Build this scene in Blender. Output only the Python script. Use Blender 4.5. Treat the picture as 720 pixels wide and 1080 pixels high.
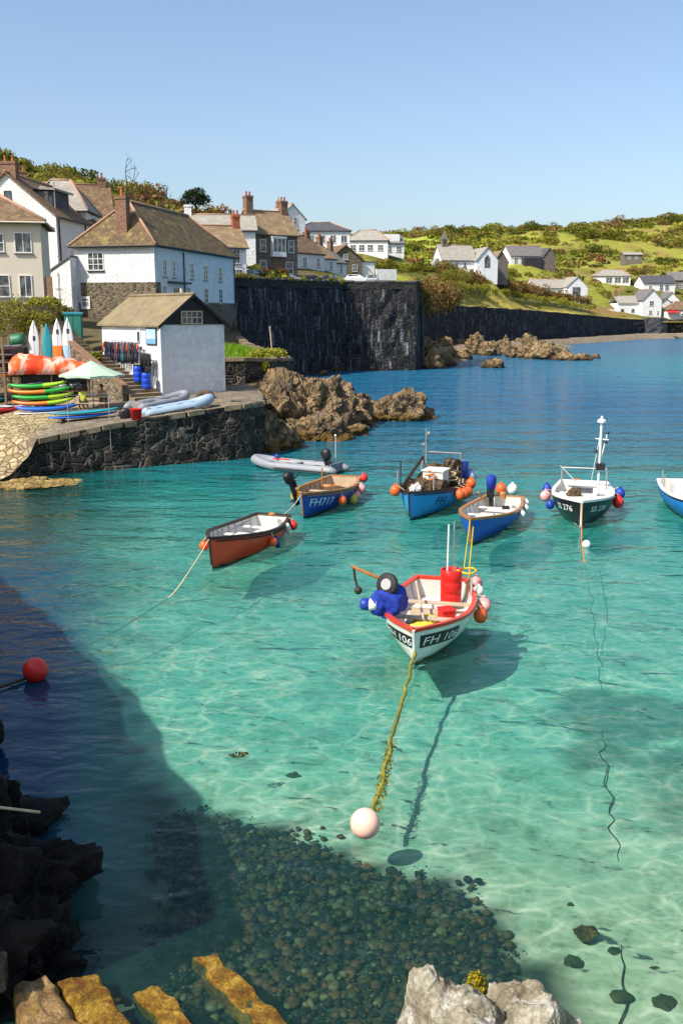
import bpy, bmesh, math, random
import numpy as np
from mathutils import Vector, Matrix, noise as mnoise

for o in list(bpy.data.objects):
    bpy.data.objects.remove(o, do_unlink=True)
S = bpy.context.scene
COL = S.collection
R = math.radians
rng = random.Random(11)

# ------------------------------------------------------------------ camera
PITCH = math.atan(0.21)
CT, ST = math.cos(PITCH), math.sin(PITCH)
CAMH = 7.5
cd = bpy.data.cameras.new('camera')
cd.sensor_fit = 'HORIZONTAL'; cd.sensor_width = 24; cd.lens = 24*1000/720
cd.clip_start = 0.1; cd.clip_end = 6000
cam = bpy.data.objects.new('camera', cd); COL.objects.link(cam)
cam.location = (0, 0, CAMH); cam.rotation_euler = (R(90)-PITCH, 0, 0)
S.camera = cam

# ------------------------------------------------------------------ sky, sun, exposure
SUN_AZ, SUN_EL = 52.0, 47.0          # light travels towards this heading (clockwise from +Y)
w = bpy.data.worlds.new('World'); S.world = w; w.use_nodes = True
nt = w.node_tree; nt.nodes.clear()
sky = nt.nodes.new('ShaderNodeTexSky'); sky.sky_type = 'NISHITA'; sky.sun_disc = False
sky.sun_elevation = R(SUN_EL); sky.sun_rotation = R(SUN_AZ+180)
sky.air_density = 1.0; sky.dust_density = 2.2; sky.ozone_density = 2.2
bg = nt.nodes.new('ShaderNodeBackground'); bg.inputs[1].default_value = 0.122
out = nt.nodes.new('ShaderNodeOutputWorld')
nt.links.new(sky.outputs[0], bg.inputs[0]); nt.links.new(bg.outputs[0], out.inputs[0])
sd = bpy.data.lights.new('sun', 'SUN'); sd.energy = 3.9; sd.angle = R(0.55); sd.color = (1, .94, .84)
sun = bpy.data.objects.new('sun', sd); COL.objects.link(sun)
az, el = R(SUN_AZ), R(SUN_EL)
LD = Vector((math.sin(az)*math.cos(el), math.cos(az)*math.cos(el), -math.sin(el)))
sun.rotation_euler = LD.to_track_quat('-Z', 'Y').to_euler()
sun.location = (-30, -30, 60)
S.view_settings.view_transform = 'Standard'; S.view_settings.look = 'None'
S.view_settings.gamma = 1.0; S.view_settings.use_curve_mapping = False
S.view_settings.exposure = 0.70
S.render.engine = 'CYCLES'
S.cycles.use_denoising = True
S.cycles.max_bounces = 7; S.cycles.transparent_max_bounces = 12
S.cycles.diffuse_bounces = 3; S.cycles.glossy_bounces = 3
S.cycles.caustics_reflective = False; S.cycles.caustics_refractive = False
S.cycles.sample_clamp_indirect = 6

# ------------------------------------------------------------------ picture -> place
def ray(px, py):
    a = (px-360)/1000; b = (540-py)/1000
    return Vector((a, CT+b*ST, -ST+b*CT))
def at(px, py, z=0.0):
    d = ray(px, py); t = (z-CAMH)/d.z
    return Vector((d.x*t, d.y*t, z))
def atY(px, py, Y):
    d = ray(px, py); t = Y/d.y
    return Vector((d.x*t, Y, CAMH+d.z*t))

# ------------------------------------------------------------------ colours, materials
def C(h, k=1.0):
    h = h.lstrip('#'); v = []
    for i in (0, 2, 4):
        c = int(h[i:i+2], 16)/255
        v.append((c/12.92 if c <= .04045 else ((c+.055)/1.055)**2.4)*k)
    return (v[0], v[1], v[2], 1)
def mul(c, k): return (min(1, c[0]*k), min(1, c[1]*k), min(1, c[2]*k), 1)
class NT:
    def __init__(s, name):
        s.m = bpy.data.materials.new(name); s.m.use_nodes = True
        s.t = s.m.node_tree; s.t.nodes.clear()
        s.out = s.n('OutputMaterial')
    def n(s, typ, **kw):
        nd = s.t.nodes.new('ShaderNode'+typ)
        for k, v in kw.items():
            if isinstance(k, str) and hasattr(nd, k): setattr(nd, k, v)
        return nd
    def l(s, a, b): s.t.links.new(a, b)
    def setv(s, sock, v):
        if isinstance(v, bpy.types.NodeSocket): s.l(v, sock)
        else: sock.default_value = v
    def noise(s, vec, scale, detail=3, rough=.55, dist=0):
        nd = s.n('TexNoise'); s.setv(nd.inputs['Vector'], vec)
        nd.inputs['Scale'].default_value = scale; nd.inputs['Detail'].default_value = detail
        nd.inputs['Roughness'].default_value = rough; nd.inputs['Distortion'].default_value = dist
        return nd.outputs[0]
    def ramp(s, fac, stops, interp='LINEAR'):
        nd = s.n('ValToRGB'); cr = nd.color_ramp; cr.interpolation = interp
        while len(cr.elements) < len(stops): cr.elements.new(.5)
        for e, (p, c) in zip(cr.elements, stops):
            e.position = p; e.color = c if not isinstance(c, (int, float)) else (c, c, c, 1)
        s.setv(nd.inputs[0], fac); return nd.outputs[0]
    def mix(s, fac, a, b, mode='MIX'):
        nd = s.n('Mix', data_type='RGBA', blend_type=mode)
        s.setv(nd.inputs[0], fac); s.setv(nd.inputs[6], a); s.setv(nd.inputs[7], b)
        return nd.outputs[2]
    def math(s, op, a, b=0.0, clamp=False):
        nd = s.n('Math', operation=op); nd.use_clamp = clamp
        s.setv(nd.inputs[0], a); s.setv(nd.inputs[1], b); return nd.outputs[0]
    def maprange(s, v, a, b, c=0, d=1):
        nd = s.n('MapRange'); s.setv(nd.inputs[0], v)
        for i, x in enumerate((a, b, c, d)): nd.inputs[i+1].default_value = x
        return nd.outputs[0]
    def mapping(s, vec, scale=(1, 1, 1), rot=(0, 0, 0), loc=(0, 0, 0)):
        nd = s.n('Mapping'); s.setv(nd.inputs[0], vec)
        nd.inputs['Scale'].default_value = scale; nd.inputs['Rotation'].default_value = rot
        nd.inputs['Location'].default_value = loc
        return nd.outputs[0]
    def bump(s, h, strength=.3, dist=.05):
        nd = s.n('Bump'); nd.inputs['Strength'].default_value = strength
        nd.inputs['Distance'].default_value = dist; s.setv(nd.inputs['Height'], h)
        return nd.outputs[0]
    def obj(s): return s.n('TexCoord').outputs['Object']
    def uv(s): return s.n('TexCoord').outputs['UV']
    def pos(s): return s.n('NewGeometry').outputs['Position']
    def rnd(s): return s.n('ObjectInfo').outputs['Random']
    def bsdf(s, col, rough=.6, normal=None, metallic=0, spec=.4):
        b = s.n('BsdfPrincipled'); s.setv(b.inputs['Base Color'], col)
        s.setv(b.inputs['Roughness'], rough); b.inputs['Metallic'].default_value = metallic
        b.inputs['Specular IOR Level'].default_value = spec
        if normal is not None: s.l(normal, b.inputs['Normal'])
        s.l(b.outputs[0], s.out.inputs[0]); return b
def pm(name, col, rough=.6, var=.18, scale=3.0, bump=.15, bd=.02, spec=.4, metallic=0, dirt=None, dirtamt=.5, fine=True):
    """plain surface with uneven colour, optional dirt blotches and bump"""
    t = NT(name); c = t.obj()
    f = t.noise(c, scale, 5, .6)
    base = t.mix(t.ramp(f, [(.3, 0.0), (.7, 1.0)]), mul(col, 1-var), mul(col, 1+var*.6))
    if dirt is not None:
        g = t.noise(c, scale*.45, 6, .7)
        base = t.mix(t.ramp(g, [(.62-dirtamt*.25, 0.0), (.75, dirtamt)]), base, dirt)
    nrm = t.bump(t.math('ADD', t.noise(c, scale*9, 4, .6), t.math('MULTIPLY', t.noise(c, scale*2.2, 2), 1.5)), bump, bd) if bump else None
    t.bsdf(base, rough, nrm, metallic, spec)
    return t.m
def stone(name, cols, mortar, scale=2.2, mort=.06, bump=.8, bd=.06, stretch=(1, 1.5, 1), rough=.85, streak=None, use_uv=True, stain=None):
    t = NT(name); c = t.mapping(t.uv() if use_uv else t.obj(), stretch)
    wob = t.noise(c, scale*1.3, 2)
    vadd = t.n('VectorMath', operation='ADD'); t.l(c, vadd.inputs[0])
    sc = t.n('VectorMath', operation='SCALE'); nz = t.n('TexNoise'); t.l(c, nz.inputs[0]); nz.inputs['Scale'].default_value = scale
    t.l(nz.outputs[1], sc.inputs[0]); sc.inputs['Scale'].default_value = .18/scale; t.l(sc.outputs[0], vadd.inputs[1])
    ve = t.n('TexVoronoi', feature='DISTANCE_TO_EDGE'); ve.inputs['Scale'].default_value = scale; t.l(vadd.outputs[0], ve.inputs['Vector'])
    vc = t.n('TexVoronoi', feature='F1'); vc.inputs['Scale'].default_value = scale; vc.inputs['Randomness'].default_value = ve.inputs['Randomness'].default_value = .72; t.l(vadd.outputs[0], vc.inputs['Vector'])
    sep = t.n('SeparateColor'); t.l(vc.outputs['Color'], sep.inputs[0])
    st = t.ramp(sep.outputs[0], [(i/max(1, len(cols)-1), x) for i, x in enumerate(cols)])
    st = t.mix(t.ramp(t.noise(c, scale*4, 4), [(.3, 0.), (.75, .55)]), st, mul(cols[0], .55))
    edge = t.ramp(ve.outputs[0], [(mort*.4, 0.), (mort, 1.)])
    col = t.mix(edge, mortar, st)
    if stain is not None:
        col = t.mix(t.ramp(t.noise(t.uv() if use_uv else t.obj(), .35, 4, .65), [(.42, 0.), (.62, .8)]), col, stain)
    if streak is not None:
        q = t.mapping(t.uv(), (1.1, .09, 1))
        sn = t.noise(q, 1.3, 6, .75)
        big = t.noise(t.uv(), .12, 2)
        m = t.math('MULTIPLY', t.ramp(sn, [(.52, 0.), (.66, 1.)]), t.ramp(big, [(.36, 0.05), (.56, 1.)]))
        col = t.mix(t.math('MULTIPLY', m, .6), col, streak)
    h = t.math('ADD', t.ramp(ve.outputs[0], [(0, 0.), (mort*2.5, 1.)]), t.math('MULTIPLY', t.noise(c, scale*6, 4), .6))
    t.bsdf(col, rough, t.bump(h, bump, bd), 0, .25)
    return t.m
def roofmat(name, c1, c2, lichen=None, row=.28, amt=.5, rough=.8):
    t = NT(name); u = t.uv()
    br = t.n('TexBrick'); t.l(u, br.inputs['Vector'])
    br.inputs['Color1'].default_value = c1; br.inputs['Color2'].default_value = c2
    br.inputs['Mortar'].default_value = mul(c1, .35)
    br.inputs['Scale'].default_value = 1; br.inputs['Mortar Size'].default_value = .014
    br.inputs['Brick Width'].default_value = .34; br.inputs['Row Height'].default_value = row
    br.inputs['Bias'].default_value = -.1
    col = t.mix(t.ramp(t.noise(u, .8, 5, .65), [(.3, 0.), (.7, .6)]), br.outputs[0], mul(c1, .6))
    if lichen is not None:
        col = t.mix(t.ramp(t.noise(u, 1.1, 7, .75), [(.5, 0.), (.66, amt)]), col, lichen)
    t.bsdf(col, rough, t.bump(t.math('ADD', br.outputs['Fac'], t.noise(u, 5, 3)), .5, .03), 0, .3)
    return t.m
def glassmat(name, col=(.035, .045, .055, 1)):
    t = NT(name)
    c = t.mix(t.ramp(t.noise(t.obj(), 1.4, 2), [(.45, 0.), (.6, .7)]), col, (.22, .22, .2, 1))
    t.bsdf(c, .08, None, 0, .8); return t.m
def leafmat(name, c1, c2, c3):
    t = NT(name)
    g = t.n('NewGeometry')
    rp = t.ramp(g.outputs['Random Per Island'], [(0, c1), (.55, c2), (1, c3)])
    r = t.mix(t.math('MULTIPLY', t.rnd(), .35), rp, c1)
    d = t.n('BsdfDiffuse'); t.l(r, d.inputs[0])
    tr = t.n('BsdfTranslucent'); t.l(t.mix(.5, r, mul(c3, 1.3)), tr.inputs[0])
    mx = t.n('MixShader'); mx.inputs[0].default_value = .28
    t.l(d.outputs[0], mx.inputs[1]); t.l(tr.outputs[0], mx.inputs[2]); t.l(mx.outputs[0], t.out.inputs[0])
    return t.m

# ------------------------------------------------------------------ mesh builder
class MB:
    def __init__(s): s.v = []; s.f = []; s.mi = []
    def add(s, vs, fs, mi=0, M=None):
        b = len(s.v)
        s.v += [tuple(M @ Vector(p)) if M is not None else tuple(p) for p in vs]
        for f in fs: s.f.append(tuple(b+i for i in f)); s.mi.append(mi)
        return s
    def box(s, x0, y0, z0, x1, y1, z1, mi=0, M=None):
        vs = [(x0, y0, z0), (x1, y0, z0), (x1, y1, z0), (x0, y1, z0), (x0, y0, z1), (x1, y0, z1), (x1, y1, z1), (x0, y1, z1)]
        return s.add(vs, [(3, 2, 1, 0), (4, 5, 6, 7), (0, 1, 5, 4), (1, 2, 6, 5), (2, 3, 7, 6), (3, 0, 4, 7)], mi, M)
    def cbox(s, c, d, mi=0, M=None):
        return s.box(c[0]-d[0]/2, c[1]-d[1]/2, c[2]-d[2]/2, c[0]+d[0]/2, c[1]+d[1]/2, c[2]+d[2]/2, mi, M)
    def quad(s, a, b, c, d, mi=0, M=None): return s.add([a, b, c, d], [(0, 1, 2, 3)], mi, M)
    def slab(s, poly, th, mi=0, M=None):
        n = len(poly); lo = [(p[0], p[1], p[2]-th) for p in poly]
        fs = [tuple(range(n)), tuple(range(2*n-1, n-1, -1))] + [(i, i+n, (i+1) % n+n, (i+1) % n) for i in range(n)]
        return s.add(list(poly)+lo, fs, mi, M)
    def tube(s, pts, r, n=6, mi=0, M=None, cap=True):
        pts = [Vector(p) for p in pts]; k = len(pts)
        rs = r if isinstance(r, (list, tuple)) else [r]*k
        vs = []; up = Vector((0, 0, 1))
        for i, p in enumerate(pts):
            d = (pts[min(i+1, k-1)]-pts[max(i-1, 0)]).normalized()
            a = d.cross(up)
            if a.length < 1e-3: a = d.cross(Vector((1, 0, 0)))
            a.normalize(); b = d.cross(a)
            for j in range(n):
                t = 2*math.pi*j/n; vs.append(p+(a*math.cos(t)+b*math.sin(t))*rs[i])
        fs = []
        for i in range(k-1):
            for j in range(n):
                fs.append((i*n+j, i*n+(j+1) % n, (i+1)*n+(j+1) % n, (i+1)*n+j))
        if cap: fs += [tuple(range(n-1, -1, -1)), tuple((k-1)*n+j for j in range(n))]
        return s.add(vs, fs, mi, M)
    def lathe(s, prof, n=16, mi=0, M=None):
        vs = []; k = len(prof)
        for (r, z) in prof:
            for j in range(n):
                t = 2*math.pi*j/n; vs.append((r*math.cos(t), r*math.sin(t), z))
        fs = [(i*n+j, i*n+(j+1) % n, (i+1)*n+(j+1) % n, (i+1)*n+j) for i in range(k-1) for j in range(n)]
        if prof[0][0] > 1e-4: fs.append(tuple(range(n-1, -1, -1)))
        if prof[-1][0] > 1e-4: fs.append(tuple((k-1)*n+j for j in range(n)))
        return s.add(vs, fs, mi, M)
    def ball(s, c, r, n=14, mi=0, sq=(1, 1, 1), M=None):
        m = n//2; prof = [(max(1e-5, r*math.sin(math.pi*i/m)), -r*math.cos(math.pi*i/m)) for i in range(m+1)]
        T = Matrix.Translation(Vector(c)) @ Matrix.Diagonal((sq[0], sq[1], sq[2], 1))
        return s.lathe(prof, n, mi, (M @ T) if M is not None else T)
    def loft(s, secs, mi=0, M=None, closed=True, caps=True):
        n = len(secs[0]); vs = [p for sc in secs for p in sc]; fs = []
        for i in range(len(secs)-1):
            for j in range(n if closed else n-1):
                fs.append((i*n+j, i*n+(j+1) % n, (i+1)*n+(j+1) % n, (i+1)*n+j))
        if caps and closed:
            fs += [tuple(range(n-1, -1, -1)), tuple((len(secs)-1)*n+j for j in range(n))]
        return s.add(vs, fs, mi, M)
    def build(s, name, mats, parent=None, smooth=False, uv=True, fix=True):
        me = bpy.data.meshes.new(name); me.from_pydata(s.v, [], s.f)
        if not isinstance(mats, (list, tuple)): mats = [mats]
        for m in mats: me.materials.append(m)
        me.polygons.foreach_set('material_index', s.mi)
        if fix:
            bm = bmesh.new(); bm.from_mesh(me); bmesh.ops.recalc_face_normals(bm, faces=bm.faces); bm.to_mesh(me); bm.free()
        if smooth: me.polygons.foreach_set('use_smooth', [True]*len(me.polygons))
        if uv: autouv(me)
        me.update()
        o = bpy.data.objects.new(name, me); COL.objects.link(o)
        if parent is not None: o.parent = parent
        return o
def autouv(me):
    uvl = me.uv_layers.new(name='UV'); Z = Vector((0, 0, 1)); data = np.zeros(len(me.loops)*2)
    for p in me.polygons:
        n = p.normal
        if abs(n.z) > .985: a, b = Vector((1, 0, 0)), Vector((0, 1, 0))
        else: a = Z.cross(n).normalized(); b = n.cross(a)
        for li in p.loop_indices:
            co = me.vertices[me.loops[li].vertex_index].co
            data[2*li] = co.dot(a); data[2*li+1] = co.dot(b)
    uvl.data.foreach_set('uv', data)

# ------------------------------------------------------------------ object bookkeeping
def tag(o, label=None, cat=None, group=None, kind=None):
    if label: o['label'] = label
    if cat: o['category'] = cat
    if group: o['group'] = group
    if kind: o['kind'] = kind
    return o
def T(name, label, cat, loc=(0, 0, 0), rz=0.0, group=None):
    o = bpy.data.objects.new(name, None); COL.objects.link(o); o.empty_display_size = .2
    o.location = loc; o.rotation_euler = (0, 0, rz)
    return tag(o, label, cat, group)
def dup(o, loc=None, rz=None, label=None, scale=None, parent=None):
    c = o.copy(); COL.objects.link(c)
    if parent is not None: c.parent = parent
    if loc is not None: c.location = loc
    if rz is not None: c.rotation_euler = (0, 0, rz)
    if scale is not None: c.scale = scale if isinstance(scale, (tuple, list)) else (scale,)*3
    if label: c['label'] = label
    for ch in list(o.children): dup(ch, parent=c)
    return c
def W(o):       # world matrix from loc/rot without a depsgraph update
    return Matrix.LocRotScale(o.location, o.rotation_euler.to_quaternion() if hasattr(o.rotation_euler, 'to_quaternion') else None, o.scale)
# ================================================================== materials
M = {}
M['white_render'] = pm('white_render', (.8, .795, .78, 1), .85, .14, 1.9, .9, .06, .2, dirt=(.5, .46, .38, 1), dirtamt=.5)
M['cream_render'] = pm('cream_render', (.66, .58, .46, 1), .85, .06, 1.0, .3, .02, .2, dirt=(.45, .4, .32, 1), dirtamt=.2)
M['white_paint'] = pm('white_paint', (.8, .79, .76, 1), .5, .05, 2, .1, .01)
M['grey_trim'] = pm('grey_trim', (.22, .22, .22, 1), .6)
M['dark_trim'] = pm('dark_trim', (.03, .03, .035, 1), .6)
M['tar_board'] = pm('tar_board', (.012, .012, .014, 1), .7, .3, 3)
M['wood'] = pm('wood', (.22, .13, .07, 1), .7, .3, 5, .3)
M['pale_wood'] = pm('pale_wood', (.5, .4, .27, 1), .65, .25, 5, .3)
M['glass'] = glassmat('window_glass')
M['brick'] = stone('chimney_brick', [C('6e4a38'), C('86593f'), C('9c7454')], (.3, .26, .22, 1), 7, .05, .5, .02, (1, 2.2, 1))
M['terracotta'] = pm('terracotta', C('a85f3e'), .8, .2, 6)
M['rubble_stone'] = stone('rubble_stone', [C('4f473c'), C('776a57'), C('94866e'), C('5b4f40')], C('8f836c'), 3.0, .06, .9, .08)
M['grey_stone'] = stone('grey_stone', [C('5d564f'), C('7c7166'), C('6a6058')], C('90857a'), 2.6, .05, .6, .05)
M['dark_stone'] = stone('dark_stone', [C('272422'), C('423c35'), C('575044'), C('302d2a')], C('7f7666'), 1.6, .06, 1.0, .15, (1, 1.35, 1), stain=C('141414'))
M['sea_stone'] = stone('sea_wall_stone', [C('1c1c1f'), C('303031'), C('45423e')], C('28282a'), 1.35, .05, 1.0, .15, (1, 1.6, 1), streak=(.5, .5, .5, 1))
M['far_stone'] = stone('far_wall_stone', [C('1b1a1d'), C('2b2a2c'), C('363231')], C('242326'), .7, .05, .8, .2, (1, 1.6, 1), streak=(.3, .3, .31, 1))
M['paving'] = stone('stone_paving', [C('8f8067'), C('a89879'), C('75684f')], C('54493a'), 1.6, .06, .8, .06, (1, 1, 1))
M['concrete'] = pm('concrete', C('8d8371'), .9, .2, 1.2, .4, .03, .2, dirt=C('5d5547'), dirtamt=.6)
M['step_stone'] = pm('step_stone', C('8b7b62'), .9, .3, 2.5, .6, .05, .2, dirt=C('4c4235'), dirtamt=.5)
M['roof_brown'] = roofmat('roof_brown', C('5e4a38', 1.35), C('7a6249', 1.35), C('8d7b58', 1.35), amt=.5)
M['roof_warm'] = roofmat('roof_warm', C('74614a', 1.35), C('8a7355', 1.35), C('9c8a66', 1.35), amt=.6)
M['roof_mossy'] = roofmat('roof_mossy', C('50422f', 1.35), C('6b573c', 1.35), C('8a7a42', 1.35), amt=.75)
M['roof_grey'] = roofmat('roof_grey', C('6c6a68'), C('7f7d7b'), C('8f8a80'), amt=.4)
M['roof_slate'] = roofmat('roof_slate', C('4b4c52'), C('5f6067'), C('77746e'), amt=.3)
M['roof_pale'] = roofmat('roof_pale', C('99948a'), C('aca69b'), C('b3a98f'), amt=.5)
M['roof_sheet'] = pm('roof_sheet', C('7d7058'), .85, .25, 1.5, .5, .03, .2, dirt=C('948762'), dirtamt=.7)
M['ridge'] = pm('ridge_tile', C('a8836a'), .8, .2, 4)
M['black'] = pm('black_plastic', (.012, .012, .014, 1), .45, .2)
M['rubber'] = pm('rubber', (.02, .02, .02, 1), .7)
M['metal'] = pm('galvanised_metal', (.5, .5, .5, 1), .4, .1, 6, 0, metallic=.7)
M['steel_white'] = pm('white_pole_paint', (.72, .72, .7, 1), .5, .1)
M['rope'] = pm('rope', C('c9b98f'), .8, .25, 20)
M['rope_weed'] = pm('rope_weed', C('8f8a2c'), .8, .5, 6, .4, dirt=C('3c3f16'), dirtamt=.9)
M['rope_yellow'] = pm('rope_yellow', C('d8b520'), .7, .2, 15)
M['rope_orange'] = pm('rope_orange', C('d8792a'), .7, .2, 15)
M['leaf_mid'] = leafmat('leaf_mid', C('4c501c'), C('70742a'), C('9c9a42'))
M['leaf_dark'] = leafmat('leaf_dark', C('30381a'), C('454c24'), C('687032'))
M['leaf_light'] = leafmat('leaf_light', C('6b7024'), C('94943a'), C('b8b450'))
M['leaf_brown'] = leafmat('leaf_brown', C('5a3f2a'), C('7d5a3a'), C('96764e'))
M['leaf_olive'] = leafmat('leaf_olive', C('585028'), C('807636'), C('a69a56'))
M['leaf_pine'] = leafmat('leaf_pine', C('15201c'), C('20302a'), C('304238'))
M['bark'] = pm('bark', C('4d3d2e'), .9, .3, 4, .6)
M['skin'] = pm('skin', C('c78f6e'), .6, .06, 8, .05)
M['hair'] = pm('hair', (.02, .014, .01, 1), .6)

# rock
def rockmat(name, cols, crack=(.03, .026, .022, 1), lichen=None, wet=None, wetz=.35, scale=1.0, cracks=.75):
    t = NT(name); p = t.pos()
    n1 = t.noise(p, .9*scale, 7, .68, .4)
    col = t.ramp(n1, [(.28, cols[0]), (.45, cols[1]), (.58, cols[2]), (.74, cols[-1])])
    q = t.mapping(p, (1, 1, .55), (R(35), R(20), 0))
    v = t.n('TexVoronoi', feature='DISTANCE_TO_EDGE'); t.l(q, v.inputs['Vector']); v.inputs['Scale'].default_value = 1.4*scale
    v.inputs['Randomness'].default_value = 1
    ck = t.ramp(v.outputs[0], [(0, 0.), (.05, 1.)])
    n3 = t.noise(p, 6*scale, 6, .7)
    col = t.mix(t.ramp(n3, [(.35, .55), (.6, 0.)]), col, crack)
    col = t.mix(t.math('MULTIPLY', t.math('SUBTRACT', 1.0, ck), cracks), col, crack)
    if lichen is not None:
        col = t.mix(t.ramp(t.noise(p, 1.7*scale, 8, .75), [(.54, 0.), (.62, .85)]), col, lichen)
    if wet is not None:
        sx = t.n('SeparateXYZ'); t.l(p, sx.inputs[0])
        zz = t.math('ADD', sx.outputs[2], t.math('MULTIPLY', t.math('SUBTRACT', t.noise(p, 1.2, 3), .5), .5))
        col = t.mix(t.maprange(zz, wetz*.4, wetz, 1, 0), col, wet)
    h = t.math('ADD', t.math('MULTIPLY', ck, .8*cracks), t.math('MULTIPLY', t.noise(p, 3.5*scale, 8, .72), 1.3))
    t.bsdf(col, .8, t.bump(h, 1.0, .22/scale), 0, .25)
    return t.m
M['rock'] = rockmat('rock_brown', [C('4a3e2f'), C('7f6a50'), C('a78c66'), C('c6aa7c')], wet=C('6d5426'), wetz=.7)
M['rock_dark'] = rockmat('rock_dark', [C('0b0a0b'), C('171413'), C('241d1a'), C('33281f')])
M['rock_pale'] = rockmat('rock_pale', [C('776d58'), C('aa9f86'), C('cec5ae'), C('e4ddca')], C('57492f'), lichen=(.76, .74, .67, 1), scale=2.6, cracks=.2)
M['rock_far'] = rockmat('rock_far', [C('50432f'), C('86704f'), C('b0956a'), C('cbb083')], wet=C('4c3a26'), wetz=.6, scale=.6)
M['weed'] = rockmat('yellow_weed', [C('33260e'), C('8a6420'), C('b58f34'), C('d6bc6c')], C('2a1e0a'), lichen=C('6e3f18'), scale=4.0, cracks=.12)
M['weed_buff'] = rockmat('buff_stone', [C('57422a'), C('94734a'), C('b59566'), C('d0b98e')], C('3a2a18'), lichen=C('9c7a2a'), scale=4.0, cracks=.15)
M['weed_red'] = rockmat('yellow_weed', [C('6b4a12'), C('a8781c'), C('c99a2c'), C('8a5f18')], C('3a2a0c'), lichen=C('cfa648'), scale=2.0)
M['ledge'] = rockmat('ledge_rock', [C('7a6234'), C('a5894e'), C('c4a868'), C('d6bd84')], C('54421f'), scale=1.2)
M['sunk'] = pm('sunken_rock', C('55543c'), .9, .4, 3, .6, .04, .1, dirt=C('2d2f22'), dirtamt=.8)

# ================================================================== terrain
FARW = [(10.8, 132, 10.4), (12.5, 150, 9.6), (16, 189, 9.4), (27, 206, 8.9), (45, 231, 8.2), (64, 258, 7.1), (87, 290, 5.7), (92, 294, 5.6)]
CP = []     # control points of the land
def cp(px, py, Y): CP.append(tuple(atY(px, py, Y)))
CP += [(-14, 44.6, 1.6), (-11.6, 46.2, 1.95), (-8.7, 48, 2.3), (-4.8, 50.2, 2.6), (-18, 49, 1.7), (-16, 52, 1.95), (-12, 54, 2.35), (-8, 57, 2.5),
       (-5.5, 57, 2.6), (-20, 44, .5), (-17, 42, -.2), (-24, 46, .9), (-30, 48, 1.4), (-22, 54, 2.1), (-28, 58, 2.6), (-20, 58, 2.2), (-17, 57, 2.3),
       (-17.5, 62, 3.6), (-24, 63, 3.9), (-32, 64, 4.5), (-15.5, 64, 5.0), (-14, 66, 5.4), (-16, 70, 5.9), (-22, 70, 5.9), (-30, 69, 7.2), (-22, 76, 6.5),
       (-24, 84, 6.9), (-17, 83, 6.3), (-26, 92, 8.8), (-11, 75, 4.6), (-7.1, 75, 4.4), (-9, 70, 4.0), (-5, 72, 3.8), (-13, 76, 5.6), (-18.5, 97, 8.6), (-13.5, 88, 5.2), (-11, 92, 4.9), (-13, 103, 5.4),
       (-10.5, 66, 2.8), (-6.5, 64, 2.6),
       (-12.4, 107, 11.0), (-6, 117, 11.1), (0.3, 128.5, 11.2), (9.6, 129.5, 11.2), (-10, 113, 11.3), (-6, 125, 11.4), (0, 136, 11.4), (10, 140, 11.4),
       (115, 304, 5.0), (150, 312, 4.5), (190, 320, 4.2), (260, 330, 4),
       (400, 340, 5)]
for a_, b_ in zip(FARW[:-1], FARW[1:]):
    n_ = max(1, int(math.dist(a_, b_)/7)); l_ = math.hypot(b_[0]-a_[0], b_[1]-a_[1]); nx_, ny_ = -(b_[1]-a_[1])/l_, (b_[0]-a_[0])/l_
    for i_ in range(n_):
        f_ = i_/n_; z_ = a_[2]+(b_[2]-a_[2])*f_
        for o_, dz_ in ((.6, -.25), (4.0, .1)): CP.append((a_[0]+(b_[0]-a_[0])*f_+nx_*o_, a_[1]+(b_[1]-a_[1])*f_+ny_*o_, z_+dz_))
for p in [(20, 316, 72), (0, 318, 73), (80, 283, 95), (20, 283, 95), (100, 285, 100), (100, 262, 112), (250, 291, 115), (275, 290, 132), (300, 290, 138), (345, 289, 172),
          (298, 252, 190), (340, 275, 200), (365, 285, 190), (395, 288, 195), (385, 268, 230), (408, 268, 240), (480, 286, 235), (515, 287, 235), (560, 279, 330),
          (590, 311, 310), (645, 299, 350), (667, 274.5, 400), (695, 307, 340), (715, 310, 345), (670, 332.5, 310), (710, 325, 330), (440, 292, 200), (500, 298, 230),
          (560, 312, 276), (620, 322, 304), (450, 297, 176), (400, 295, 150), (360, 291, 160),
          (410, 246, 600), (470, 242, 600), (520, 242, 600), (590, 243, 620), (640, 239, 650), (700, 231, 650), (720, 228, 640), (350, 252, 560), (300, 256, 560),
          (420, 262, 420), (500, 258, 430), (580, 262, 450), (640, 262, 470), (700, 262, 470), (430, 280, 260), (620, 280, 400),
          (0, 178, 160), (35, 184, 160), (65, 193, 160), (100, 203, 160), (145, 210, 160), (190, 221, 165), (240, 238, 175), (10, 210, 125), (60, 235, 125), (120, 250, 135),
          (180, 262, 145), (-80, 170, 150), (-80, 230, 110), (-60, 300, 75), (-60, 330, 66)]:
    cp(*p)
CP += [(-60, 300, 26), (-30, 230, 21), (-70, 220, 26), (-20, 300, 24), (0, 420, 34), (-60, 420, 30), (100, 800, 48), (330, 760, 62), (500, 600, 70), (600, 430, 45), (-120, 160, 36), (-150, 260, 30), (-110, 70, 16), (-90, 40, 10), (-300, 500, 40),
       (0, 1100, 20), (400, 1100, 40), (700, 900, 50), (800, 400, 20)]
cpa = np.array(CP)
def _k(r): return r
_D = np.sqrt(((cpa[:, None, :2]-cpa[None, :, :2])**2).sum(-1))
_n = len(cpa); _A = np.zeros((_n+3, _n+3)); _A[:_n, :_n] = _k(_D)-np.eye(_n)*.05
_A[:_n, _n] = 1; _A[:_n, _n+1:] = cpa[:, :2]; _A[_n, :_n] = 1; _A[_n+1:, :_n] = cpa[:, :2].T
_w = np.linalg.solve(_A, np.concatenate([cpa[:, 2], np.zeros(3)]))
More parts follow.
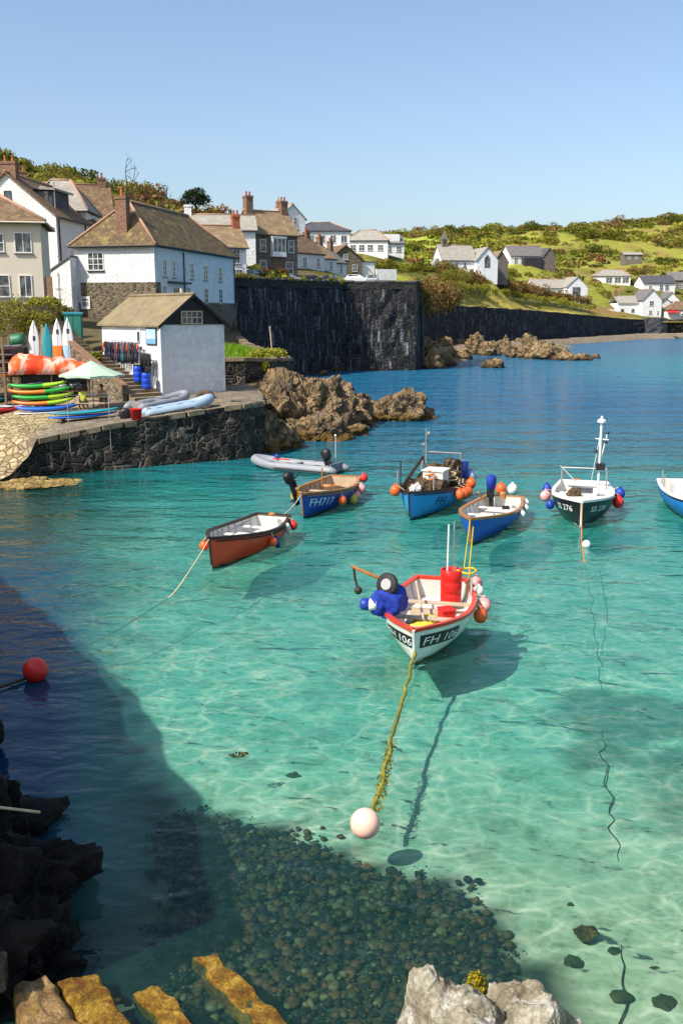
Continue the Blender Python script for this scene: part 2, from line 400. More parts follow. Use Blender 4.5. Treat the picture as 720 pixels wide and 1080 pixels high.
def land(X, Y):
    P = np.stack([np.ravel(X), np.ravel(Y)], -1)
    out = np.zeros(len(P))
    for i in range(0, len(P), 20000):
        d = np.sqrt(((P[i:i+20000, None, :]-cpa[None, :, :2])**2).sum(-1))
        out[i:i+20000] = _k(d) @ _w[:_n]+_w[_n]+P[i:i+20000] @ _w[_n+1:]
    return out.reshape(np.shape(X))
def gz(x, y): return float(land(np.array([x]), np.array([y]))[0])
# land side of the water's edge: walls, quay, then the far shore
COAST = [(-60, 30), (-30, 41), (-17, 41.5), (-14.3, 44.2), (-5.2, 49.6), (-3.9, 54), (-5, 60), (-4.6, 66), (-3.6, 70.5), (-4.2, 74), (-8, 84), (-10.5, 100), (-12.2, 106.4),
         (.3, 127.7), (9.8, 129), (10.6, 140), (11.9, 150), (15.3, 189.6), (26.3, 206.8), (44.2, 231.8), (63.2, 258.6), (86, 290.6), (92, 295), (115, 303), (150, 311), (190, 319), (260, 329), (400, 339), (800, 345), (800, 1200), (-400, 1200), (-400, 30)]
def inside(X, Y, poly):
    r = np.zeros(np.shape(X), bool); n = len(poly)
    for i in range(n):
        x0, y0 = poly[i]; x1, y1 = poly[(i+1) % n]
        if y0 == y1: continue
        c = ((y0 > Y) != (y1 > Y)) & (X < (x1-x0)*(Y-y0)/(y1-y0)+x0)
        r ^= c
    return r
xs = np.unique(np.round(np.concatenate([np.arange(-300, -60, 12), np.arange(-60, -34, 2), np.arange(-34, 20, .8), np.arange(20, 130, 2.0), np.arange(130, 330, 4), np.arange(330, 801, 20)]), 3))
ys = np.unique(np.round(np.concatenate([np.arange(30, 42, 2), np.arange(42, 140, .8), np.arange(140, 340, 2.0), np.arange(340, 700, 5), np.arange(700, 1200, 25)]), 3))
GX, GY = np.meshgrid(xs, ys)
GZ = land(GX, GY)
rs = np.random.RandomState(3)
def fbm(X, Y, s, o=4):
    out = np.zeros(X.shape)
    it = np.nditer([X, Y, out], op_flags=[['readonly'], ['readonly'], ['writeonly']])
    for a, b, c in it: c[...] = mnoise.fractal(Vector((float(a)*s, float(b)*s, 7.3)), 1.0, 2.0, o)
    return out
NB = fbm(GX, GY, .012, 5)
GZ = GZ+np.where(GY > 330, NB*6*np.clip((GY-330)/120, 0, 1), 0)+np.where(GY > 130, fbm(GX, GY, .07, 3)*.5, 0)
INS = inside(GX, GY, COAST)
ny, nx = GX.shape
idx = np.arange(nx*ny).reshape(ny, nx)
ok = INS[:-1, :-1] | INS[1:, :-1] | INS[:-1, 1:] | INS[1:, 1:]
use = np.zeros(GX.shape, bool)
for a_ in (slice(0, -1), slice(1, None)):
    for b_ in (slice(0, -1), slice(1, None)): use[a_, b_] |= ok
for i_, j_ in np.argwhere(use & ~INS):
    P_ = np.array([GX[i_, j_], GY[i_, j_]]); bd = None
    for A_, B_ in zip(COAST[:-1], COAST[1:]):
        A_, B_ = np.array(A_, float), np.array(B_, float); tt_ = np.clip(((P_-A_) @ (B_-A_))/((B_-A_) @ (B_-A_)), 0, 1); Q_ = A_+(B_-A_)*tt_; dd_ = ((P_-Q_)**2).sum()
        if bd is None or dd_ < bd[0]: bd = (dd_, Q_)
    GX[i_, j_], GY[i_, j_] = bd[1]; GZ[i_, j_] = gz(*bd[1]) if not (131 < bd[1][1] < 296 and bd[1][0] > 9) else np.interp(bd[1][1], [r_[1] for r_ in FARW], [r_[2] for r_ in FARW])-.25
q = np.stack([idx[:-1, :-1][ok], idx[:-1, 1:][ok], idx[1:, 1:][ok], idx[1:, :-1][ok]], -1)
me = bpy.data.meshes.new('terrain')
me.from_pydata(np.stack([GX.ravel(), GY.ravel(), GZ.ravel()], -1).tolist(), [], q.tolist())
# ground cover painted as real cover: fields, road, earth
cov = np.zeros((nx*ny, 4)); cov[:, 3] = 1
X, Y, Z = GX.ravel(), GY.ravel(), GZ.ravel()
hd = np.stack([X, Y*CT-(Z-CAMH)*ST], -1)
PX = 360+1000*X/np.maximum(hd[:, 1], 1); PY = 540-1000*((Z-CAMH)*CT+Y*ST)/np.maximum(hd[:, 1], 1)
n2 = fbm(GX, GY, .035, 5).ravel(); n3 = fbm(GX+500, GY, .12, 4).ravel()
def lerp(a, b, t): return a+(b-a)*np.clip(t, 0, 1)[:, None]
grass = np.array(C('97993f')[:3]); scrub = np.array(C('666a2e')[:3]); brown = np.array(C('96784a')[:3]); bright = np.array(C('aebd4c')[:3])
c = lerp(grass[None].repeat(len(X), 0), scrub, (n2-.0)*3)
c = lerp(c, brown, (n3-.15)*2.5*(n2 < .35))
fld = inside(X, Y, [(210, 500), (330, 470), (520, 520), (520, 640), (260, 640), (215, 560)])
c = np.where(fld[:, None], bright*(1+.1*n3[:, None]), c)
fld2 = inside(X, Y, [(125, 430), (300, 400), (420, 420), (420, 465), (230, 485), (140, 470)])
c = np.where(fld2[:, None], bright*.85*(1+.15*n3[:, None]), c)
fld3 = inside(X, Y, [(14, 300), (60, 330), (50, 470), (25, 600), (0, 600), (0, 400)])
c = np.where(fld3[:, None], bright*.9*(1+.2*n3[:, None]), c)
slope = inside(X, Y, [(14, 150), (17, 190), (87, 291), (110, 303), (100, 305), (72, 285), (30, 225), (16, 195)])
c = np.where(slope[:, None], np.array(C('a89a4e')[:3])*(1+.3*n3[:, None]), c)
town = (Y < 150) & (Y > 62) & (X > -40)
c = np.where(town[:, None], np.array(C('75694f')[:3])*(1+.3*n3[:, None]), c)
road = inside(X, Y, [(-13, 108), (0, 129.5), (9, 131), (12, 150), (12, 180), (4, 180), (2, 150), (-12, 118)])
c = np.where(road[:, None], np.array(C('6f6c68')[:3]), c)
quay = (Y < 62)
c = np.where(quay[:, None], np.array(C('8a7c63')[:3])*(1+.3*n3[:, None]), c)
lawn = inside(X, Y, [(-13, 69), (-3, 69), (-3.5, 77), (-8, 83), (-14, 80)])
c = np.where(lawn[:, None], np.array(C('6f8f2a')[:3]), c)
hillw = (X < 5) & (Y > 118) & (Y < 260) & ~road & ~town
c = np.where(hillw[:, None], np.array(C('5f5a26')[:3])*(1+.4*n3[:, None]), c)
cov[:, :3] = np.clip(c, .01, 1)
att = me.color_attributes.new('cover', 'FLOAT_COLOR', 'POINT'); att.data.foreach_set('color', cov.ravel())
t = NT('land_cover'); a = t.n('VertexColor'); a.layer_name = 'cover'
p = t.pos(); nn = t.noise(p, .55, 7, .7); n5 = t.noise(p, .09, 6, .7)
col = t.mix(t.ramp(nn, [(.36, .45), (.54, 0.)]), a.outputs[0], (.075, .075, .025, 1))
col = t.mix(t.ramp(n5, [(.52, 0.), (.7, .45)]), col, C('9a8a4a'))
t.bsdf(col, .95, t.bump(t.noise(p, 1.1, 8, .75), 1.0, .7), 0, .1)
me.materials.append(t.m); me.polygons.foreach_set('use_smooth', [True]*len(me.polygons))
ter = bpy.data.objects.new('terrain', me); COL.objects.link(ter); tag(ter, kind='structure')

# ================================================================== seabed and water
bx = np.unique(np.round(np.concatenate([np.arange(-300, -40, 20), np.arange(-40, 40, .5), np.arange(40, 900, 25)]), 3))
by = np.unique(np.round(np.concatenate([np.arange(-40, 4, 4), np.arange(4, 60, .4), np.arange(60, 140, 2), np.arange(140, 1000, 20), np.arange(1000, 4000, 300)]), 3))
BX, BY = np.meshgrid(bx, by)
depth = np.interp(BY, [-40, 6, 9, 12, 16, 22, 30, 40, 50, 70, 120, 300, 4000], [-.35, -.35, -.45, -.6, -.85, -1.05, -1.15, -1.3, -1.9, -3.0, -5, -6, -30])
depth = depth+fbm(BX, BY, .35, 4)*.09
# shallows off the slipway
depth = np.maximum(depth, -1.6+1.75*np.exp(-(((BX+17.5)/5)**2+((BY-41)/3.4)**2)))
me = bpy.data.meshes.new('seabed'); ny2, nx2 = BX.shape
ii = np.arange(nx2*ny2).reshape(ny2, nx2)
me.from_pydata(np.stack([BX.ravel(), BY.ravel(), depth.ravel()], -1).tolist(), [],
               np.stack([ii[:-1, :-1].ravel(), ii[:-1, 1:].ravel(), ii[1:, 1:].ravel(), ii[1:, :-1].ravel()], -1).tolist())
X, Y = BX.ravel(), BY.ravel()
n2 = fbm(BX, BY, .16, 5).ravel(); n3 = fbm(BX+99, BY, .55, 4).ravel()
def thru(*pts): return [tuple(at(px, py, -.8).xy) for px, py in pts]
def soft(poly, wob=1.2):
    return inside(X+n2*wob, Y+n3*wob, poly)
sand = np.array((.66, .64, .50)); rocky = np.array((.022, .026, .022)); weedc = np.array((.13, .17, .10)); mix = lambda a, b, t: a+(b-a)*t
k = np.zeros(len(X))
cobble_poly = [tuple(at(*q_, -.5).xy) for q_ in [(175, 845), (260, 860), (330, 880), (400, 905), (480, 940), (520, 980), (545, 1020), (560, 1085), (560, 1200), (150, 1200), (165, 1000), (170, 900)]]
k = np.maximum(k, soft(cobble_poly, .5)*.95)
k = np.maximum(k, soft(thru((560, 760), (640, 715), (760, 715), (760, 800), (650, 810), (590, 800)), 3.0)*.5)
k = np.maximum(k, soft(thru((-200, 600), (20, 610), (90, 700), (165, 830), (190, 1000), (190, 1090), (-300, 1090)), .8)*.8)  # bed darkened along the cliff's shadow outline, shade put into the rock tone
k = np.maximum(k, np.clip((n2-.22)*2.2, 0, .5)*(Y > 13))
c = mix(sand[None], rocky[None], k[:, None])
shal = np.exp(-(((X+17)/6)**2+((Y-41)/4)**2))
c = mix(c, np.array((.42, .30, .10))[None], np.clip(shal*1.5, 0, 1)[:, None])
cc = np.ones((len(X), 4)); cc[:, :3] = np.clip(c, 0, 1)
att = me.color_attributes.new('cover', 'FLOAT_COLOR', 'POINT'); att.data.foreach_set('color', cc.ravel())
t = NT('seabed_sand'); a = t.n('VertexColor'); a.layer_name = 'cover'; p = t.pos()
col = t.mix(t.ramp(t.noise(p, 1.1, 6, .7, .5), [(.5, 0.), (.68, .45)]), a.outputs[0], (.12, .17, .10, 1))
col = t.mix(t.ramp(t.noise(p, 5, 4, .7), [(.55, 0.), (.7, .4)]), col, (.1, .1, .06, 1))
t.bsdf(col, .95, t.bump(t.noise(p, 1.6, 3, .5), .4, .08), 0, .0)
me.materials.append(t.m); me.polygons.foreach_set('use_smooth', [True]*len(me.polygons))
sb = bpy.data.objects.new('seabed', me); COL.objects.link(sb); tag(sb, kind='structure')

# water: clear near by, the colour of deep water further out; ripples bend its reflections
t = NT('sea_water'); p = t.pos(); sx = t.n('SeparateXYZ'); t.l(p, sx.inputs[0])
geo = t.n('NewGeometry')
wp = t.mapping(p, (.75, 1.25, 1), (0, 0, R(12)))
h1 = t.noise(wp, 1.15, 2, .45, .6); h2 = t.noise(wp, 3.4, 2, .45, .4); h3 = t.noise(t.mapping(p, (.4, 1.0, 1), (0, 0, R(-14))), .3, 2, .5)
hh = t.math('ADD', t.math('ADD', t.math('MULTIPLY', h1, 1.0), t.math('MULTIPLY', h2, .34)), t.math('MULTIPLY', h3, 3.0))
hh = t.math('MULTIPLY', hh, t.maprange(sx.outputs[1], 16, 75, .8, 3.0)); nrm = t.bump(hh, 1.0, .07)
# net of focused light painted as a pattern in the surface's transmission colour
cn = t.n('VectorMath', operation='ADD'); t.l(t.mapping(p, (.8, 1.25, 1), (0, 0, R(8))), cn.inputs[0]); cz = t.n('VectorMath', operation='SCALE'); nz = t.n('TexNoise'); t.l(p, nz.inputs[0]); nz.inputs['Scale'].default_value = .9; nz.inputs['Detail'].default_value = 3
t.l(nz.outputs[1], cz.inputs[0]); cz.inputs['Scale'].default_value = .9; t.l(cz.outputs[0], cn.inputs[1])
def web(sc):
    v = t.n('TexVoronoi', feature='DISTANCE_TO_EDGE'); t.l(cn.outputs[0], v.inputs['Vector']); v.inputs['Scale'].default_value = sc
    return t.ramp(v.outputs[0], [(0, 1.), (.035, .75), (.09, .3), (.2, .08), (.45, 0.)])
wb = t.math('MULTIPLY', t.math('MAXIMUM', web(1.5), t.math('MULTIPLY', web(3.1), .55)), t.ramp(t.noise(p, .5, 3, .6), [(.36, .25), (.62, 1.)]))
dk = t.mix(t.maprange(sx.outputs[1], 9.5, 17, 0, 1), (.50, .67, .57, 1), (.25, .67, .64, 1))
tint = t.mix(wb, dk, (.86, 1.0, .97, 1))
trn = t.n('BsdfTransparent'); t.l(tint, trn.inputs[0])
far = t.maprange(sx.outputs[1], 14, 120, 0, 1)
scat = t.ramp(t.math('ADD', far, t.math('MULTIPLY', t.math('SUBTRACT', t.noise(p, .055, 4, .6), .5), .22)),
              [(0, (.09, .42, .33, 1)), (.12, (.045, .36, .29, 1)), (.24, (.018, .24, .22, 1)), (.36, (.012, .14, .20, 1)), (.6, (.012, .12, .24, 1)), (1, (.02, .15, .28, 1))])
patch = t.math('MULTIPLY', t.maprange(sx.outputs[0], 22, 60, 0, 1), t.math('MULTIPLY', t.maprange(sx.outputs[1], 70, 110, 0, 1), t.maprange(sx.outputs[1], 190, 130, 0, 1)))
scat = t.mix(t.math('MULTIPLY', patch, .75), scat, (.04, .33, .36, 1))
left_shade = t.math('MULTIPLY', t.maprange(t.math('ADD', t.math('ADD', sx.outputs[0], t.math('MULTIPLY', sx.outputs[1], .27)), t.math('MULTIPLY', t.noise(p, .5, 3), .8)), -.6, 1.2, 1, 0), t.math('MULTIPLY', t.maprange(sx.outputs[1], 34, 22, 0, 1), t.maprange(sx.outputs[1], 10.2, 12, 0, 1)))  # paints the water darker and bluer where the cliff's shade falls
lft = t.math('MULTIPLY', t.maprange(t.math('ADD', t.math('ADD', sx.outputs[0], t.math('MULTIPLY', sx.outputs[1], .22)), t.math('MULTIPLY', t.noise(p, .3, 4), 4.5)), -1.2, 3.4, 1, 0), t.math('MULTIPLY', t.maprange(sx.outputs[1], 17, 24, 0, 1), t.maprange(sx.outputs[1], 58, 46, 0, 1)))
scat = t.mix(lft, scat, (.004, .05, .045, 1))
scat = t.mix(left_shade, scat, (.005, .05, .115, 1))
dif = t.n('BsdfDiffuse'); t.l(scat, dif.inputs[0]); t.l(t.bump(hh, .35, .07), dif.inputs['Normal'])
kk = t.ramp(far, [(0, .04), (.06, .12), (.13, .32), (.26, .72), (.45, .94), (1, .98)])
kk = t.math('MAXIMUM', t.math('MAXIMUM', kk, t.math('MULTIPLY', left_shade, .6)), t.math('MULTIPLY', lft, .8))
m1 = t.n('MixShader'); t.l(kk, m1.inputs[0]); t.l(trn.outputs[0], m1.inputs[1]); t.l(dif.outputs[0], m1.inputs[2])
gl = t.n('BsdfGlossy'); gl.inputs['Roughness'].default_value = .06; t.l(nrm, gl.inputs['Normal'])
fr = t.n('Fresnel'); fr.inputs['IOR'].default_value = 1.33; t.l(nrm, fr.inputs['Normal'])
m2 = t.n('MixShader'); t.l(fr.outputs[0], m2.inputs[0]); t.l(m1.outputs[0], m2.inputs[1]); t.l(gl.outputs[0], m2.inputs[2])
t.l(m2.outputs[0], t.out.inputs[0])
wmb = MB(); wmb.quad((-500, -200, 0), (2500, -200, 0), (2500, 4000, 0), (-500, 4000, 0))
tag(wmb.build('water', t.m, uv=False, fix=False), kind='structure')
# ================================================================== walls, quay, steps
def wall_path(path, th, rough=0.0, sub=1.5, seed=0):
    """path of (x, y, z_bottom, z_top) with land on the left of travel; returns MB"""
    P = []
    for a, b in zip(path[:-1], path[1:]):
        a, b = np.array(a, float), np.array(b, float)
        n = max(1, int(np.linalg.norm((b-a)[:2])/sub))
        for i in range(n): P.append(a+(b-a)*i/n)
    P.append(np.array(path[-1], float))
    nz = 7; secs = []
    for i, p in enumerate(P):
        d = P[min(i+1, len(P)-1)][:2]-P[max(i-1, 0)][:2]; d = d/np.linalg.norm(d); nl = np.array([-d[1], d[0]])
        sec = []
        for j in range(nz+1):
            f = j/nz; z = p[2]+(p[3]-p[2])*f
            b = rough*(mnoise.noise(Vector((p[0]*.9+seed, p[1]*.9, z*1.1)))) - .06*(p[3]-p[2])*(1-f)*.6
            sec.append((p[0]+nl[0]*b, p[1]+nl[1]*b, z+(rough*.5*mnoise.noise(Vector((p[0]*1.3, p[1]*1.3, seed))) if j == nz else 0)))
        sec.append((p[0]+nl[0]*th, p[1]+nl[1]*th, sec[-1][2]))
        sec.append((p[0]+nl[0]*th, p[1]+nl[1]*th, p[2]))
        secs.append(sec)
    mb = MB(); mb.loft(secs); return mb
# stone quay
qpath = [(-17.6, 38.0, -1.6, -.5), (-15.9, 40.6, -1.5, -.15), (-15.0, 42.4, -1.8, .3), (-14.5, 43.5, -1.8, .95), (-14.2, 44.02, -1.8, 1.72), (-11.6, 45.6, -2, 2.12), (-8.7, 47.3, -2, 2.48), (-5.2, 49.4, -2, 2.8), (-4.3, 51.5, -2, 2.8), (-4.6, 56, -1, 2.75), (-5.2, 60, 0, 2.8)]
qr = T('stone_quay', 'dark stone quay wall with pale mortar below the white boat shed', 'quay wall', (0, 0, 0))
wall_path(qpath, 1.6, .14, .45, 3).build('quay_face', M['dark_stone'], qr)
# quay deck: coping at the edge, concrete and cobbles behind
mb = MB(); g = []
edge = [Vector((a, b, c)) for a, b, _, c in qpath]
back = [Vector(p) for p in [(-30, 40, .5), (-28, 43, .9), (-26, 45, 1.15), (-24, 47, 1.45), (-22.5, 49.5, 1.75), (-19, 55, 2.35), (-15, 58, 2.55), (-12.5, 58, 2.62), (-9.5, 58.5, 2.75), (-8.5, 60, 2.8), (-7.6, 62, 2.82), (-6.5, 64, 2.85)]]
rows = 9
for i in range(len(edge)-1):
    for s0 in range(4):
        f = i+s0/4; a = edge[i].lerp(edge[i+1], s0/4); b = back[i].lerp(back[i+1], s0/4)
        g.append([tuple(a.lerp(b, r/rows)+Vector((0, 0, .03+.035*mnoise.noise(Vector((f*2, r*1.7, 1)))))) for r in range(rows+1)])
g.append([tuple(edge[-1].lerp(back[-1], r/rows)+Vector((0, 0, .03))) for r in range(rows+1)])
mb.loft(g, closed=False, caps=False)
t = NT('quay_deck'); p = t.pos(); x_ = t.n('SeparateXYZ'); t.l(p, x_.inputs[0])
v = t.n('TexVoronoi', feature='DISTANCE_TO_EDGE'); t.l(p, v.inputs[0]); v.inputs['Scale'].default_value = 2.6
vc = t.n('TexVoronoi'); t.l(p, vc.inputs[0]); vc.inputs['Scale'].default_value = 2.6
se = t.n('SeparateColor'); t.l(vc.outputs['Color'], se.inputs[0])
cob = t.mix(t.ramp(v.outputs[0], [(.02, 0.), (.09, 1.)]), C('51452f'), t.ramp(se.outputs[0], [(0, C('94825f')), (.5, C('b7a57f')), (1, C('7d6d50'))]))
con = t.mix(t.ramp(t.noise(p, 1.1, 6, .7), [(.35, 0.), (.65, 1.)]), C('5f564a'), C('8c7f6b'))
mask = t.maprange(t.math('ADD', x_.outputs[0], t.math('MULTIPLY', t.noise(p, .8, 3), 1.5)), -14.3, -13.3, 0, 1)
col = t.mix(mask, cob, con); h = t.math('ADD', t.ramp(v.outputs[0], [(0, 0.), (.15, 1.)]), t.noise(p, 7, 4))
t.bsdf(col, .9, t.bump(h, .7, .06), 0, .2)
tag(mb.build('quay_deck', t.m, qr, smooth=True))
# rough coping stones along the edge
mb = MB()
for i in range(4, 9):
    a, b = edge[i], edge[i+1]; n = max(2, int((b-a).length/.85))
    for j in range(n):
        p0 = a.lerp(b, j/n+.02); p1 = a.lerp(b, (j+1)/n-.02); d = (p1-p0).normalized(); nl = Vector((-d.y, d.x, 0)); wd = .3+rng.random()*.7; hz = .01+rng.random()*.06
        A, B = p0-nl*(.22*rng.random()-.06), p1-nl*(.22*rng.random()-.06)
        mb.slab([tuple(A+Vector((0, 0, hz))), tuple(B+Vector((0, 0, hz+rng.uniform(-.03, .03)))), tuple(B+nl*wd+Vector((0, 0, hz))), tuple(A+nl*wd+Vector((0, 0, hz)))], .25)
mb.build('coping', M['step_stone'], qr)

# tall dark sea wall under the road
spath = [(-13.2, 104.6, 0, 11.35), (-12.4, 106, -1, 11.4), (.3, 127.2, -1.5, 11.55), (9.8, 128.6, -1.5, 11.6), (10.6, 131.5, -1, 11.6)]
sw = T('sea_wall', 'towering black stone sea wall streaked with white below the parked cars', 'sea wall', (0, 0, 0))
wall_path([(a, b, c, d-1.0) for a, b, c, d in spath], 2.6, .5, 1.2, 9).build('wall_face', M['sea_stone'], sw)
M['parapet_stone'] = stone('parapet_stone', [C('2a2a2a'), C('3b3936'), C('4a463f')], C('35332f'), 1.6, .05, 1., .1, (1, 1.5, 1))
wall_path([(a, b, d-1.0, d) for a, b, c, d in spath], .7, .12, .8, 4).build('parapet', M['parapet_stone'], sw)
mb = MB()
for a, b in zip(spath[:-1], spath[1:]):
    A, B = Vector((a[0], a[1], a[3])), Vector((b[0], b[1], b[3])); n = max(1, int((B-A).length/1.3)); d = (B-A).normalized(); nl = Vector((-d.y, d.x, 0))
    for j in range(n):
        p0, p1 = A.lerp(B, j/n+.004), A.lerp(B, (j+1)/n-.004); z = Vector((0, 0, .05+.12*rng.random()))
        mb.slab([tuple(p0-nl*.08+z), tuple(p1-nl*.08+z), tuple(p1+nl*.8+z), tuple(p0+nl*.8+z)], .2)
mb.build('coping', M['grey_stone'], sw)
# low wall continuing round the beach
fpath = [(10.8, 131.8, -1, 10.4), (12.5, 150, -1, 9.6), (16, 189, -1, 9.4), (27, 206, -.5, 8.9), (45, 231, 0, 8.2), (64, 258, .3, 7.1), (87, 290, .5, 5.7), (92, 294, .5, 5.6)]
fw = tag(wall_path(fpath, 4.5, .35, 2.2, 21).build('beach_wall', M['far_stone']), 'long low dark stone wall along the head of the far shingle beach', 'sea wall')
M['end_stone'] = stone('end_stone', [C('565250'), C('6b6664'), C('494646')], C('817b76'), 1.3, .05, .8, .1)
tag(wall_path([(92.3, 294.2, .5, 6.0), (98, 297, .5, 6.1), (101, 299.5, .5, 5.9)], 2, .2, 1.5, 5).build('abutment_wall', M['end_stone']), 'paler grey stone wall end where the beach wall meets the rocky bank', 'stone wall')
hb = wall_path([(101.4, 299.8, .5, 5.4), (115, 302.5, .4, 5.6), (150, 310.5, .4, 5.0), (190, 318.5, .3, 4.6), (260, 328, .3, 4.3)], 3, 1.1, 1.4, 33)
M['bank_rock'] = rockmat('bank_rock', [C('1c1712'), C('3d3224'), C('5b4a35'), C('6c5a3f')], scale=.6)
tag(hb.build('rocky_bank', M['bank_rock']), 'dark brown rocky bank below the white beach cottages', 'bank')

# far shingle beach
mb = MB(); g = []
sh = [(11, 131, -1), (13, 150, .2), (17.5, 186, .6), (29, 203, .7), (47, 228, .8), (66, 255, .9), (88, 287, 1.0), (101, 297, 1.0), (150, 308, 1), (190, 316.5, 1), (260, 326, 1), (340, 334, 1)]
for i in range(len(sh)-1):
    for s0 in range(10):
        f = s0/10; a = [sh[i][k]+(sh[i+1][k]-sh[i][k])*f for k in range(3)]
        row = []
        dx, dy = (.75, -.66) if i < 7 else (.17, -.98)
        wd = (18 if i < 4 else 5)*(1+.35*mnoise.noise(Vector((a[0]*.06, a[1]*.06, 2))))
        for r in range(9):
            q = r/8; row.append((a[0]+dx*wd*q, a[1]+dy*wd*q, a[2]+.5*(1-q)-2.0*q**1.3+.25*mnoise.noise(Vector((a[0]*.4, a[1]*.4, r*.8)))))
        g.append(row)
mb.loft(g, closed=False, caps=False)
t = NT('shingle'); p = t.pos()
col = t.ramp(t.noise(p, 1.4, 8, .8), [(.34, C('4c4339')), (.46, C('83745f')), (.6, C('a39580')), (.72, C('c4b7a4'))])
t.bsdf(col, .9, t.bump(t.noise(p, 1.6, 8, .8), 1, .5), 0, .2)
tag(mb.build('shingle_beach', t.m, smooth=True), kind='structure')

# grass topped retaining wall beside the shed
rw = T('retaining_wall', 'curved dark stone retaining wall holding a grassy plot beside the white shed', 'retaining wall', (0, 0, 0))
rp = [(-8.6, 65.2, 1.2, 4.35), (-6.6, 65.4, 1, 4.4), (-4.9, 66.8, .8, 4.35), (-3.9, 69.2, .8, 4.25), (-3.7, 71.6, .8, 4.15), (-4.4, 74, .8, 4.25), (-8, 84, .8, 4.8), (-10.5, 99, .5, 5.2), (-12, 105.8, .5, 5.5)]
wall_path(rp, .55, .12, .6, 41).build('wall_face', M['dark_stone'], rw)
mb = MB()
for a, b in zip(rp[:-1], rp[1:]):
    A, B = Vector((a[0], a[1], a[3])), Vector((b[0], b[1], b[3])); n = max(1, int((B-A).length/.6)); d = (B-A).normalized(); nl = Vector((-d.y, d.x, 0))
    for j in range(n):
        p0, p1 = A.lerp(B, j/n+.01), A.lerp(B, (j+1)/n-.01); z = Vector((0, 0, .06+.1*rng.random()))
        mb.slab([tuple(p0-nl*.1+z), tuple(p1-nl*.1+z), tuple(p1+nl*.6+z), tuple(p0+nl*.6+z)], .25)
mb.build('coping', M['step_stone'], rw)

# ================================================================== houses
def window(side, u, z, w, h, root, W_, D_, nx=2, nz=2, glass='glass', frame='white_paint', sill=True, sillm='grey_trim'):
    F = {'F': Matrix.Translation((0, 0, 0)), 'R': Matrix.Translation((W_, 0, 0)) @ Matrix.Rotation(R(90), 4, 'Z'),
         'L': Matrix.Translation((0, D_, 0)) @ Matrix.Rotation(R(-90), 4, 'Z'), 'B': Matrix.Translation((W_, D_, 0)) @ Matrix.Rotation(R(180), 4, 'Z')}[side]
    p = MB(); p.box(u-w/2, -.012, z, u+w/2, .05, z+h, 0, F); wo = p.build('window', M[glass], root)
    f = MB(); b = .07
    for (x0, z0, x1, z1) in [(u-w/2-b, z-b, u+w/2+b, z), (u-w/2-b, z+h, u+w/2+b, z+h+b), (u-w/2-b, z, u-w/2, z+h), (u+w/2, z, u+w/2+b, z+h)]:
        f.box(x0, -.06, z0, x1, .02, z1, 0, F)
    for i in range(1, nx): x = u-w/2+w*i/nx; f.box(x-.025, -.045, z, x+.025, .0, z+h, 0, F)
    for i in range(1, nz): y = z+h*i/nz; f.box(u-w/2, -.043, y-.025, u+w/2, .0, y+.025, 0, F)
    f.build('frame', M[frame], wo)
    if sill: MB().box(u-w/2-.14, -.13, z-b-.09, u+w/2+.14, .02, z-b-.004, 0, F).build('sill', M[sillm], wo)
    return wo
def door(side, u, w, h, root, W_, D_, mat='wood'):
    F = {'F': Matrix.Translation((0, 0, 0)), 'R': Matrix.Translation((W_, 0, 0)) @ Matrix.Rotation(R(90), 4, 'Z'), 'L': Matrix.Translation((0, D_, 0)) @ Matrix.Rotation(R(-90), 4, 'Z')}[side]
    m = MB(); m.box(u-w/2, -.03, 0, u+w/2, .05, h, 0, F)
    for q_ in ((-.06, u-w/2-.08, u-w/2), (-.06, u+w/2, u+w/2+.08)): m.box(q_[1], q_[0], 0, q_[2], .05, h+.08, 0, F)
    o = m.build('door', M[mat], root)
    MB().ball((u+w*.35, -.06, h*.5), .04, 8, 0, M=F).build('handle', M['metal'], o); return o
def chimney(root, x, y, z0, z1, w=.8, d=.6, pots=2, mat='brick', potm='terracotta', poth=.55):
    c = MB(); c.box(x-w/2, y-d/2, z0, x+w/2, y+d/2, z1-.25); c.box(x-w/2-.07, y-d/2-.07, z1-.25, x+w/2+.07, y+d/2+.07, z1-.1); c.box(x-w/2-.02, y-d/2-.02, z1-.1, x+w/2+.02, y+d/2+.02, z1)
    o = c.build('chimney', M[mat], root)
    for i in range(pots):
        q_ = x+(i-(pots-1)/2)*w/max(1, pots)
        MB().lathe([(.16, z1), (.14, z1+poth*.2), (.12, z1+poth*.8), (.16, z1+poth*.85), (.15, z1+poth), (.1, z1+poth), (.1, z1+poth*.6)], 10, 0, Matrix.Translation((q_, y, 0))).build('chimney_pot', M[potm], o)
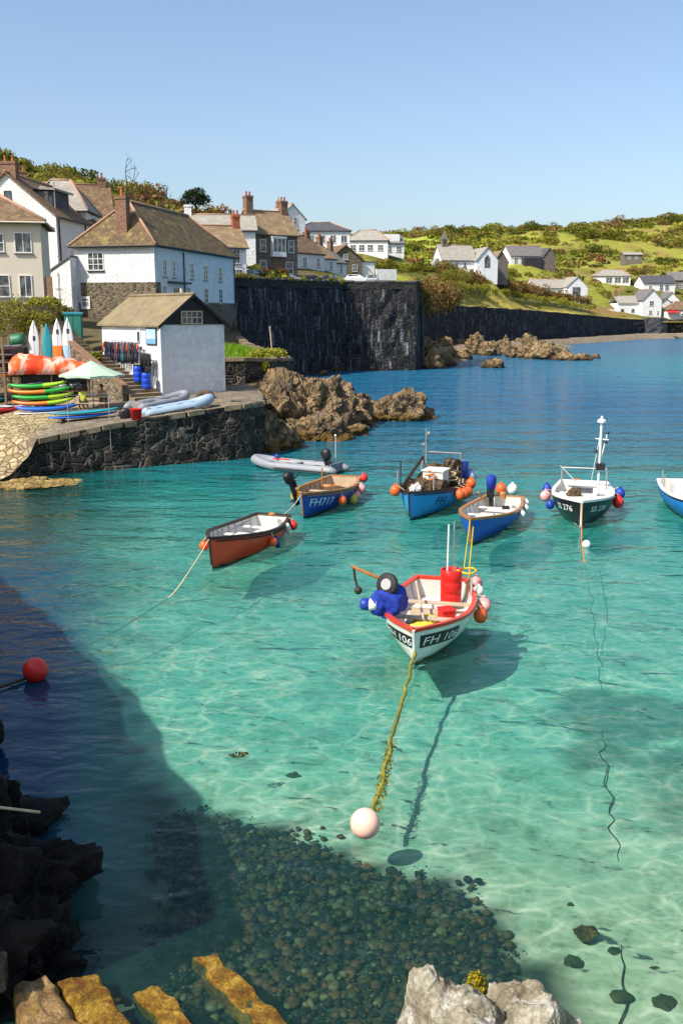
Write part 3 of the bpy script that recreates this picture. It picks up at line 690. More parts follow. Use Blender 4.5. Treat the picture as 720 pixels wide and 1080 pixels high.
def house(name, label, cat, loc, rz, W_, D_, He, Hr, roof='gx', wall='white_render', roofm='roof_grey', front=None, side=None, base=3, ov=.28, group=None, wins=(), trim='dark_trim', ridge='ridge', th=.16, gutter=True, hipx=None):
    r = T(name, label, cat, loc, R(rz), group)
    mb = MB(); z0 = -base
    mats = [M[wall], M[front or wall], M[side or wall]]
    if roof == 'gx':
        mb.add([(0, 0, z0), (W_, 0, z0), (W_, 0, He), (0, 0, He)], [(0, 1, 2, 3)], 1); mb.add([(0, D_, z0), (W_, D_, z0), (W_, D_, He), (0, D_, He)], [(3, 2, 1, 0)])
        for x, f in ((0, 2), (W_, 0)): mb.add([(x, 0, z0), (x, D_, z0), (x, D_, He), (x, D_/2, Hr), (x, 0, He)], [(0, 1, 2, 3, 4)], f)
    elif roof == 'gy':
        for x, f in ((0, 2), (W_, 0)): mb.add([(x, 0, z0), (x, D_, z0), (x, D_, He), (x, 0, He)], [(0, 1, 2, 3)], f)
        for y, f in ((0, 1), (D_, 0)): mb.add([(0, y, z0), (W_, y, z0), (W_, y, He), (W_/2, y, Hr), (0, y, He)], [(0, 1, 2, 3, 4)], f)
    else:
        mb.add([(0, 0, z0), (W_, 0, z0), (W_, 0, He), (0, 0, He)], [(0, 1, 2, 3)], 1); mb.add([(0, D_, z0), (W_, D_, z0), (W_, D_, He), (0, D_, He)], [(3, 2, 1, 0)])
        for x, f in ((0, 2), (W_, 0)): mb.add([(x, 0, z0), (x, D_, z0), (x, D_, He), (x, 0, He)], [(0, 1, 2, 3)], f)
    wo = mb.build('wall', mats, r)
    rm = MB(); rc = MB()
    if roof == 'gx':
        k = (Hr-He)/(D_/2); e = He-ov*k
        rm.slab([(-ov, -ov, e+th), (W_+ov, -ov, e+th), (W_+ov, D_/2, Hr+th), (-ov, D_/2, Hr+th)], th); rm.slab([(W_+ov, D_+ov, e+th), (-ov, D_+ov, e+th), (-ov, D_/2, Hr+th), (W_+ov, D_/2, Hr+th)], th)
        rc.tube([(-ov, D_/2, Hr+th+.02), (W_+ov, D_/2, Hr+th+.02)], .12, 6)
        gut = [((-ov, -ov-.06, e+th-.14), (W_+ov, -ov-.06, e+th-.14)), ((-ov, D_+ov+.06, e+th-.14), (W_+ov, D_+ov+.06, e+th-.14))]
    elif roof == 'gy':
        k = (Hr-He)/(W_/2); e = He-ov*k
        rm.slab([(-ov, D_+ov, e+th), (-ov, -ov, e+th), (W_/2, -ov, Hr+th), (W_/2, D_+ov, Hr+th)], th); rm.slab([(W_+ov, -ov, e+th), (W_+ov, D_+ov, e+th), (W_/2, D_+ov, Hr+th), (W_/2, -ov, Hr+th)], th)
        rc.tube([(W_/2, -ov, Hr+th+.02), (W_/2, D_+ov, Hr+th+.02)], .12, 6)
        gut = [((-ov-.06, -ov, e+th-.14), (-ov-.06, D_+ov, e+th-.14)), ((W_+ov+.06, -ov, e+th-.14), (W_+ov+.06, D_+ov, e+th-.14))]
    else:   # hip: 'hx' ridge along x, 'hy' ridge along y
        e = He; a0, a1 = -ov, W_+ov; b0, b1 = -ov, D_+ov
        if roof == 'hx':
            q_ = hipx if hipx is not None else D_/2; r0, r1 = (a0+q_, D_/2, Hr), (a1-q_, D_/2, Hr)
            rm.slab([(a0, b0, e+th), (a1, b0, e+th), r1, r0], th); rm.slab([(a1, b1, e+th), (a0, b1, e+th), r0, r1], th)
            rm.slab([(a0, b1, e+th), (a0, b0, e+th), r0], th); rm.slab([(a1, b0, e+th), (a1, b1, e+th), r1], th)
            hips = [((a0, b0, e+th), r0), ((a0, b1, e+th), r0), ((a1, b0, e+th), r1), ((a1, b1, e+th), r1), (r0, r1)]
        else:
            q_ = hipx if hipx is not None else W_/2; r0, r1 = (W_/2, b0+q_, Hr), (W_/2, b1-q_, Hr)
            rm.slab([(a0, b1, e+th), (a0, b0, e+th), r0, r1], th); rm.slab([(a1, b0, e+th), (a1, b1, e+th), r1, r0], th)
            rm.slab([(a0, b0, e+th), (a1, b0, e+th), r0], th); rm.slab([(a1, b1, e+th), (a0, b1, e+th), r1], th)
            hips = [((a0, b0, e+th), r0), ((a1, b0, e+th), r0), ((a0, b1, e+th), r1), ((a1, b1, e+th), r1), (r0, r1)]
        for h0, h1 in hips: rc.tube([Vector(h0)+Vector((0, 0, .03)), Vector(h1)+Vector((0, 0, .03))], .13, 6)
        gut = [((a0, b0-.06, e+th-.1), (a1, b0-.06, e+th-.1)), ((a1+.06, b0, e+th-.1), (a1+.06, b1, e+th-.1)), ((a0-.06, b0, e+th-.1), (a0-.06, b1, e+th-.1))]
    ro = rm.build('roof', M[roofm], r)
    rc.build('ridge_tiles', M[ridge], ro, True)
    if gutter:
        gm = MB()
        for a, b in gut: gm.tube([a, b], .07, 6)
        gm.build('gutter', M[trim], ro)
    for wn in wins:
        window(*wn[:5], r, W_, D_, **(wn[5] if len(wn) > 5 else {}))
    return r
def grp(o, s): o['group'] = s; return o

# --- boat shed on the quay
A = 40.0; ua = Vector((math.cos(R(A)), math.sin(R(A)), 0)); va = Vector((-math.sin(R(A)), math.cos(R(A)), 0))
SC = Vector((-10.45, 55.8, 2.62)); SW_, SL = 4.35, 7.5
shed = house('boat_shed', 'white washed boat shed with black tarred gable on the stone quay', 'shed', SC, A, SW_, SL, 4.25, 5.85, 'gy', 'white_render', 'roof_sheet', base=1.2, ov=.22, trim='dark_trim', ridge='roof_sheet', th=.1, gutter=False)
mb = MB(); mb.slab([(-.02, -.05, 4.2), (SW_+.02, -.05, 4.2), (SW_/2, -.05, 5.85)], 0.0)
mb = MB(); mb.add([(-.1, -.06, 4.22), (SW_+.1, -.06, 4.22), (SW_/2, -.06, 5.86), (-.1, .02, 4.22), (SW_+.1, .02, 4.22), (SW_/2, .02, 5.86)], [(0, 1, 2), (5, 4, 3), (0, 3, 4, 1), (1, 4, 5, 2), (2, 5, 3, 0)])
mb.build('gable_board', M['tar_board'], shed)
mb = MB()
for s_ in (-1, 1):
    a = (SW_/2+s_*(SW_/2+.25), -.23, 4.16); b = (SW_/2, -.23, 5.98)
    mb.slab([a, b, (b[0], -.17, b[2]), (a[0], -.17, a[2])], .2)
mb.build('barge_board', M['tar_board'], shed)
wo = MB().box(1.35, -.08, 4.28, 2.75, -.05, 4.98).build('window', M['glass'], shed)
f = MB()
for x in (1.35, 1.7, 2.05, 2.4, 2.75): f.box(x-.03, -.13, 4.25, x+.03, -.075, 5.0)
for z in (4.28, 4.63, 4.98): f.box(1.32, -.128, z-.03, 2.78, -.077, z+.03)
f.build('frame', M['pale_wood'], wo)
MB().box(.15, -.12, -.02, SW_+.1, -.003, .16).build('plinth_beam', M['wood'], shed)
window('L', SL-2.6, 3.05, .34, .75, shed, SW_, SL, 1, 1, 'glass', 'white_paint', True, 'white_paint')
mb = MB(); mb.tube([(-.1, -.1, .0), (-.1, -.1, 4.1)], .05, 6); mb.build('drainpipe', M['white_paint'], shed)
# door low on the steps side
door('L', SL-1.0-.55, .8, 1.9, shed, SW_, SL, 'white_paint')
def shp(u, v, z): return SC+ua*u+va*v+Vector((0, 0, z))

# --- main white house behind, hipped roof, long flank
H3 = atY(165, 330, 85); H3 = Vector((H3.x, 85, 8.4))
W3, D3 = 7.65, 20.0
wl = [('F', 2.05, 2.85, 1.4, 1.4, dict(nx=3, nz=3, frame='white_paint', sillm='dark_trim'))]
for u in (1.1, 2.6, 4.2, 7.1, 9.4, 11.8): pass
fl = [(2.0, 2.35, .62, 1.35), (4.0, 2.35, .55, 1.35), (8.2, 2.35, .7, 1.3), (11.6, 2.35, .9, 1.3), (15.6, 2.35, .9, 1.3), (1.8, .2, .7, 1.25), (7.2, .1, .75, 1.35), (11.6, .1, .95, 1.35), (15.6, .1, .9, 1.35)]
for u, z, a, b in fl: wl.append(('R', u, z, a, b, dict(nx=2, nz=3, frame='white_paint')))
wl.append(('R', 4.4, .35, 1.3, 1.0, dict(nx=3, nz=2, frame='white_paint')))
# local origin is the front left corner
h3 = house('white_house', 'large white house with brown hipped roof and brick chimney above the boat shed', 'house', H3-Vector((math.cos(R(-14))*W3, math.sin(R(-14))*W3, 0)), -14, W3, D3, 4.75, 8.95, 'hy', 'white_render', 'roof_mossy', base=.0, ov=.35, wins=wl, trim='dark_trim', hipx=3.6, ridge='ridge')
mb = MB(); mb.box(.5, -.07, -3.2, W3+.06, 1.0, 1.75); mb.box(.02, .05, -4.6, W3+.06, D3+.05, .12)
mb.build('stone_base', M['rubble_stone'], h3)
chimney(h3, 4.35, 1.0, 5.2, 9.1, 1.05, .8, 1, poth=.8)
MB().box(3.2, -.02, 4.55, 5.6, .02, 4.75)
for y_ in (6.2, 19.6): MB().tube([(W3+.1, y_, -.5), (W3+.1, y_, 4.6)], .06, 6).build('drainpipe', M['dark_trim'], h3)
MB().box(W3, 2.6, 1.75, W3+.5, 7.0, 1.9).build('porch_canopy', M['dark_trim'], h3)
# lean-to at its left, white wall with sloping top
lt = T('lean_to', 'white washed lean-to with sloping top against the left of the large white house', 'outbuilding', H3-Vector((math.cos(R(-14))*W3, math.sin(R(-14))*W3, 0))+Vector((-2.9, -.5, 0)), R(-14))
mb = MB(); mb.add([(0, 0, -2.7), (2.9, 0, -2.7), (2.9, 0, 3.9), (0, 0, 2.2), (0, 5, -2.7), (2.9, 5, -2.7), (2.9, 5, 3.9), (0, 5, 2.2)], [(0, 1, 2, 3), (1, 5, 6, 2), (5, 4, 7, 6), (4, 0, 3, 7), (3, 2, 6, 7), (0, 4, 5, 1)])
mb.build('wall', M['white_render'], lt)
MB().slab([(-.15, -.12, 2.25), (3.0, -.12, 4.05), (3.0, 5.1, 4.05), (-.15, 5.1, 2.25)], .12).build('roof', M['roof_grey'], lt)
mb = MB(); mb.tube([(.25, -.08, -2.7), (.25, -.08, 1.9), (-.1, -.08, 2.1)], .06, 6); mb.build('drainpipe', M['dark_trim'], lt)
mb = MB(); mb.tube([(1.7, -.08, -2.7), (1.7, -.08, 2.6)], .03, 6); mb.tube([(1.35, -.08, 1.2), (2.0, -.08, 1.2)], .02, 5); mb.build('aerial_pole', M['grey_trim'], lt)
tag(MB().box(-.45, -.05, -.6, .45, 0, .5).build('notice_board', M['steel_white']), 'small white notice board on the rubble stone wall', 'notice board')
nb = bpy.data.objects['notice_board']; nb.location = H3-Vector((math.cos(R(-14))*(W3-.9), math.sin(R(-14))*(W3-.9), -.15))+Vector((-.02, -.1, -.1)); nb.rotation_euler = (0, 0, R(-14))
for i, (a, b) in enumerate([(.25, .35), (.05, .28), (-.15, .33), (-.35, .2)]):
    pass
mb = MB(); mb.box(-.3, -.058, .12, .3, -.052, .3, 0); mb.box(-.28, -.058, -.35, .05, -.052, .02, 0); mb.box(.1, -.058, -.35, .3, -.052, .02, 0)
mb.build('printed_notice', M['grey_trim'], nb)

# --- cream house at the left edge
Hc = Vector((atY(47, 316, 74).x, 74, 8.3))
Wc, Dc = 10.5, 7
hc = house('cream_house', 'cream rendered two storey house with brown roof at the left edge', 'house', Hc-Vector((Wc*math.cos(R(12)), Wc*math.sin(R(12)), 0)), 12, Wc, Dc, 5.75, 8.6, 'hx', 'cream_render', 'roof_brown', base=3, ov=.45, hipx=4.5,
           wins=[('F', 9.2, 3.7, 1.1, 1.35, dict(nx=2, nz=1)), ('F', 7.4, 3.75, .75, 1.2, dict(nx=1, nz=2)), ('F', 5.3, 3.5, 1.5, 1.75, dict(nx=3, nz=1)), ('F', 2.5, 3.6, 1.3, 1.75, dict(nx=3, nz=1)),
                 ('F', 7.6, .45, .8, 1.5, dict(nx=1, nz=2)), ('F', 9.2, .45, .8, 1.5, dict(nx=2, nz=1))], trim='cream_render')
mb = MB(); mb.box(2.9, -.03, -.3, 5.5, .05, 2.2); mb.build('porch_shade', M['dark_trim'], hc)  # flat dark panel painted as the shade inside the porch
door('F', 4.9, .9, 2.0, hc, Wc, Dc, 'wood')
mb = MB(); mb.tube([(6.5, -.1, 0), (6.5, -.1, 5.5)], .06, 6); mb.build('drainpipe', M['cream_render'], hc)
mb = MB()
for i in range(9): mb.box(3.0+i*.28, -1.3, .0, 3.03+i*.28, -1.27, .95)
mb.box(2.9, -1.32, .95, 5.5, -1.25, 1.0); mb.build('porch_railing', M['grey_trim'], hc)
tag(MB().box(-.3, -.06, -.6, .25, .06, 1.9).build('timber_gate', M['wood']), 'tall brown timber gate between the cream house and the white lean-to', 'gate').location = (Hc.x+.35, 74.2, 8.3)

# --- white gabled house behind, with dormer
Hg = Vector((atY(62, 283, 95).x, 95, 11.9)); Wg, Dg = 9.4, 12.5; ag = -6
hg = house('gabled_house', 'tall white gabled house with grey dormer behind the cream house', 'house', Hg-Vector((Wg*math.cos(R(ag)), Wg*math.sin(R(ag)), 0)), ag, Wg, Dg, 4.8, 8.7, 'gy', 'white_render', 'roof_brown', base=3.5, ov=.3,
           wins=[('F', 4.75, 6.35, .6, .7, dict(nx=1, nz=1, frame='dark_trim')), ('R', 8.5, 1.0, .8, 1.2)])
chimney(hg, 4.7, .9, 8.2, 9.9, 1.5, .8, 2, 'brick')
for y_ in (.5, 7.5): MB().tube([(9.5, y_, -1), (9.5, y_, 4.5)], .07, 6).build('drainpipe', M['dark_trim'], hg)
d_ = MB(); d_.box(5.6, 2.4, 5.2, 8.2, 6.6, 7.6); do = d_.build('dormer', M['roof_slate'], hg)
MB().slab([(5.0, 2.0, 7.75), (8.6, 2.0, 7.6), (8.6, 7.0, 7.6), (5.0, 7.0, 8.5)], .2).build('dormer_roof', M['roof_pale'], do)
MB().box(6.0, 2.36, 6.1, 7.8, 2.41, 7.3).build('dormer_window', M['glass'], do)
mb = MB(); mb.tube([(8.5, 2.2, 4.6), (8.5, 2.2, 8.6)], .05, 6); mb.tube([(8.1, 2.2, 8.2), (8.9, 2.2, 8.2)], .03, 5); mb.build('aerial_pole', M['metal'], hg)
# --- pale roofed house further back
p_ = atY(104, 268, 112); hb2 = house('back_house', 'house with pale grey and brown roofs wedged behind the gabled house', 'house', (p_.x-9, 112, p_.z), 18, 10.5, 7.5, 4.2, 8.2, 'gx', 'white_render', 'roof_brown', base=4, wins=[('F', 8, 1.5, .8, 1.2)])
chimney(hb2, .7, 3.75, 7.4, 9.6, 1.2, .9, 2); chimney(hb2, 9.8, 3.75, 7.4, 9.2, .9, .7, 1)
p_ = atY(88, 262, 106); hb3 = house('slate_annex', 'low annex with pale slate roof sloping down right of the dormer', 'house', (p_.x-5.5, 104, p_.z), 2, 6.5, 6, 3.6, 7.2, 'hx', 'white_render', 'roof_pale', base=4, hipx=2.5)

# --- low white cottage, pale roof range and the tall stone house by the road
p_ = atY(223, 292, 114)
h5 = house('white_cottage', 'low white cottage with tan roof between the large white house and the stone house', 'house', (p_.x-1.8, 114, p_.z-.2), 24, 6.2, 6.0, 3.75, 6.2, 'gx', 'white_render', 'roof_warm', base=2,
           wins=[('F', 5.0, 1.9, .7, 1.5, dict(nx=2, nz=3)), ('F', 5.1, .2, 1.1, .9, dict(nx=3, nz=2)), ('F', 2.2, 1.9, .7, 1.5)])
chimney(h5, 5.9, 3, 5.8, 7.6, .9, .8, 2, 'terracotta', 'terracotta', .6)
p_ = atY(197, 258, 124)
h5b = house('long_pale_roofed_house', 'long house showing only a pale grey roof behind the white cottage', 'house', (p_.x-1, 126, p_.z-1.5), 10, 9.5, 6.5, 3.6, 5.6, 'gx', 'white_render', 'roof_pale', base=4)
chimney(h5b, 1.0, 3.2, 5.2, 6.9, .9, .7, 0, 'white_render')
p_ = atY(270, 291, 131)
h6 = house('stone_house', 'tall grey stone house with white gable, bay window and two chimneys beside the parked cars', 'house', (p_.x, 131, 12.4), 32, 6.4, 6.2, 5.55, 8.6, 'gx', 'grey_stone', 'roof_warm', front='grey_stone', side='white_render', base=2,
           wins=[('F', 1.1, 3.2, .8, 1.5, dict(nx=1, nz=2)), ('F', 5.4, 3.2, .8, 1.5, dict(nx=1, nz=2)), ('F', 1.1, .4, .9, 1.6, dict(nx=1, nz=2)), ('F', 5.1, .3, 1.0, 1.6, dict(nx=1, nz=2))])
b_ = MB(); b_.box(2.2, -.75, 2.55, 4.3, -.003, 3.0); b_.box(2.25, -.7, 2.95, 4.25, -.003, 5.0, 0); b_.box(2.15, -.8, 5.0, 4.35, -.003, 5.15); bo = b_.build('bay_window', M['white_paint'], h6)
g_ = MB()
for i in range(3): g_.box(2.37+i*.63, -.72, 3.2, 2.87+i*.63, -.68, 4.85)
g_.build('pane', M['glass'], bo)
door('F', 3.2, .9, 2.0, h6, 6.4, 6.2, 'wood')
chimney(h6, .55, 3.1, 7.6, 10.6, 1.0, 1.1, 2); chimney(h6, 5.9, 3.1, 7.6, 10.2, 1.0, 1.0, 2)
# terrace along the road
pts = [(302, 147), (318, 157), (331, 167)]
for i, (px, Y_) in enumerate(pts):
    p_ = atY(px, 290, Y_); rl = ['roof_brown', 'roof_warm', 'roof_grey'][i]
    hh_ = house('terraced_cottage', ['white terraced cottage with brown roof next to the tall stone house', 'middle white terraced cottage with tan roof along the road', 'far white terraced cottage with grey roof at the end of the row'][i], 'house', (p_.x-.3, Y_, 12.0), 56, 10.5, 6.5, [4.6, 4.4, 4.2][i], [7.4, 7.0, 6.6][i], 'gx', 'white_render', rl, base=2, ov=.15, group='white terraced cottages along the harbour road',
                wins=[('F', u, z, .8, 1.2) for u in (1.6, 5.2, 8.8) for z in (2.7, .5)] + [('L', 4.5, 2.7, .7, 1.1)])
    chimney(hh_, 10, 3.2, 6.4, 8.2, .9, .8, 2)
# gabled house up the hill
p_ = atY(298, 252, 190); hh_ = house('hillside_gabled_house', 'white house with dark edged gable and balcony high behind the stone house', 'house', (p_.x-.5, 190, p_.z), 28, 5.4, 8, 4.0, 6.6, 'gy', 'white_render', 'roof_pale', base=5, side='white_render',
      wins=[('F', 1.5, .5, .9, 1.5), ('F', 3.6, .5, .9, 1.5), ('F', 2.2, 2.9, .7, 1.2), ('F', 3.3, 2.9, .7, 1.2)])
MB().box(.3, -1.4, -.1, 5.1, -.003, .1).build('balcony', M['white_paint'], hh_)
chimney(hh_, 2.7, 6.5, 6, 7.8, .8, .8, 1)
p_ = atY(312, 272, 200)
h9 = house('slate_roofed_house', 'wide white two storey house with grey slate hipped roof above the road', 'house', (p_.x-.3, 200, p_.z), 4, 11.3, 8, 5.3, 7.4, 'hx', 'white_render', 'roof_slate', base=4,
      wins=[('F', u, 3.1, 1.1, 1.4, dict(nx=2, nz=1)) for u in (1.4, 3.5, 5.7, 7.9, 10.1)]+[('F', 1.5, .5, 1.3, 1.4), ('F', 7.4, .5, 1.3, 1.4), ('F', 10, .5, 1.2, 1.4)])
chimney(h9, .8, 4, 6, 8.3, .9, .8, 2); MB().box(3.6, -1.2, 1.9, 9.9, -.003, 2.2).build('porch_canopy', M['white_paint'], h9)
p_ = atY(347, 286, 188)
h10 = house('stone_cottage', 'small stone gabled cottage with white extension behind the parked cars', 'house', (p_.x, 188, p_.z-.3), 20, 6.8, 7, 2.6, 5.2, 'gy', 'rubble_stone', 'roof_brown', base=3, wins=[('F', 3.4, 2.6, .8, .9), ('F', 1.5, .4, .9, 1.2), ('F', 5.3, .4, .9, 1.2)])
MB().box(6.81, .5, -2, 9.6, 4.5, 2.2).build('extension', M['white_render'], h10); MB().slab([(6.81, .3, 2.5), (9.9, .3, 2.25), (9.9, 4.7, 2.25), (6.81, 4.7, 2.5)], .15).build('extension_roof', M['roof_grey'], h10)
MB().box(9.7, -.2, -2, 14, .1, .9).build('garden_wall', M['white_render'], h10)
p_ = atY(366, 268, 230)
h11 = house('pale_roofed_house', 'broad white house with wide pale roof right of the slate roofed house', 'house', (p_.x, 230, p_.z), -4, 9.5, 9, 3.0, 5.8, 'hx', 'white_render', 'roof_pale', base=4, hipx=3, wins=[('F', u, .9, 1.2, 1.2) for u in (1.4, 3.4, 5.4, 7.8)])
p_ = atY(394, 268, 242)
h12 = house('flat_dormer_house', 'small white house with low grey roofs at the foot of the far hill', 'house', (p_.x, 242, p_.z), 8, 7.6, 7, 2.7, 4.6, 'gx', 'white_render', 'roof_grey', base=4, wins=[('F', u, .7, 1.2, 1.2) for u in (1.3, 3.8, 6.3)])
MB().box(1, .6, 3.0, 6.6, 4, 4.9).build('dormer', M['white_render'], h12)
# church
p_ = atY(466, 285, 233)
ch = house('church', 'white stone church with pale slate roof and small bell turret below the green hill', 'church', (p_.x, 233, p_.z-.2), 12, 8.4, 8, 2.7, 6.2, 'gx', 'white_render', 'roof_pale', base=3, wins=[('F', u, .8, .5, 1.2, dict(nx=1, nz=1, sill=False)) for u in (1.5, 3.6, 5.7)])
t_ = MB(); t_.box(1.0, 3.4, 5.9, 2.3, 4.6, 7.6); t_.add([(.9, 3.3, 7.6), (2.4, 3.3, 7.6), (2.4, 4.7, 7.6), (.9, 4.7, 7.6), (1.65, 4, 9.9)], [(0, 1, 4), (1, 2, 4), (2, 3, 4), (3, 0, 4)]); to = t_.build('bell_turret', M['grey_stone'], ch)
MB().box(1.35, 3.38, 6.5, 1.95, 3.42, 7.3).build('louvre', M['dark_trim'], to)
def gable_part(par, x0, y0, W_, D_, He, Hr, wallm, roofm, nm):
    m = MB(); m.add([(x0, y0, -3), (x0+W_, y0, -3), (x0+W_, y0, He), (x0+W_/2, y0, Hr), (x0, y0, He)], [(0, 1, 2, 3, 4)]); m.add([(x0, y0+D_, -3), (x0+W_, y0+D_, -3), (x0+W_, y0+D_, He), (x0+W_/2, y0+D_, Hr), (x0, y0+D_, He)], [(4, 3, 2, 1, 0)])
    for x in (x0, x0+W_): m.add([(x, y0, -3), (x, y0+D_, -3), (x, y0+D_, He), (x, y0, He)], [(0, 1, 2, 3)])
    o = m.build(nm, M[wallm], par); q = MB()
    k = (Hr-He)/(W_/2)*.25
    q.slab([(x0-.25, y0+D_, He-k+.15), (x0-.25, y0-.25, He-k+.15), (x0+W_/2, y0-.25, Hr+.15), (x0+W_/2, y0+D_, Hr+.15)], .15); q.slab([(x0+W_+.25, y0-.25, He-k+.15), (x0+W_+.25, y0+D_, He-k+.15), (x0+W_/2, y0+D_, Hr+.15), (x0+W_/2, y0-.25, Hr+.15)], .15)
    q.build(nm+'_roof', M[roofm], o); return o
tr = gable_part(ch, 8.0, -1.6, 5.4, 9, 2.6, 5.6, 'white_render', 'roof_pale', 'transept')
MB().add([(10.0, -1.66, .9), (11.4, -1.66, .9), (11.4, -1.66, 3.0), (10.7, -1.66, 4.0), (10.0, -1.66, 3.0), (10.0, -1.6, .9), (11.4, -1.6, .9), (11.4, -1.6, 3.0), (10.7, -1.6, 4.0), (10.0, -1.6, 3.0)], [(0, 1, 2, 3, 4), (9, 8, 7, 6, 5)]+[(i, i+5, (i+1) % 5+5, (i+1) % 5) for i in range(5)]).build('arched_window', M['glass'], ch)
gable_part(ch, 13.6, 1.5, 3.6, 7, 2.4, 5.0, 'grey_stone', 'roof_warm', 'vestry'); gable_part(ch, -2.0, 1.0, 2.2, 3, 1.5, 3.0, 'white_render', 'roof_pale', 'porch')
# houses round the bay
p_ = atY(538, 279, 330); hh_ = house('hillside_farmhouse', 'grey roofed house standing alone on the green hillside behind the church', 'house', (p_.x, 330, p_.z), 14, 12.5, 9, 3.0, 6.4, 'gx', 'white_render', 'roof_grey', base=4, wins=[('F', 2, .7, 1.1, 1.4), ('F', 6, .7, 1.1, 1.4)])
gable_part(hh_, 11, -2, 4.5, 8, 2.8, 5.6, 'grey_stone', 'roof_slate', 'wing'); MB().box(4, -2.5, -3, 10.5, -.003, 2.3).build('lean_to', M['dark_trim'], hh_)
p_ = atY(563, 311, 305); hh_ = house('white_bungalow', 'white bungalow with pale roof and open gable above the beach wall', 'house', (p_.x, 305, p_.z-.5), 10, 13, 9, 2.7, 5.4, 'gx', 'white_render', 'roof_pale', base=4, wins=[('F', u, .7, 1.2, 1.3) for u in (2, 5, 8.4)])
gable_part(hh_, 9.4, -3, 7, 9, 3.0, 6.0, 'white_render', 'roof_pale', 'gable_wing'); MB().box(11.4, -3.06, .1, 14, -3.003, 2.9).build('patio_door', M['glass'], hh_)
p_ = atY(627, 299, 350); house('grey_bungalow', 'low grey roofed bungalow with dark glazed front on the slope', 'house', (p_.x, 350, p_.z), -4, 12.5, 8, 2.6, 5.0, 'hx', 'white_render', 'roof_pale', base=4, hipx=3, wins=[('F', u, .4, 2.2, 1.7) for u in (5, 8, 10.8)])
p_ = atY(658, 274.5, 400); house('field_barn', 'small grey roofed barn alone in the green field', 'barn', (p_.x, 400, p_.z), 0, 7.4, 6, 2.3, 3.4, 'gx', 'grey_stone', 'roof_pale', base=3, wins=[('F', 2, .5, 1, 1.2), ('F', 5, .5, 1, 1.2)])
p_ = atY(678, 307, 340); hh_ = house('blue_roofed_bungalow', 'white bungalow with blue grey slate roof above the front beach cottage', 'house', (p_.x, 340, p_.z), 6, 11.5, 8, 2.9, 5.4, 'gx', 'white_render', 'roof_slate', base=4, wins=[('F', 6.5, .4, 1.3, 1.7), ('F', 8.6, .4, 1.3, 1.7), ('F', 2.5, .7, 1, 1.2)])
p_ = atY(704, 306, 352); house('stone_fronted_house', 'pale stone house with grey roof at the right edge of the hill village', 'house', (p_.x, 352, p_.z), -8, 12, 8, 3.6, 6.4, 'gx', 'grey_stone', 'roof_grey', base=4, wins=[('F', u, .7, 1.1, 1.3) for u in (2, 4.6, 7.5)])
p_ = atY(678, 333, 308); hh_ = house('beach_cottage', 'white two storey cottage with front gable standing right above the beach bank', 'house', (p_.x-.4, 308, 6.4), 8, 6.4, 10, 5.2, 8.4, 'gy', 'white_render', 'roof_grey', base=2, wins=[('F', 3.0, 3.5, 1.3, 1.3), ('F', 2.8, .8, 1.0, 1.1), ('F', 5.3, .7, .6, 1.0)])
gable_part(hh_, 6.41, 3, 6, 5, 3.2, 5.6, 'white_render', 'roof_slate', 'side_wing')
m_ = MB(); m_.box(-7, 2.5, -2, -.003, 9, 4.2); wg = m_.build('left_range', M['white_render'], hh_); MB().slab([(-7.3, 2.2, 4.2), (0, 2.2, 4.2), (0, 6, 6.6), (-7.3, 6, 6.6)], .2).slab([(0, 9.3, 4.2), (-7.3, 9.3, 4.2), (-7.3, 6, 6.6), (0, 6, 6.6)], .2).build('left_range_roof', M['roof_pale'], wg)
for u in (-5.5, -2): MB().box(u-.5, 2.44, 1.2, u+.5, 2.497, 2.4).build('window', M['glass'], hh_)
MB().box(-13.5, 1, -2, -7.01, 5, 2.2).build('garage', M['white_render'], hh_)
chimney(hh_, -6.6, 6, 6, 8.2, .9, .8, 2)
p_ = atY(699, 325, 330); house('small_gabled_house', 'small white house with three windows in its pointed gable', 'house', (p_.x, 330, p_.z-.3), 4, 5.6, 8, 3.0, 5.6, 'gy', 'white_render', 'roof_grey', base=4, wins=[('F', u, 1.2, .7, 1.6) for u in (1.5, 2.8, 4.1)])
p_ = atY(704, 336, 306); hh_ = house('tiled_roof_cafe', 'brown tiled hipped roof building with red awning at the right edge by the beach', 'building', (p_.x, 306, 5.5), 0, 10, 8, 2.9, 5.6, 'hx', 'white_render', 'roof_brown', base=2, wins=[('F', 5, .5, 1.5, 1.4), ('F', 8, .5, 1.5, 1.4)])
M['red_cloth'] = pm('red_cloth', C('b52a20'), .8, .2)
MB().slab([(-.8, -2.2, 2.2), (3.2, -2.2, 2.2), (3.2, -.003, 2.85), (-.8, -.003, 2.85)], .12).build('awning', M['red_cloth'], hh_)
from mathutils.bvhtree import BVHTree
def bvh_of(o):
    me = o.data; return BVHTree.FromPolygons([o.matrix_basis @ v.co for v in me.vertices], [p.vertices[:] for p in me.polygons])
BV = [bvh_of(bpy.data.objects['terrain']), bvh_of(bpy.data.objects['quay_deck'])]
def ground(x, y):
    z = -9
    for b in BV:
        h = b.ray_cast(Vector((x, y, 300)), Vector((0, 0, -1)))
        if h[0] is not None: z = max(z, h[0].z)
    return z
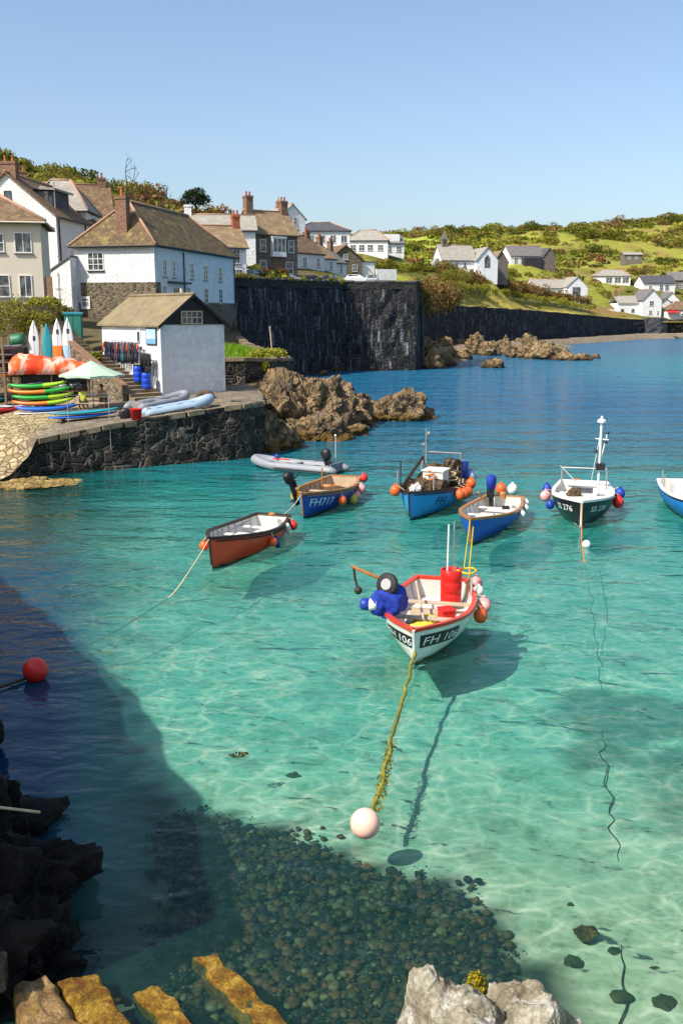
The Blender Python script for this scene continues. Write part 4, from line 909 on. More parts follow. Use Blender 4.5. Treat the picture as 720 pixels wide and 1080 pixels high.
# ------------------------------------------------------------------ stone steps beside the shed
st = T('stone_steps', 'worn stone steps climbing between the boat shed and the terrace', 'steps', (0, 0, 0))
mb = MB(); n = 14
for i in range(n):
    v0 = -.9+i*.56; z1 = .18*(i+1)
    mb.box(-2.35+rng.uniform(-.06, .06), v0, -1.5, -.55+(.3 if i < 3 else 0), v0+.62+rng.uniform(-.02, .03), z1, 0, Matrix.Translation(SC) @ Matrix.Rotation(R(A), 4, 'Z'))
mb.build('lower_flight', M['step_stone'], st)
mb = MB()
for i in range(14):
    v0 = 7.0+i*.5; z1 = 2.55+.2*(i+1)
    mb.box(-2.6, v0, 0, -.9, v0+.55, z1, 0, Matrix.Translation(SC) @ Matrix.Rotation(R(A), 4, 'Z'))
mb.build('upper_flight', M['step_stone'], st)
mb = MB(); MS = Matrix.Translation(SC) @ Matrix.Rotation(R(A), 4, 'Z')
mb.add([(-2.7, -.2, -.5), (-2.42, -.2, -.5), (-2.42, 7.4, -.5), (-2.7, 7.4, -.5), (-2.7, -.2, .75), (-2.42, -.2, .75), (-2.42, 7.4, 3.35), (-2.7, 7.4, 3.35)], [(3, 2, 1, 0), (4, 5, 6, 7), (0, 1, 5, 4), (1, 2, 6, 5), (2, 3, 7, 6), (3, 0, 4, 7)], 0, MS)
mb.build('side_wall', M['rubble_stone'], st)
mb = MB(); mb.add([(-2.76, -.25, .755), (-2.36, -.25, .755), (-2.36, 7.5, 3.4), (-2.76, 7.5, 3.4), (-2.76, -.25, .9), (-2.36, -.25, .9), (-2.36, 7.5, 3.55), (-2.76, 7.5, 3.55)], [(3, 2, 1, 0), (4, 5, 6, 7), (0, 1, 5, 4), (1, 2, 6, 5), (2, 3, 7, 6), (3, 0, 4, 7)], 0, MS)
mb.build('wall_cap', M['wood'], st)
# terrace walls left of the steps and behind the shed
tag(wall_path([(-34, 60.5, 1, 4.6), (-25, 60.3, 1, 4.3), (-17.2, 60.2, 1, 4.0), (-16.0, 62.5, 1, 5.0)], .8, .15, .6, 55).build('terrace_wall', M['rubble_stone']), 'rubble terrace wall behind the surfboards and the orange tarpaulin', 'retaining wall')
tag(wall_path([(-15.6, 65.4, 3, 7.2), (-12, 67.5, 2, 7.0), (-9.5, 70, 1, 6.5)], .8, .15, .8, 61).build('bank_wall', M['rubble_stone']), 'rough stone bank wall rising behind the boat shed roof', 'retaining wall')

# ------------------------------------------------------------------ rocks
def ico(n):
    bm = bmesh.new(); bmesh.ops.create_icosphere(bm, subdivisions=n, radius=1)
    v = [x.co.copy() for x in bm.verts]; f = [tuple(q.index for q in x.verts) for x in bm.faces]; bm.free(); return v, f
ICO = {n: ico(n) for n in (2, 3, 4, 5, 6)}
def lump(mb, c, r, sub=5, seed=0, nplane=16, rough=.22, fs=1.0, tilt=(0, 0, 0), mi=0):
    q = random.Random(seed); V, F = ICO[sub]; pl = []
    for i in range(nplane):
        d = Vector((q.gauss(0, 1), q.gauss(0, 1), q.gauss(0, 1))).normalized(); pl.append((d, q.uniform(.68, .98)))
    E = Matrix.Rotation(tilt[2], 3, 'Z') @ Matrix.Rotation(tilt[1], 3, 'Y') @ Matrix.Rotation(tilt[0], 3, 'X')
    vs = []; off = Vector((seed*3.1, seed*1.7, seed*.9))
    rm = (r[0]+r[1]+r[2])/3
    for d in V:
        k = 1.05
        for n_, h in pl:
            dn = d.dot(n_)
            if dn > .05: k = min(k, h/dn)
        p = Vector((d.x*r[0], d.y*r[1], d.z*r[2]))*k
        w_ = p*fs/rm*1.6+off
        f = 1+rough*.6*(mnoise.fractal(w_, 1.0, 2.1, 6)) - rough*.5*abs(mnoise.noise(w_*1.3))
        # stepped strata
        s_ = mnoise.noise(w_*2.9+Vector((9, 2, 4))); f += rough*.42*(round(s_*3)/3)
        vs.append(E @ (p*f)+Vector(c))
    mb.add(vs, F, mi); return mb
def rock(name, label, lumps, mat, group=None, sub=5, rough=.3, smooth=False, cat='rock'):
    m = MB()
    for i, l in enumerate(lumps): lump(m, l[0], l[1], l[3] if len(l) > 3 else sub, l[2], 18, rough)
    return tag(m.build(name, M[mat], smooth=smooth, uv=False), label, cat, group)
rock('rock_outcrop', 'big craggy brown rock outcrop standing between the shed and the harbour water', [
    ((-2.6, 61.5, .6), (3.6, 3.6, 3.6), 3, 6), ((-.3, 64.5, .3), (2.5, 3, 2.6), 4, 6), ((-1.4, 58.2, 0), (2.4, 2.2, 2.0), 5, 5), ((-4.3, 60, .3), (2.2, 2.6, 3.0), 6, 5), ((-.2, 60.0, -.3), (2.2, 2.0, 1.3), 7, 5),
    ((.9, 66.5, 0), (1.6, 2.2, 1.7), 17, 5), ((-1.5, 57, -.3), (2.4, 1.2, .9), 18, 5), ((-3.4, 59.2, 1.5), (1.2, 1.2, 2.0), 19, 5)], 'rock', rough=.42)
rock('quay_end_rock', 'ochre brown boulder leaning against the end of the stone quay', [((-4.4, 53.2, .3), (1.75, 1.6, 2.2), 8, 5), ((-3.2, 53.6, 0), (1.0, 1.1, 1.4), 9, 5), ((-5.3, 52.6, .2), (1.2, 1.2, 1.8), 20, 5)], 'rock', rough=.38)
rock('islet_rock', 'rounded rock islet alone in the blue water right of the outcrop', [((4.3, 69, .1), (2.3, 2.2, 1.9), 10, 6), ((5.6, 69.3, -.1), (1.5, 1.6, 1.0), 11, 5), ((2.8, 68.6, -.2), (1.3, 1.5, .9), 12, 5), ((2.2, 68.4, -.3), (2.0, 1.1, .55), 13, 4)], 'rock', rough=.34)
FR = [(400, 388, 16, 8), (414, 384, 16, 12), (427, 389, 20, 33), (443, 387, 26, 11), (457, 389, 22, 22), (470, 386, 22, 15), (452, 374, 26, 19), (470, 371, 24, 14), (486, 369, 28, 13), (502, 374, 24, 19), (517, 375, 24, 17), (532, 373, 20, 15), (521, 388, 26, 9),
      (545, 377, 28, 12), (561, 378, 30, 21), (579, 379, 30, 15), (598, 380, 30, 10), (615, 380, 22, 6), (548, 366, 16, 9), (436, 378, 20, 16), (490, 379, 18, 10), (572, 372, 24, 13), (629, 378, 9, 4), (392, 391, 10, 5), (508, 364, 16, 8), (590, 373, 16, 8), (478, 378, 16, 12)]
for i, (px, py, wp_, hp) in enumerate(FR):
    c = at(px, py, 0); k = c.length/1000; r0 = wp_*k*.55
    lab = 'brown rock in the jumble of boulders between the dark sea wall and the beach'
    if i == 2: lab = 'tall pointed rock stack rising against the foot of the dark sea wall'
    if i == 12: lab = 'low flat rock alone in the water in front of the boulder jumble'
    o = rock('far_boulder' if i not in (2, 12) else ('rock_stack' if i == 2 else 'flat_rock'), lab, [((c.x, c.y+r0*.6, hp*k*.15), (r0, r0*.9, hp*k*.92), 30+i, 4)], 'rock_far', group=None if i in (2, 12) else 'boulders below the sea wall', rough=.4)
for i in range(90):
    f = rng.random(); px = 545+f*185; py = 357.6-1.6*f+rng.uniform(-2.6, .4); c = at(px, py, 0); k = c.length/1000; r0 = rng.uniform(1.4, 4.8)*k
    rock('shore_boulder', 'small dark boulder on the distant shingle shore', [((c.x, c.y, .1), (r0, r0, r0*.62), 80+i, 3)], 'rock_far' if i % 2 else 'bank_rock', group='boulders along the distant shingle shore', rough=.35)
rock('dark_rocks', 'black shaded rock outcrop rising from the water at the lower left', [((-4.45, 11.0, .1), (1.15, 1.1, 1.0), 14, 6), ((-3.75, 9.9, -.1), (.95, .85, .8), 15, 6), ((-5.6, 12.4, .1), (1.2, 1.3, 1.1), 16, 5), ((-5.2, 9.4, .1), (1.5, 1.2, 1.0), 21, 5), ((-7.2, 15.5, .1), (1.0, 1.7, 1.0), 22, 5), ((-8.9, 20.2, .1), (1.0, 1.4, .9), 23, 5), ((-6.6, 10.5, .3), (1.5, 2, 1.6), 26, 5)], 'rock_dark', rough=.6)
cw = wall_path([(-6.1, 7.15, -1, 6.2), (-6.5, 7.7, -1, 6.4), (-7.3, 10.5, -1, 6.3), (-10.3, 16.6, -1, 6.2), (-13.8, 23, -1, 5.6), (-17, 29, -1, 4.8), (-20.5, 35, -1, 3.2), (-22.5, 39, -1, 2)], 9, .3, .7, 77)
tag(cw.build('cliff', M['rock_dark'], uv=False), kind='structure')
rock('lichen_rock', 'pale lichen covered rock with a weed tuft at the bottom edge', [((1.02, 7.75, .05), (.74, .8, 1.4), 44, 6), ((1.66, 7.6, .02), (.7, .8, 1.36), 47, 6), ((1.36, 7.62, .1), (.85, .75, 1.36), 43, 6), ((.6, 7.5, -.05), (.6, .65, 1.2), 46, 6), ((2.0, 7.4, -.1), (.5, .6, 1.05), 48, 5)], 'rock_pale', rough=.15)
rock('rock_ledge', 'low golden rock ledge awash at the foot of the cobbled ramp', [((-14.2, 41.6, -.15), (2.2, 1.4, .42), 91, 5), ((-16.5, 40.2, -.15), (2.6, 1.6, .4), 92, 5), ((-18.8, 39.4, -.1), (2.4, 1.8, .5), 93, 5), ((-12.6, 42.8, -.2), (1.0, .7, .35), 94, 4)], 'ledge', rough=.3)
for i, (px, py, wp_, hp) in enumerate([(352, 392, 14, 7), (372, 390, 18, 9), (388, 387, 14, 8), (405, 380, 14, 14), (340, 396, 10, 5)]):
    c = at(px, py, 0); k = c.length/1000; r0 = wp_*k*.55
    rock('far_boulder', 'brown rock in the jumble of boulders between the dark sea wall and the beach', [((c.x, c.y+r0*.6, hp*k*.15), (r0, r0*.9, hp*k*.92), 130+i, 4)], 'rock_far', group='boulders below the sea wall', rough=.4)
# weed covered slipway slabs
def weed_slab(corners, zt, zb, label, seed, mat='weed'):
    a, b, c, d = [at(*p, z) for p, z in zip(corners, zt)]
    N = 26; top = []
    for i in range(N+1):
        row = []
        for j in range(N+1):
            p = a.lerp(b, j/N).lerp(d.lerp(c, j/N), i/N)
            e = min(i, N-i, j, N-j)/N
            n_ = mnoise.fractal(p*3+Vector((seed, 0, 0)), 1, 2, 5)
            row.append(p+Vector((mnoise.noise(p*2.5)*.1+mnoise.noise(p*7)*.04, mnoise.noise(p*2.5+Vector((5, 5, 5)))*.1+mnoise.noise(p*7+Vector((5, 5, 5)))*.04, n_*.06-.1*max(0, 1-e*9)**2)))
        top.append(row)
    m = MB(); m.loft([[tuple(x) for x in r] for r in top], closed=False, caps=False)
    ring = [top[0][j] for j in range(N+1)]+[top[i][N] for i in range(1, N+1)]+[top[N][j] for j in range(N-1, -1, -1)]+[top[i][0] for i in range(N-1, 0, -1)]
    m.loft([[tuple(p) for p in ring], [(p.x, p.y, zb) for p in ring]], caps=False)
    bm_ = m.build('weedy_slab', M[mat], smooth=True, uv=False)
    return tag(bm_, label, 'stone slab', 'weed covered slipway stones')
weed_slab([(8, 1036), (50, 1022), (100, 1092), (30, 1130)], (.34, .34, .3, .3), -.7, 'broad buff slab at the left end of the slipway stones', 1, 'weed_buff')
weed_slab([(58, 1028), (104, 1021), (165, 1110), (100, 1120)], (.28, .28, .22, .22), -.7, 'second ochre slab with a reddish patch beside the dark shaded rocks', 2)
weed_slab([(143, 1043), (168, 1033), (226, 1110), (190, 1118)], (.09, .09, .03, .03), -.12, 'narrow yellow slab barely awash between two gullies', 3)
weed_slab([(199, 1003), (226, 1004), (330, 1100), (285, 1110)], (.05, .05, .0, .0), -.16, 'long yellow slab awash reaching out over the cobbles', 4)
# sunken stones
def bed(x, y): return float(np.interp(y, [-40, 6, 9, 12, 16, 22, 30], [-.35, -.35, -.45, -.6, -.85, -1.05, -1.15]))
tag(rock('sunken_stone', 'yellow stone lying on the pale sand under the clear water', [((*at(618, 985, -.42).xy, -.4), (.17, .13, .1), 51, 4)], 'weed', cat='stone'))
for i, (px, py, r0) in enumerate([(604, 1012, .12), (648, 1000, .09), (690, 1020, .08), (655, 1052, .12), (602, 948, .07), (700, 1058, .13), (310, 800, .15)]):
    c = at(px, py, -.5); rock('sunken_stone', 'dark stone lying on the sand under the clear shallow water', [((c.x, c.y, bed(c.x, c.y)-.02), (r0*1.3, r0, r0*.5), 52+i, 3)], 'sunk', 'dark stones under the clear shallows', cat='stone')
# cobbles under water: uncountable
m = MB(); q = random.Random(5); cnt = 0
var = []
for s_ in range(14):
    mm = MB(); lump(mm, (0, 0, 0), (1, q.uniform(.7, 1), q.uniform(.45, .7)), 2, 300+s_, 12, .12); var.append((np.array(mm.v), mm.f))
cpoly = [(p[0], p[1]) for p in cobble_poly]
while cnt < 6500:
    x = q.uniform(-5, 3.0); y = q.uniform(7.2, 15.5)
    wob = .35*mnoise.noise(Vector((x*.8, y*.8, 3)))+q.gauss(0, .12)
    if not inside(np.array([x+wob]), np.array([y+wob]), cpoly)[0]: continue
    s_ = .018+.085*q.random()**3.2; a = q.uniform(0, 6.28); vv, ff = q.choice(var)
    ca, sa = math.cos(a), math.sin(a)
    P = vv*s_; P = np.stack([P[:, 0]*ca-P[:, 1]*sa+x, P[:, 0]*sa+P[:, 1]*ca+y, P[:, 2]+bed(x, y)+.06], -1)
    m.add(P.tolist(), ff, q.choice([0, 0, 0, 0, 1, 1, 1, 2, 2, 3])); cnt += 1
cm = [pm('cobble_black', (.008, .008, .008, 1), .7, .5, 14), pm('cobble_brown', (.1, .045, .018, 1), .7, .6, 14), pm('cobble_olive', (.08, .06, .022, 1), .7, .6, 14), pm('cobble_pale', (.16, .13, .07, 1), .7, .5, 14)]
tag(m.build('cobbles', cm, smooth=True, uv=False, fix=False), kind='stuff')
bpy.data.objects['cobbles']['label'] = 'dark wet cobbles under the clear shallow water'

# ------------------------------------------------------------------ planting
def leaf_mesh(name, blobs, n, size, mats, seed, up=.25, shell=.35):
    r_ = np.random.RandomState(seed); bl = np.array(blobs, float); wts = (bl[:, 3]*bl[:, 4]*bl[:, 5])**.66; wts /= wts.sum()
    k = r_.choice(len(bl), n, p=wts); d = r_.normal(size=(n, 3)); d[:, 2] += up; d /= np.linalg.norm(d, axis=1)[:, None]
    f = 1-shell*r_.rand(n)**1.6; f *= 1+.12*r_.normal(size=n)
    P = bl[k, :3]+d*bl[k, 3:]*f[:, None]
    a = r_.normal(size=(n, 3))+d*.9; a /= np.linalg.norm(a, axis=1)[:, None]
    u_ = np.cross(a, r_.normal(size=(n, 3))); u_ /= np.linalg.norm(u_, axis=1)[:, None]; v_ = np.cross(a, u_)
    s_ = size*(.6+.8*r_.rand(n))[:, None]
    V = np.stack([P-u_*s_, P-v_*s_*.5, P+u_*s_, P+v_*s_*.5], 1).reshape(-1, 3)
    F = np.arange(4*n).reshape(n, 4)
    me = bpy.data.meshes.new(name); me.from_pydata(V.tolist(), [], F.tolist())
    for m_ in mats: me.materials.append(m_)
    me.polygons.foreach_set('material_index', r_.choice(len(mats), n, p=[.7]+[.3/(len(mats)-1)]*(len(mats)-1) if len(mats) > 1 else [1]))
    return me
def blobset(seed, n=6, flat=.75):
    q_ = random.Random(seed); b = [(0, 0, .45*flat, .75, .75, .55*flat)]
    for i in range(n):
        t_ = q_.uniform(0, 6.28); r0 = q_.uniform(.3, .72); s_ = q_.uniform(.28, .5)
        b.append((r0*math.cos(t_), r0*math.sin(t_), q_.uniform(.25, .95)*flat, s_, s_, s_*.85))
    return b
BUSH = {}
for nm, ms in {'dark': ['leaf_dark', 'leaf_mid'], 'mid': ['leaf_mid', 'leaf_dark'], 'light': ['leaf_light', 'leaf_mid'], 'olive': ['leaf_olive', 'leaf_mid'], 'brown': ['leaf_brown', 'leaf_olive']}.items():
    BUSH[nm] = [leaf_mesh('bush', blobset(s_*7+len(nm)), 620, .085, [M[x] for x in ms], s_+len(nm)*5) for s_ in range(3)]
BLAB = {'dark': 'dark green', 'mid': 'mid green', 'light': 'yellow green', 'olive': 'dull olive', 'brown': 'brown leafless'}
def bush(kind, x, y, z, r0, h, where, group, name='bush'):
    o = bpy.data.objects.new(name, rng.choice(BUSH[kind])); COL.objects.link(o); o.location = (x, y, z); o.scale = (r0, r0, h); o.rotation_euler = (0, 0, rng.uniform(0, 6.28))
    return tag(o, BLAB[kind]+' bush '+where, 'bush', group)
HOUSES = [(o.location.x, o.location.y) for o in bpy.data.objects if o.get('category') in ('house', 'barn', 'building') and o.parent is None]
def clear(x, y, d): return all((x-a-4)**2+(y-b-3)**2 > d*d for a, b in HOUSES)
# wooded slope behind the left houses
cnt = 0; q = random.Random(21)
while cnt < 95:
    Y_ = q.uniform(122, 172); px = q.uniform(-70, 262); X_ = (px-360)/1000*Y_*1.02
    if not clear(X_, Y_, 9): continue
    if Y_ > 150 and px > 215 and q.random() < .6: continue
    z = gz(X_, Y_); r0 = q.uniform(1.6, 4.0)*(1.0 if Y_ > 140 else .85)
    kd = q.choice(['dark', 'mid', 'mid', 'light', 'olive'] if px < 130 else ['brown', 'brown', 'olive', 'light', 'mid'])
    bush(kd, X_, Y_, z-.4, r0, r0*q.uniform(.8, 1.2), 'on the wooded slope behind the left houses', 'bushes on the wooded slope ('+kd+')'); cnt += 1
# far hillside
cnt = 0; q = random.Random(8)
while cnt < 130:
    Y_ = 255+400*q.random()**.85; px = q.uniform(330, 745); X_ = (px-360)/1000*Y_*1.0
    if not clear(X_, Y_, 11): continue
    P_ = np.array([X_]), np.array([Y_])
    if inside(*P_, [(210, 500), (330, 470), (520, 520), (520, 640), (260, 640), (215, 560)])[0] and q.random() < .9: continue
    if inside(*P_, [(125, 430), (300, 400), (420, 420), (420, 465), (230, 485), (140, 470)])[0] and q.random() < .75: continue
    if inside(*P_, [(14, 150), (17, 190), (87, 291), (110, 303), (92, 318), (60, 290), (22, 230), (14, 200)])[0]: continue
    nz_ = mnoise.noise(Vector((X_*.018, Y_*.018, 1)))
    if nz_ < -.12 and q.random() < .75: continue
    if not inside(*P_, COAST)[0]: continue
    r0 = q.uniform(2.2, 5.2)*(1+.5*(Y_ > 420)); kd = q.choice(['dark', 'mid', 'mid', 'light', 'olive', 'brown'])
    bush(kd, X_, Y_, gz(X_, Y_)+ (NB.mean() if 0 else 0) - .3+ (6*0), r0, r0*q.uniform(.55, .85), 'scattered over the far hillside', 'bushes on the far hillside ('+kd+')'); cnt += 1
# drop far bushes on the actual terrain
for o in COL.objects:
    if o.name.startswith('bush') and o.get('group', '').startswith('bushes on the'):
        z = ground(o.location.x, o.location.y)
        if z > -5: o.location.z = z-.25*o.scale.z*.3
# low scrub: uncountable
def scrub_cover(name, label, pts, seed, sz):
    r_ = np.random.RandomState(seed); Vs = []; mi = []
    for (x, y, z, s0, kd) in pts:
        n = 34; d = r_.normal(size=(n, 3)); d[:, 2] = np.abs(d[:, 2]); d /= np.linalg.norm(d, axis=1)[:, None]
        P = d*np.array([s0, s0, s0*.62])*(.75+.3*r_.rand(n))[:, None]+np.array([x, y, z]); a = d+.7*r_.normal(size=(n, 3)); u_ = np.cross(a, r_.normal(size=(n, 3))); u_ /= np.linalg.norm(u_, axis=1)[:, None]; v_ = np.cross(a/np.linalg.norm(a, axis=1)[:, None], u_)
        k = s0*sz*(.6+.8*r_.rand(n))[:, None]; Vs.append(np.stack([P-u_*k, P-v_*k*.6, P+u_*k, P+v_*k*.6], 1).reshape(-1, 3)); mi += [kd]*n
    V = np.concatenate(Vs); me_ = bpy.data.meshes.new(name); me_.from_pydata(V.tolist(), [], np.arange(len(V)).reshape(-1, 4).tolist())
    for k in ('leaf_dark', 'leaf_mid', 'leaf_light', 'leaf_olive', 'leaf_brown'): me_.materials.append(M[k])
    me_.polygons.foreach_set('material_index', mi); o = bpy.data.objects.new(name, me_); COL.objects.link(o); tag(o, label, kind='stuff')
q = random.Random(77); pts = []
while len(pts) < 1900:
    Y_ = 205+440*q.random()**.9; px = q.uniform(330, 750); X_ = (px-360)/1000*Y_; P_ = np.array([X_]), np.array([Y_])
    if not clear(X_, Y_, 9): continue
    if inside(*P_, [(210, 500), (330, 470), (520, 520), (520, 640), (260, 640), (215, 560)])[0] or (inside(*P_, [(125, 430), (300, 400), (420, 420), (420, 465), (230, 485), (140, 470)])[0] and q.random() < .8): continue
    if mnoise.noise(Vector((X_*.022, Y_*.022, 5))) < -.02 and q.random() < .82: continue
    z = ground(X_, Y_)
    if z < 4: continue
    low = inside(*P_, [(14, 150), (17, 190), (87, 291), (110, 303), (92, 318), (60, 290), (22, 230), (14, 200)])[0]
    if low and q.random() < .25: continue
    pts.append((X_, Y_, z-.2, (q.uniform(.8, 2.6)*(1+.4*(Y_ > 400)) if not low else q.uniform(.4, .9)), q.choice([0, 1, 1, 1, 2, 2, 3, 3] if q.random() < .9 else [4])))
scrub_cover('scrub', 'low scrub and gorse covering the far hillside', pts, 5, .3)
pts = []
while len(pts) < 1500:
    Y_ = q.uniform(118, 178); px = q.uniform(-90, 300); X_ = (px-360)/1000*Y_*1.02
    if not clear(X_, Y_, 6): continue
    z = ground(X_, Y_)
    pts.append((X_, Y_, z-.2, q.uniform(.8, 2.2), q.choice([0, 1, 1, 2, 3, 3] if px < 130 else [3, 4, 4, 2, 1])))
scrub_cover('undergrowth', 'dense undergrowth on the wooded slope behind the left houses', pts, 6, .3)
# dense trees along the skyline
q = random.Random(15)
for i in range(46):
    px = 500+i*4.9+q.uniform(-3, 3)
    if 598 < px < 690 and q.random() < .35: continue
    Y_ = q.uniform(560, 640); X_ = (px-360)/1000*Y_
    r0 = q.uniform(4, 8); kd = q.choice(['dark', 'mid', 'olive', 'brown'])
    bush(kd, X_, Y_, ground(X_, Y_)-1, r0, r0*q.uniform(.5, .9), 'in the tree line along the far skyline', 'trees along the far skyline ('+kd+')', 'skyline_tree')['category'] = 'tree'
# brown shrub hanging over the wall end, and the hedges behind the beach wall
for i, (px, py, Y_, r0, h) in enumerate([(441, 322, 133, 2.0, 3.6), (450, 326, 137, 2.3, 4.0), (460, 327, 142, 2.3, 4.0), (470, 326, 150, 2.3, 3.6), (437, 312, 131, 1.6, 2.6), (477, 322, 158, 2, 3.0), (464, 317, 152, 2.6, 3.6), (452, 314, 146, 2.4, 3.2), (444, 318, 134, 2.4, 3.4), (468, 322, 146, 2.6, 3.6), (458, 319, 140, 2.6, 3.6), (474, 316, 156, 2.4, 3.2)]):
    p = atY(px, py, Y_); bush('brown', p.x, Y_, p.z-.2, r0, h, 'spilling over the end of the dark sea wall', 'brown shrubs at the end of the sea wall')
for i in range(30):
    f = i/29; px = 466+f*150; py = 296+f*24; Y_ = 212+f*80; p = atY(px, py, Y_)
    bush('brown', p.x, Y_, p.z-.2, rng.uniform(2.0, 3.2), rng.uniform(2.6, 4.2)*(1.15-.5*f), 'in the hedge above the beach wall', 'brown hedge bushes above the beach wall')
    if i % 2: 
        p = atY(px+6, py+5, Y_-6); bush('light', p.x, Y_-6, p.z-.2, rng.uniform(1.6, 2.6), rng.uniform(1.2, 2.0), 'in the hedge above the beach wall', 'green hedge bushes above the beach wall')
for i in range(14):
    px = 395+i*6; p = atY(px, 283+rng.uniform(-4, 3), 215); bush(rng.choice(['light', 'olive', 'mid']), p.x, 215, p.z-.5, rng.uniform(1.5, 2.6), rng.uniform(1.2, 2.2), 'beside the lane below the church', 'bushes below the church')
# footpath fence line along the slope
pts = [atY(490+ i*13, 303+i*2.75, 218+i*7.2) for i in range(11)]
mb = MB()
for p in pts: mb.box(p.x-.12, p.y-.12, p.z-1.2, p.x+.12, p.y+.12, p.z+.9)
for a, b in zip(pts[:-1], pts[1:]): mb.tube([a+Vector((0, 0, .7)), b+Vector((0, 0, .7))], .12, 5); mb.tube([a+Vector((0, 0, .2)), b+Vector((0, 0, .2))], .12, 5)
tag(mb.build('path_fence', M['grey_trim']), 'grey fence following the sloping path above the beach wall', 'fence')
for i in range(9):
    f = [.04, .09, .15, .3, .46, .58, .71, .84, .96][i]; x, y = -12.2+12.4*f, 106.6+20.8*f
    bush(['olive', 'mid', 'light'][i % 3], x+.35, y+.1, 11.25, rng.uniform(.35, .8), rng.uniform(.5, .9), 'sprouting from the top of the tall sea wall', 'plants on top of the sea wall')
# near hedges
def hedge(px, py, Y_, rx, h, label, mats, seed):
    p = atY(px, py, Y_); me_ = leaf_mesh('hedge', [(0, 0, h*.5, rx, rx*.6, h*.5), (rx*.5, .1, h*.55, rx*.55, rx*.5, h*.45), (-rx*.55, 0, h*.5, rx*.5, rx*.5, h*.48)], 2600, .085, [M[x] for x in mats], seed)
    o = bpy.data.objects.new('hedge', me_); COL.objects.link(o); o.location = (p.x, Y_, p.z); return tag(o, label, 'hedge')
hedge(9, 358, 63, 1.6, 2.7, 'dark green clipped bush below the cream house at the left edge', ['leaf_olive', 'leaf_light'], 1)
hedge(47, 330, 68, 1.15, 1.1, 'small yellow green clipped bush in front of the timber gate', ['leaf_light', 'leaf_olive'], 2)
hedge(40, 353, 63, 1.15, 1.5, 'round yellow green bush right behind the upright surfboards', ['leaf_light', 'leaf_olive'], 3)
hedge(62, 342, 66, 1.0, 1.2, 'leafy bush between the teal bin and the lean-to wall', ['leaf_olive', 'leaf_dark'], 4)
hedge(99, 381, 58.5, .35, .5, 'little bright green plant on the stair side wall', ['leaf_light', 'leaf_mid'], 5)
hedge(283, 381, 70.8, 1.3, .95, 'bright yellow green clump of grass on the retaining wall plot', ['leaf_light', 'leaf_light'], 6)
hedge(278, 392, 66.4, .35, .7, 'tuft of greenery growing from the curved retaining wall', ['leaf_mid', 'leaf_light'], 7)
hedge(262, 296, 112, 1.6, .5, 'strip of yellow flowering plants on the left end of the sea wall', ['leaf_light', 'leaf_light'], 8)
hedge(480, 300, 205, 3.2, 3.4, 'fresh green bush in front of the church', ['leaf_light', 'leaf_mid'], 9)
# grass on the plot
r_ = np.random.RandomState(4); n = 5000; gx = r_.uniform(-12, -3.9, n); gy = r_.uniform(65.8, 82, n)
keep = inside(gx, gy, [(-12, 68), (-8.5, 65.9), (-5.1, 67.2), (-4.2, 69.5), (-4.1, 72), (-5, 75), (-7.3, 81), (-12, 82)]); gx, gy = gx[keep], gy[keep]; V = []; F = []
for x, y in zip(gx, gy):
    z = land(np.array([x]), np.array([y]))[0]; a = r_.uniform(0, 6.28); s_ = r_.uniform(.15, .4); b = len(V); dx, dy = math.cos(a)*.05, math.sin(a)*.05; l = r_.normal(size=2)*.12
    V += [(x-dx, y-dy, z-.05), (x+dx, y+dy, z-.05), (x+l[0], y+l[1], z+s_)]; F.append((b, b+1, b+2))
me_ = bpy.data.meshes.new('grass'); me_.from_pydata(V, [], F); me_.materials.append(leafmat('grass_blade', C('557a1c'), C('78992a'), C('9cb53c')))
g_ = bpy.data.objects.new('grass', me_); COL.objects.link(g_); tag(g_, 'green grass covering the plot behind the retaining wall', kind='stuff')

def bare_tree(name, label, loc, h, seed, cat='tree', leaf=None):
    r = T(name, label, cat, loc); q_ = random.Random(seed); mt = MB(); mc = MB(); tips = []
    def grow(p, d, l, rad, lev):
        pts = [p]; dd = d.copy()
        for i in range(4):
            dd = (dd+Vector((q_.gauss(0, .16), q_.gauss(0, .16), q_.gauss(0, .1)))).normalized(); pts.append(pts[-1]+dd*l/4)
        (mt if lev == 0 else mc).tube(pts, [rad*(1-.14*i) for i in range(5)], 5)
        if lev >= 3: tips.append(pts[-1]); return
        for i in range(3 if lev else 5):
            k = q_.randint(2, 4) if lev else q_.randint(1, 4)
            nd = (dd+Vector((q_.gauss(0, .6), q_.gauss(0, .6), q_.uniform(-.1, .5)))).normalized()
            grow(pts[k], nd, l*.62, rad*.5, lev+1)
    grow(Vector((0, 0, 0)), Vector((0, 0, 1)), h*.5, h*.028, 0)
    mt.build('trunk', M['bark'], r)
    o = mc.build('crown', M['bark'], r)
    return r
for i, (px, py, Y_, h) in enumerate([(130, 214, 152, 6.5), (152, 222, 150, 6), (168, 224, 150, 6.5), (178, 230, 152, 5.5)]):
    p = atY(px, py, Y_); bare_tree('bare_tree', ['tall bare tree on the wooded slope left of the brick chimney', 'bare tree behind the ridge of the large white house', 'widest bare tree above the brown bushes', 'low bare tree nearest the dark pine'][i], (p.x, Y_, ground(p.x, Y_)-.2), h+1.5, 60+i)
p = atY(206, 232, 158); pt = T('pine_tree', 'dark flat topped pine tree on the skyline above the houses', 'tree', (p.x, 158, 22.3))
mt = MB(); zt = 0; mt.tube([(-.1, 0, ground(p.x, 158)-23.5), (0, 0, 0), (.15, 0, 1.5), (.1, .1, 3.0)], [.34, .28, .2, .12], 7)
for a in range(6): mt.tube([(.1, 0, 1.3+.2*a), (1.6*math.cos(a), 1.4*math.sin(a), 2.6+.2*a)], [.1, .04], 5)
mt.build('trunk', M['bark'], pt)
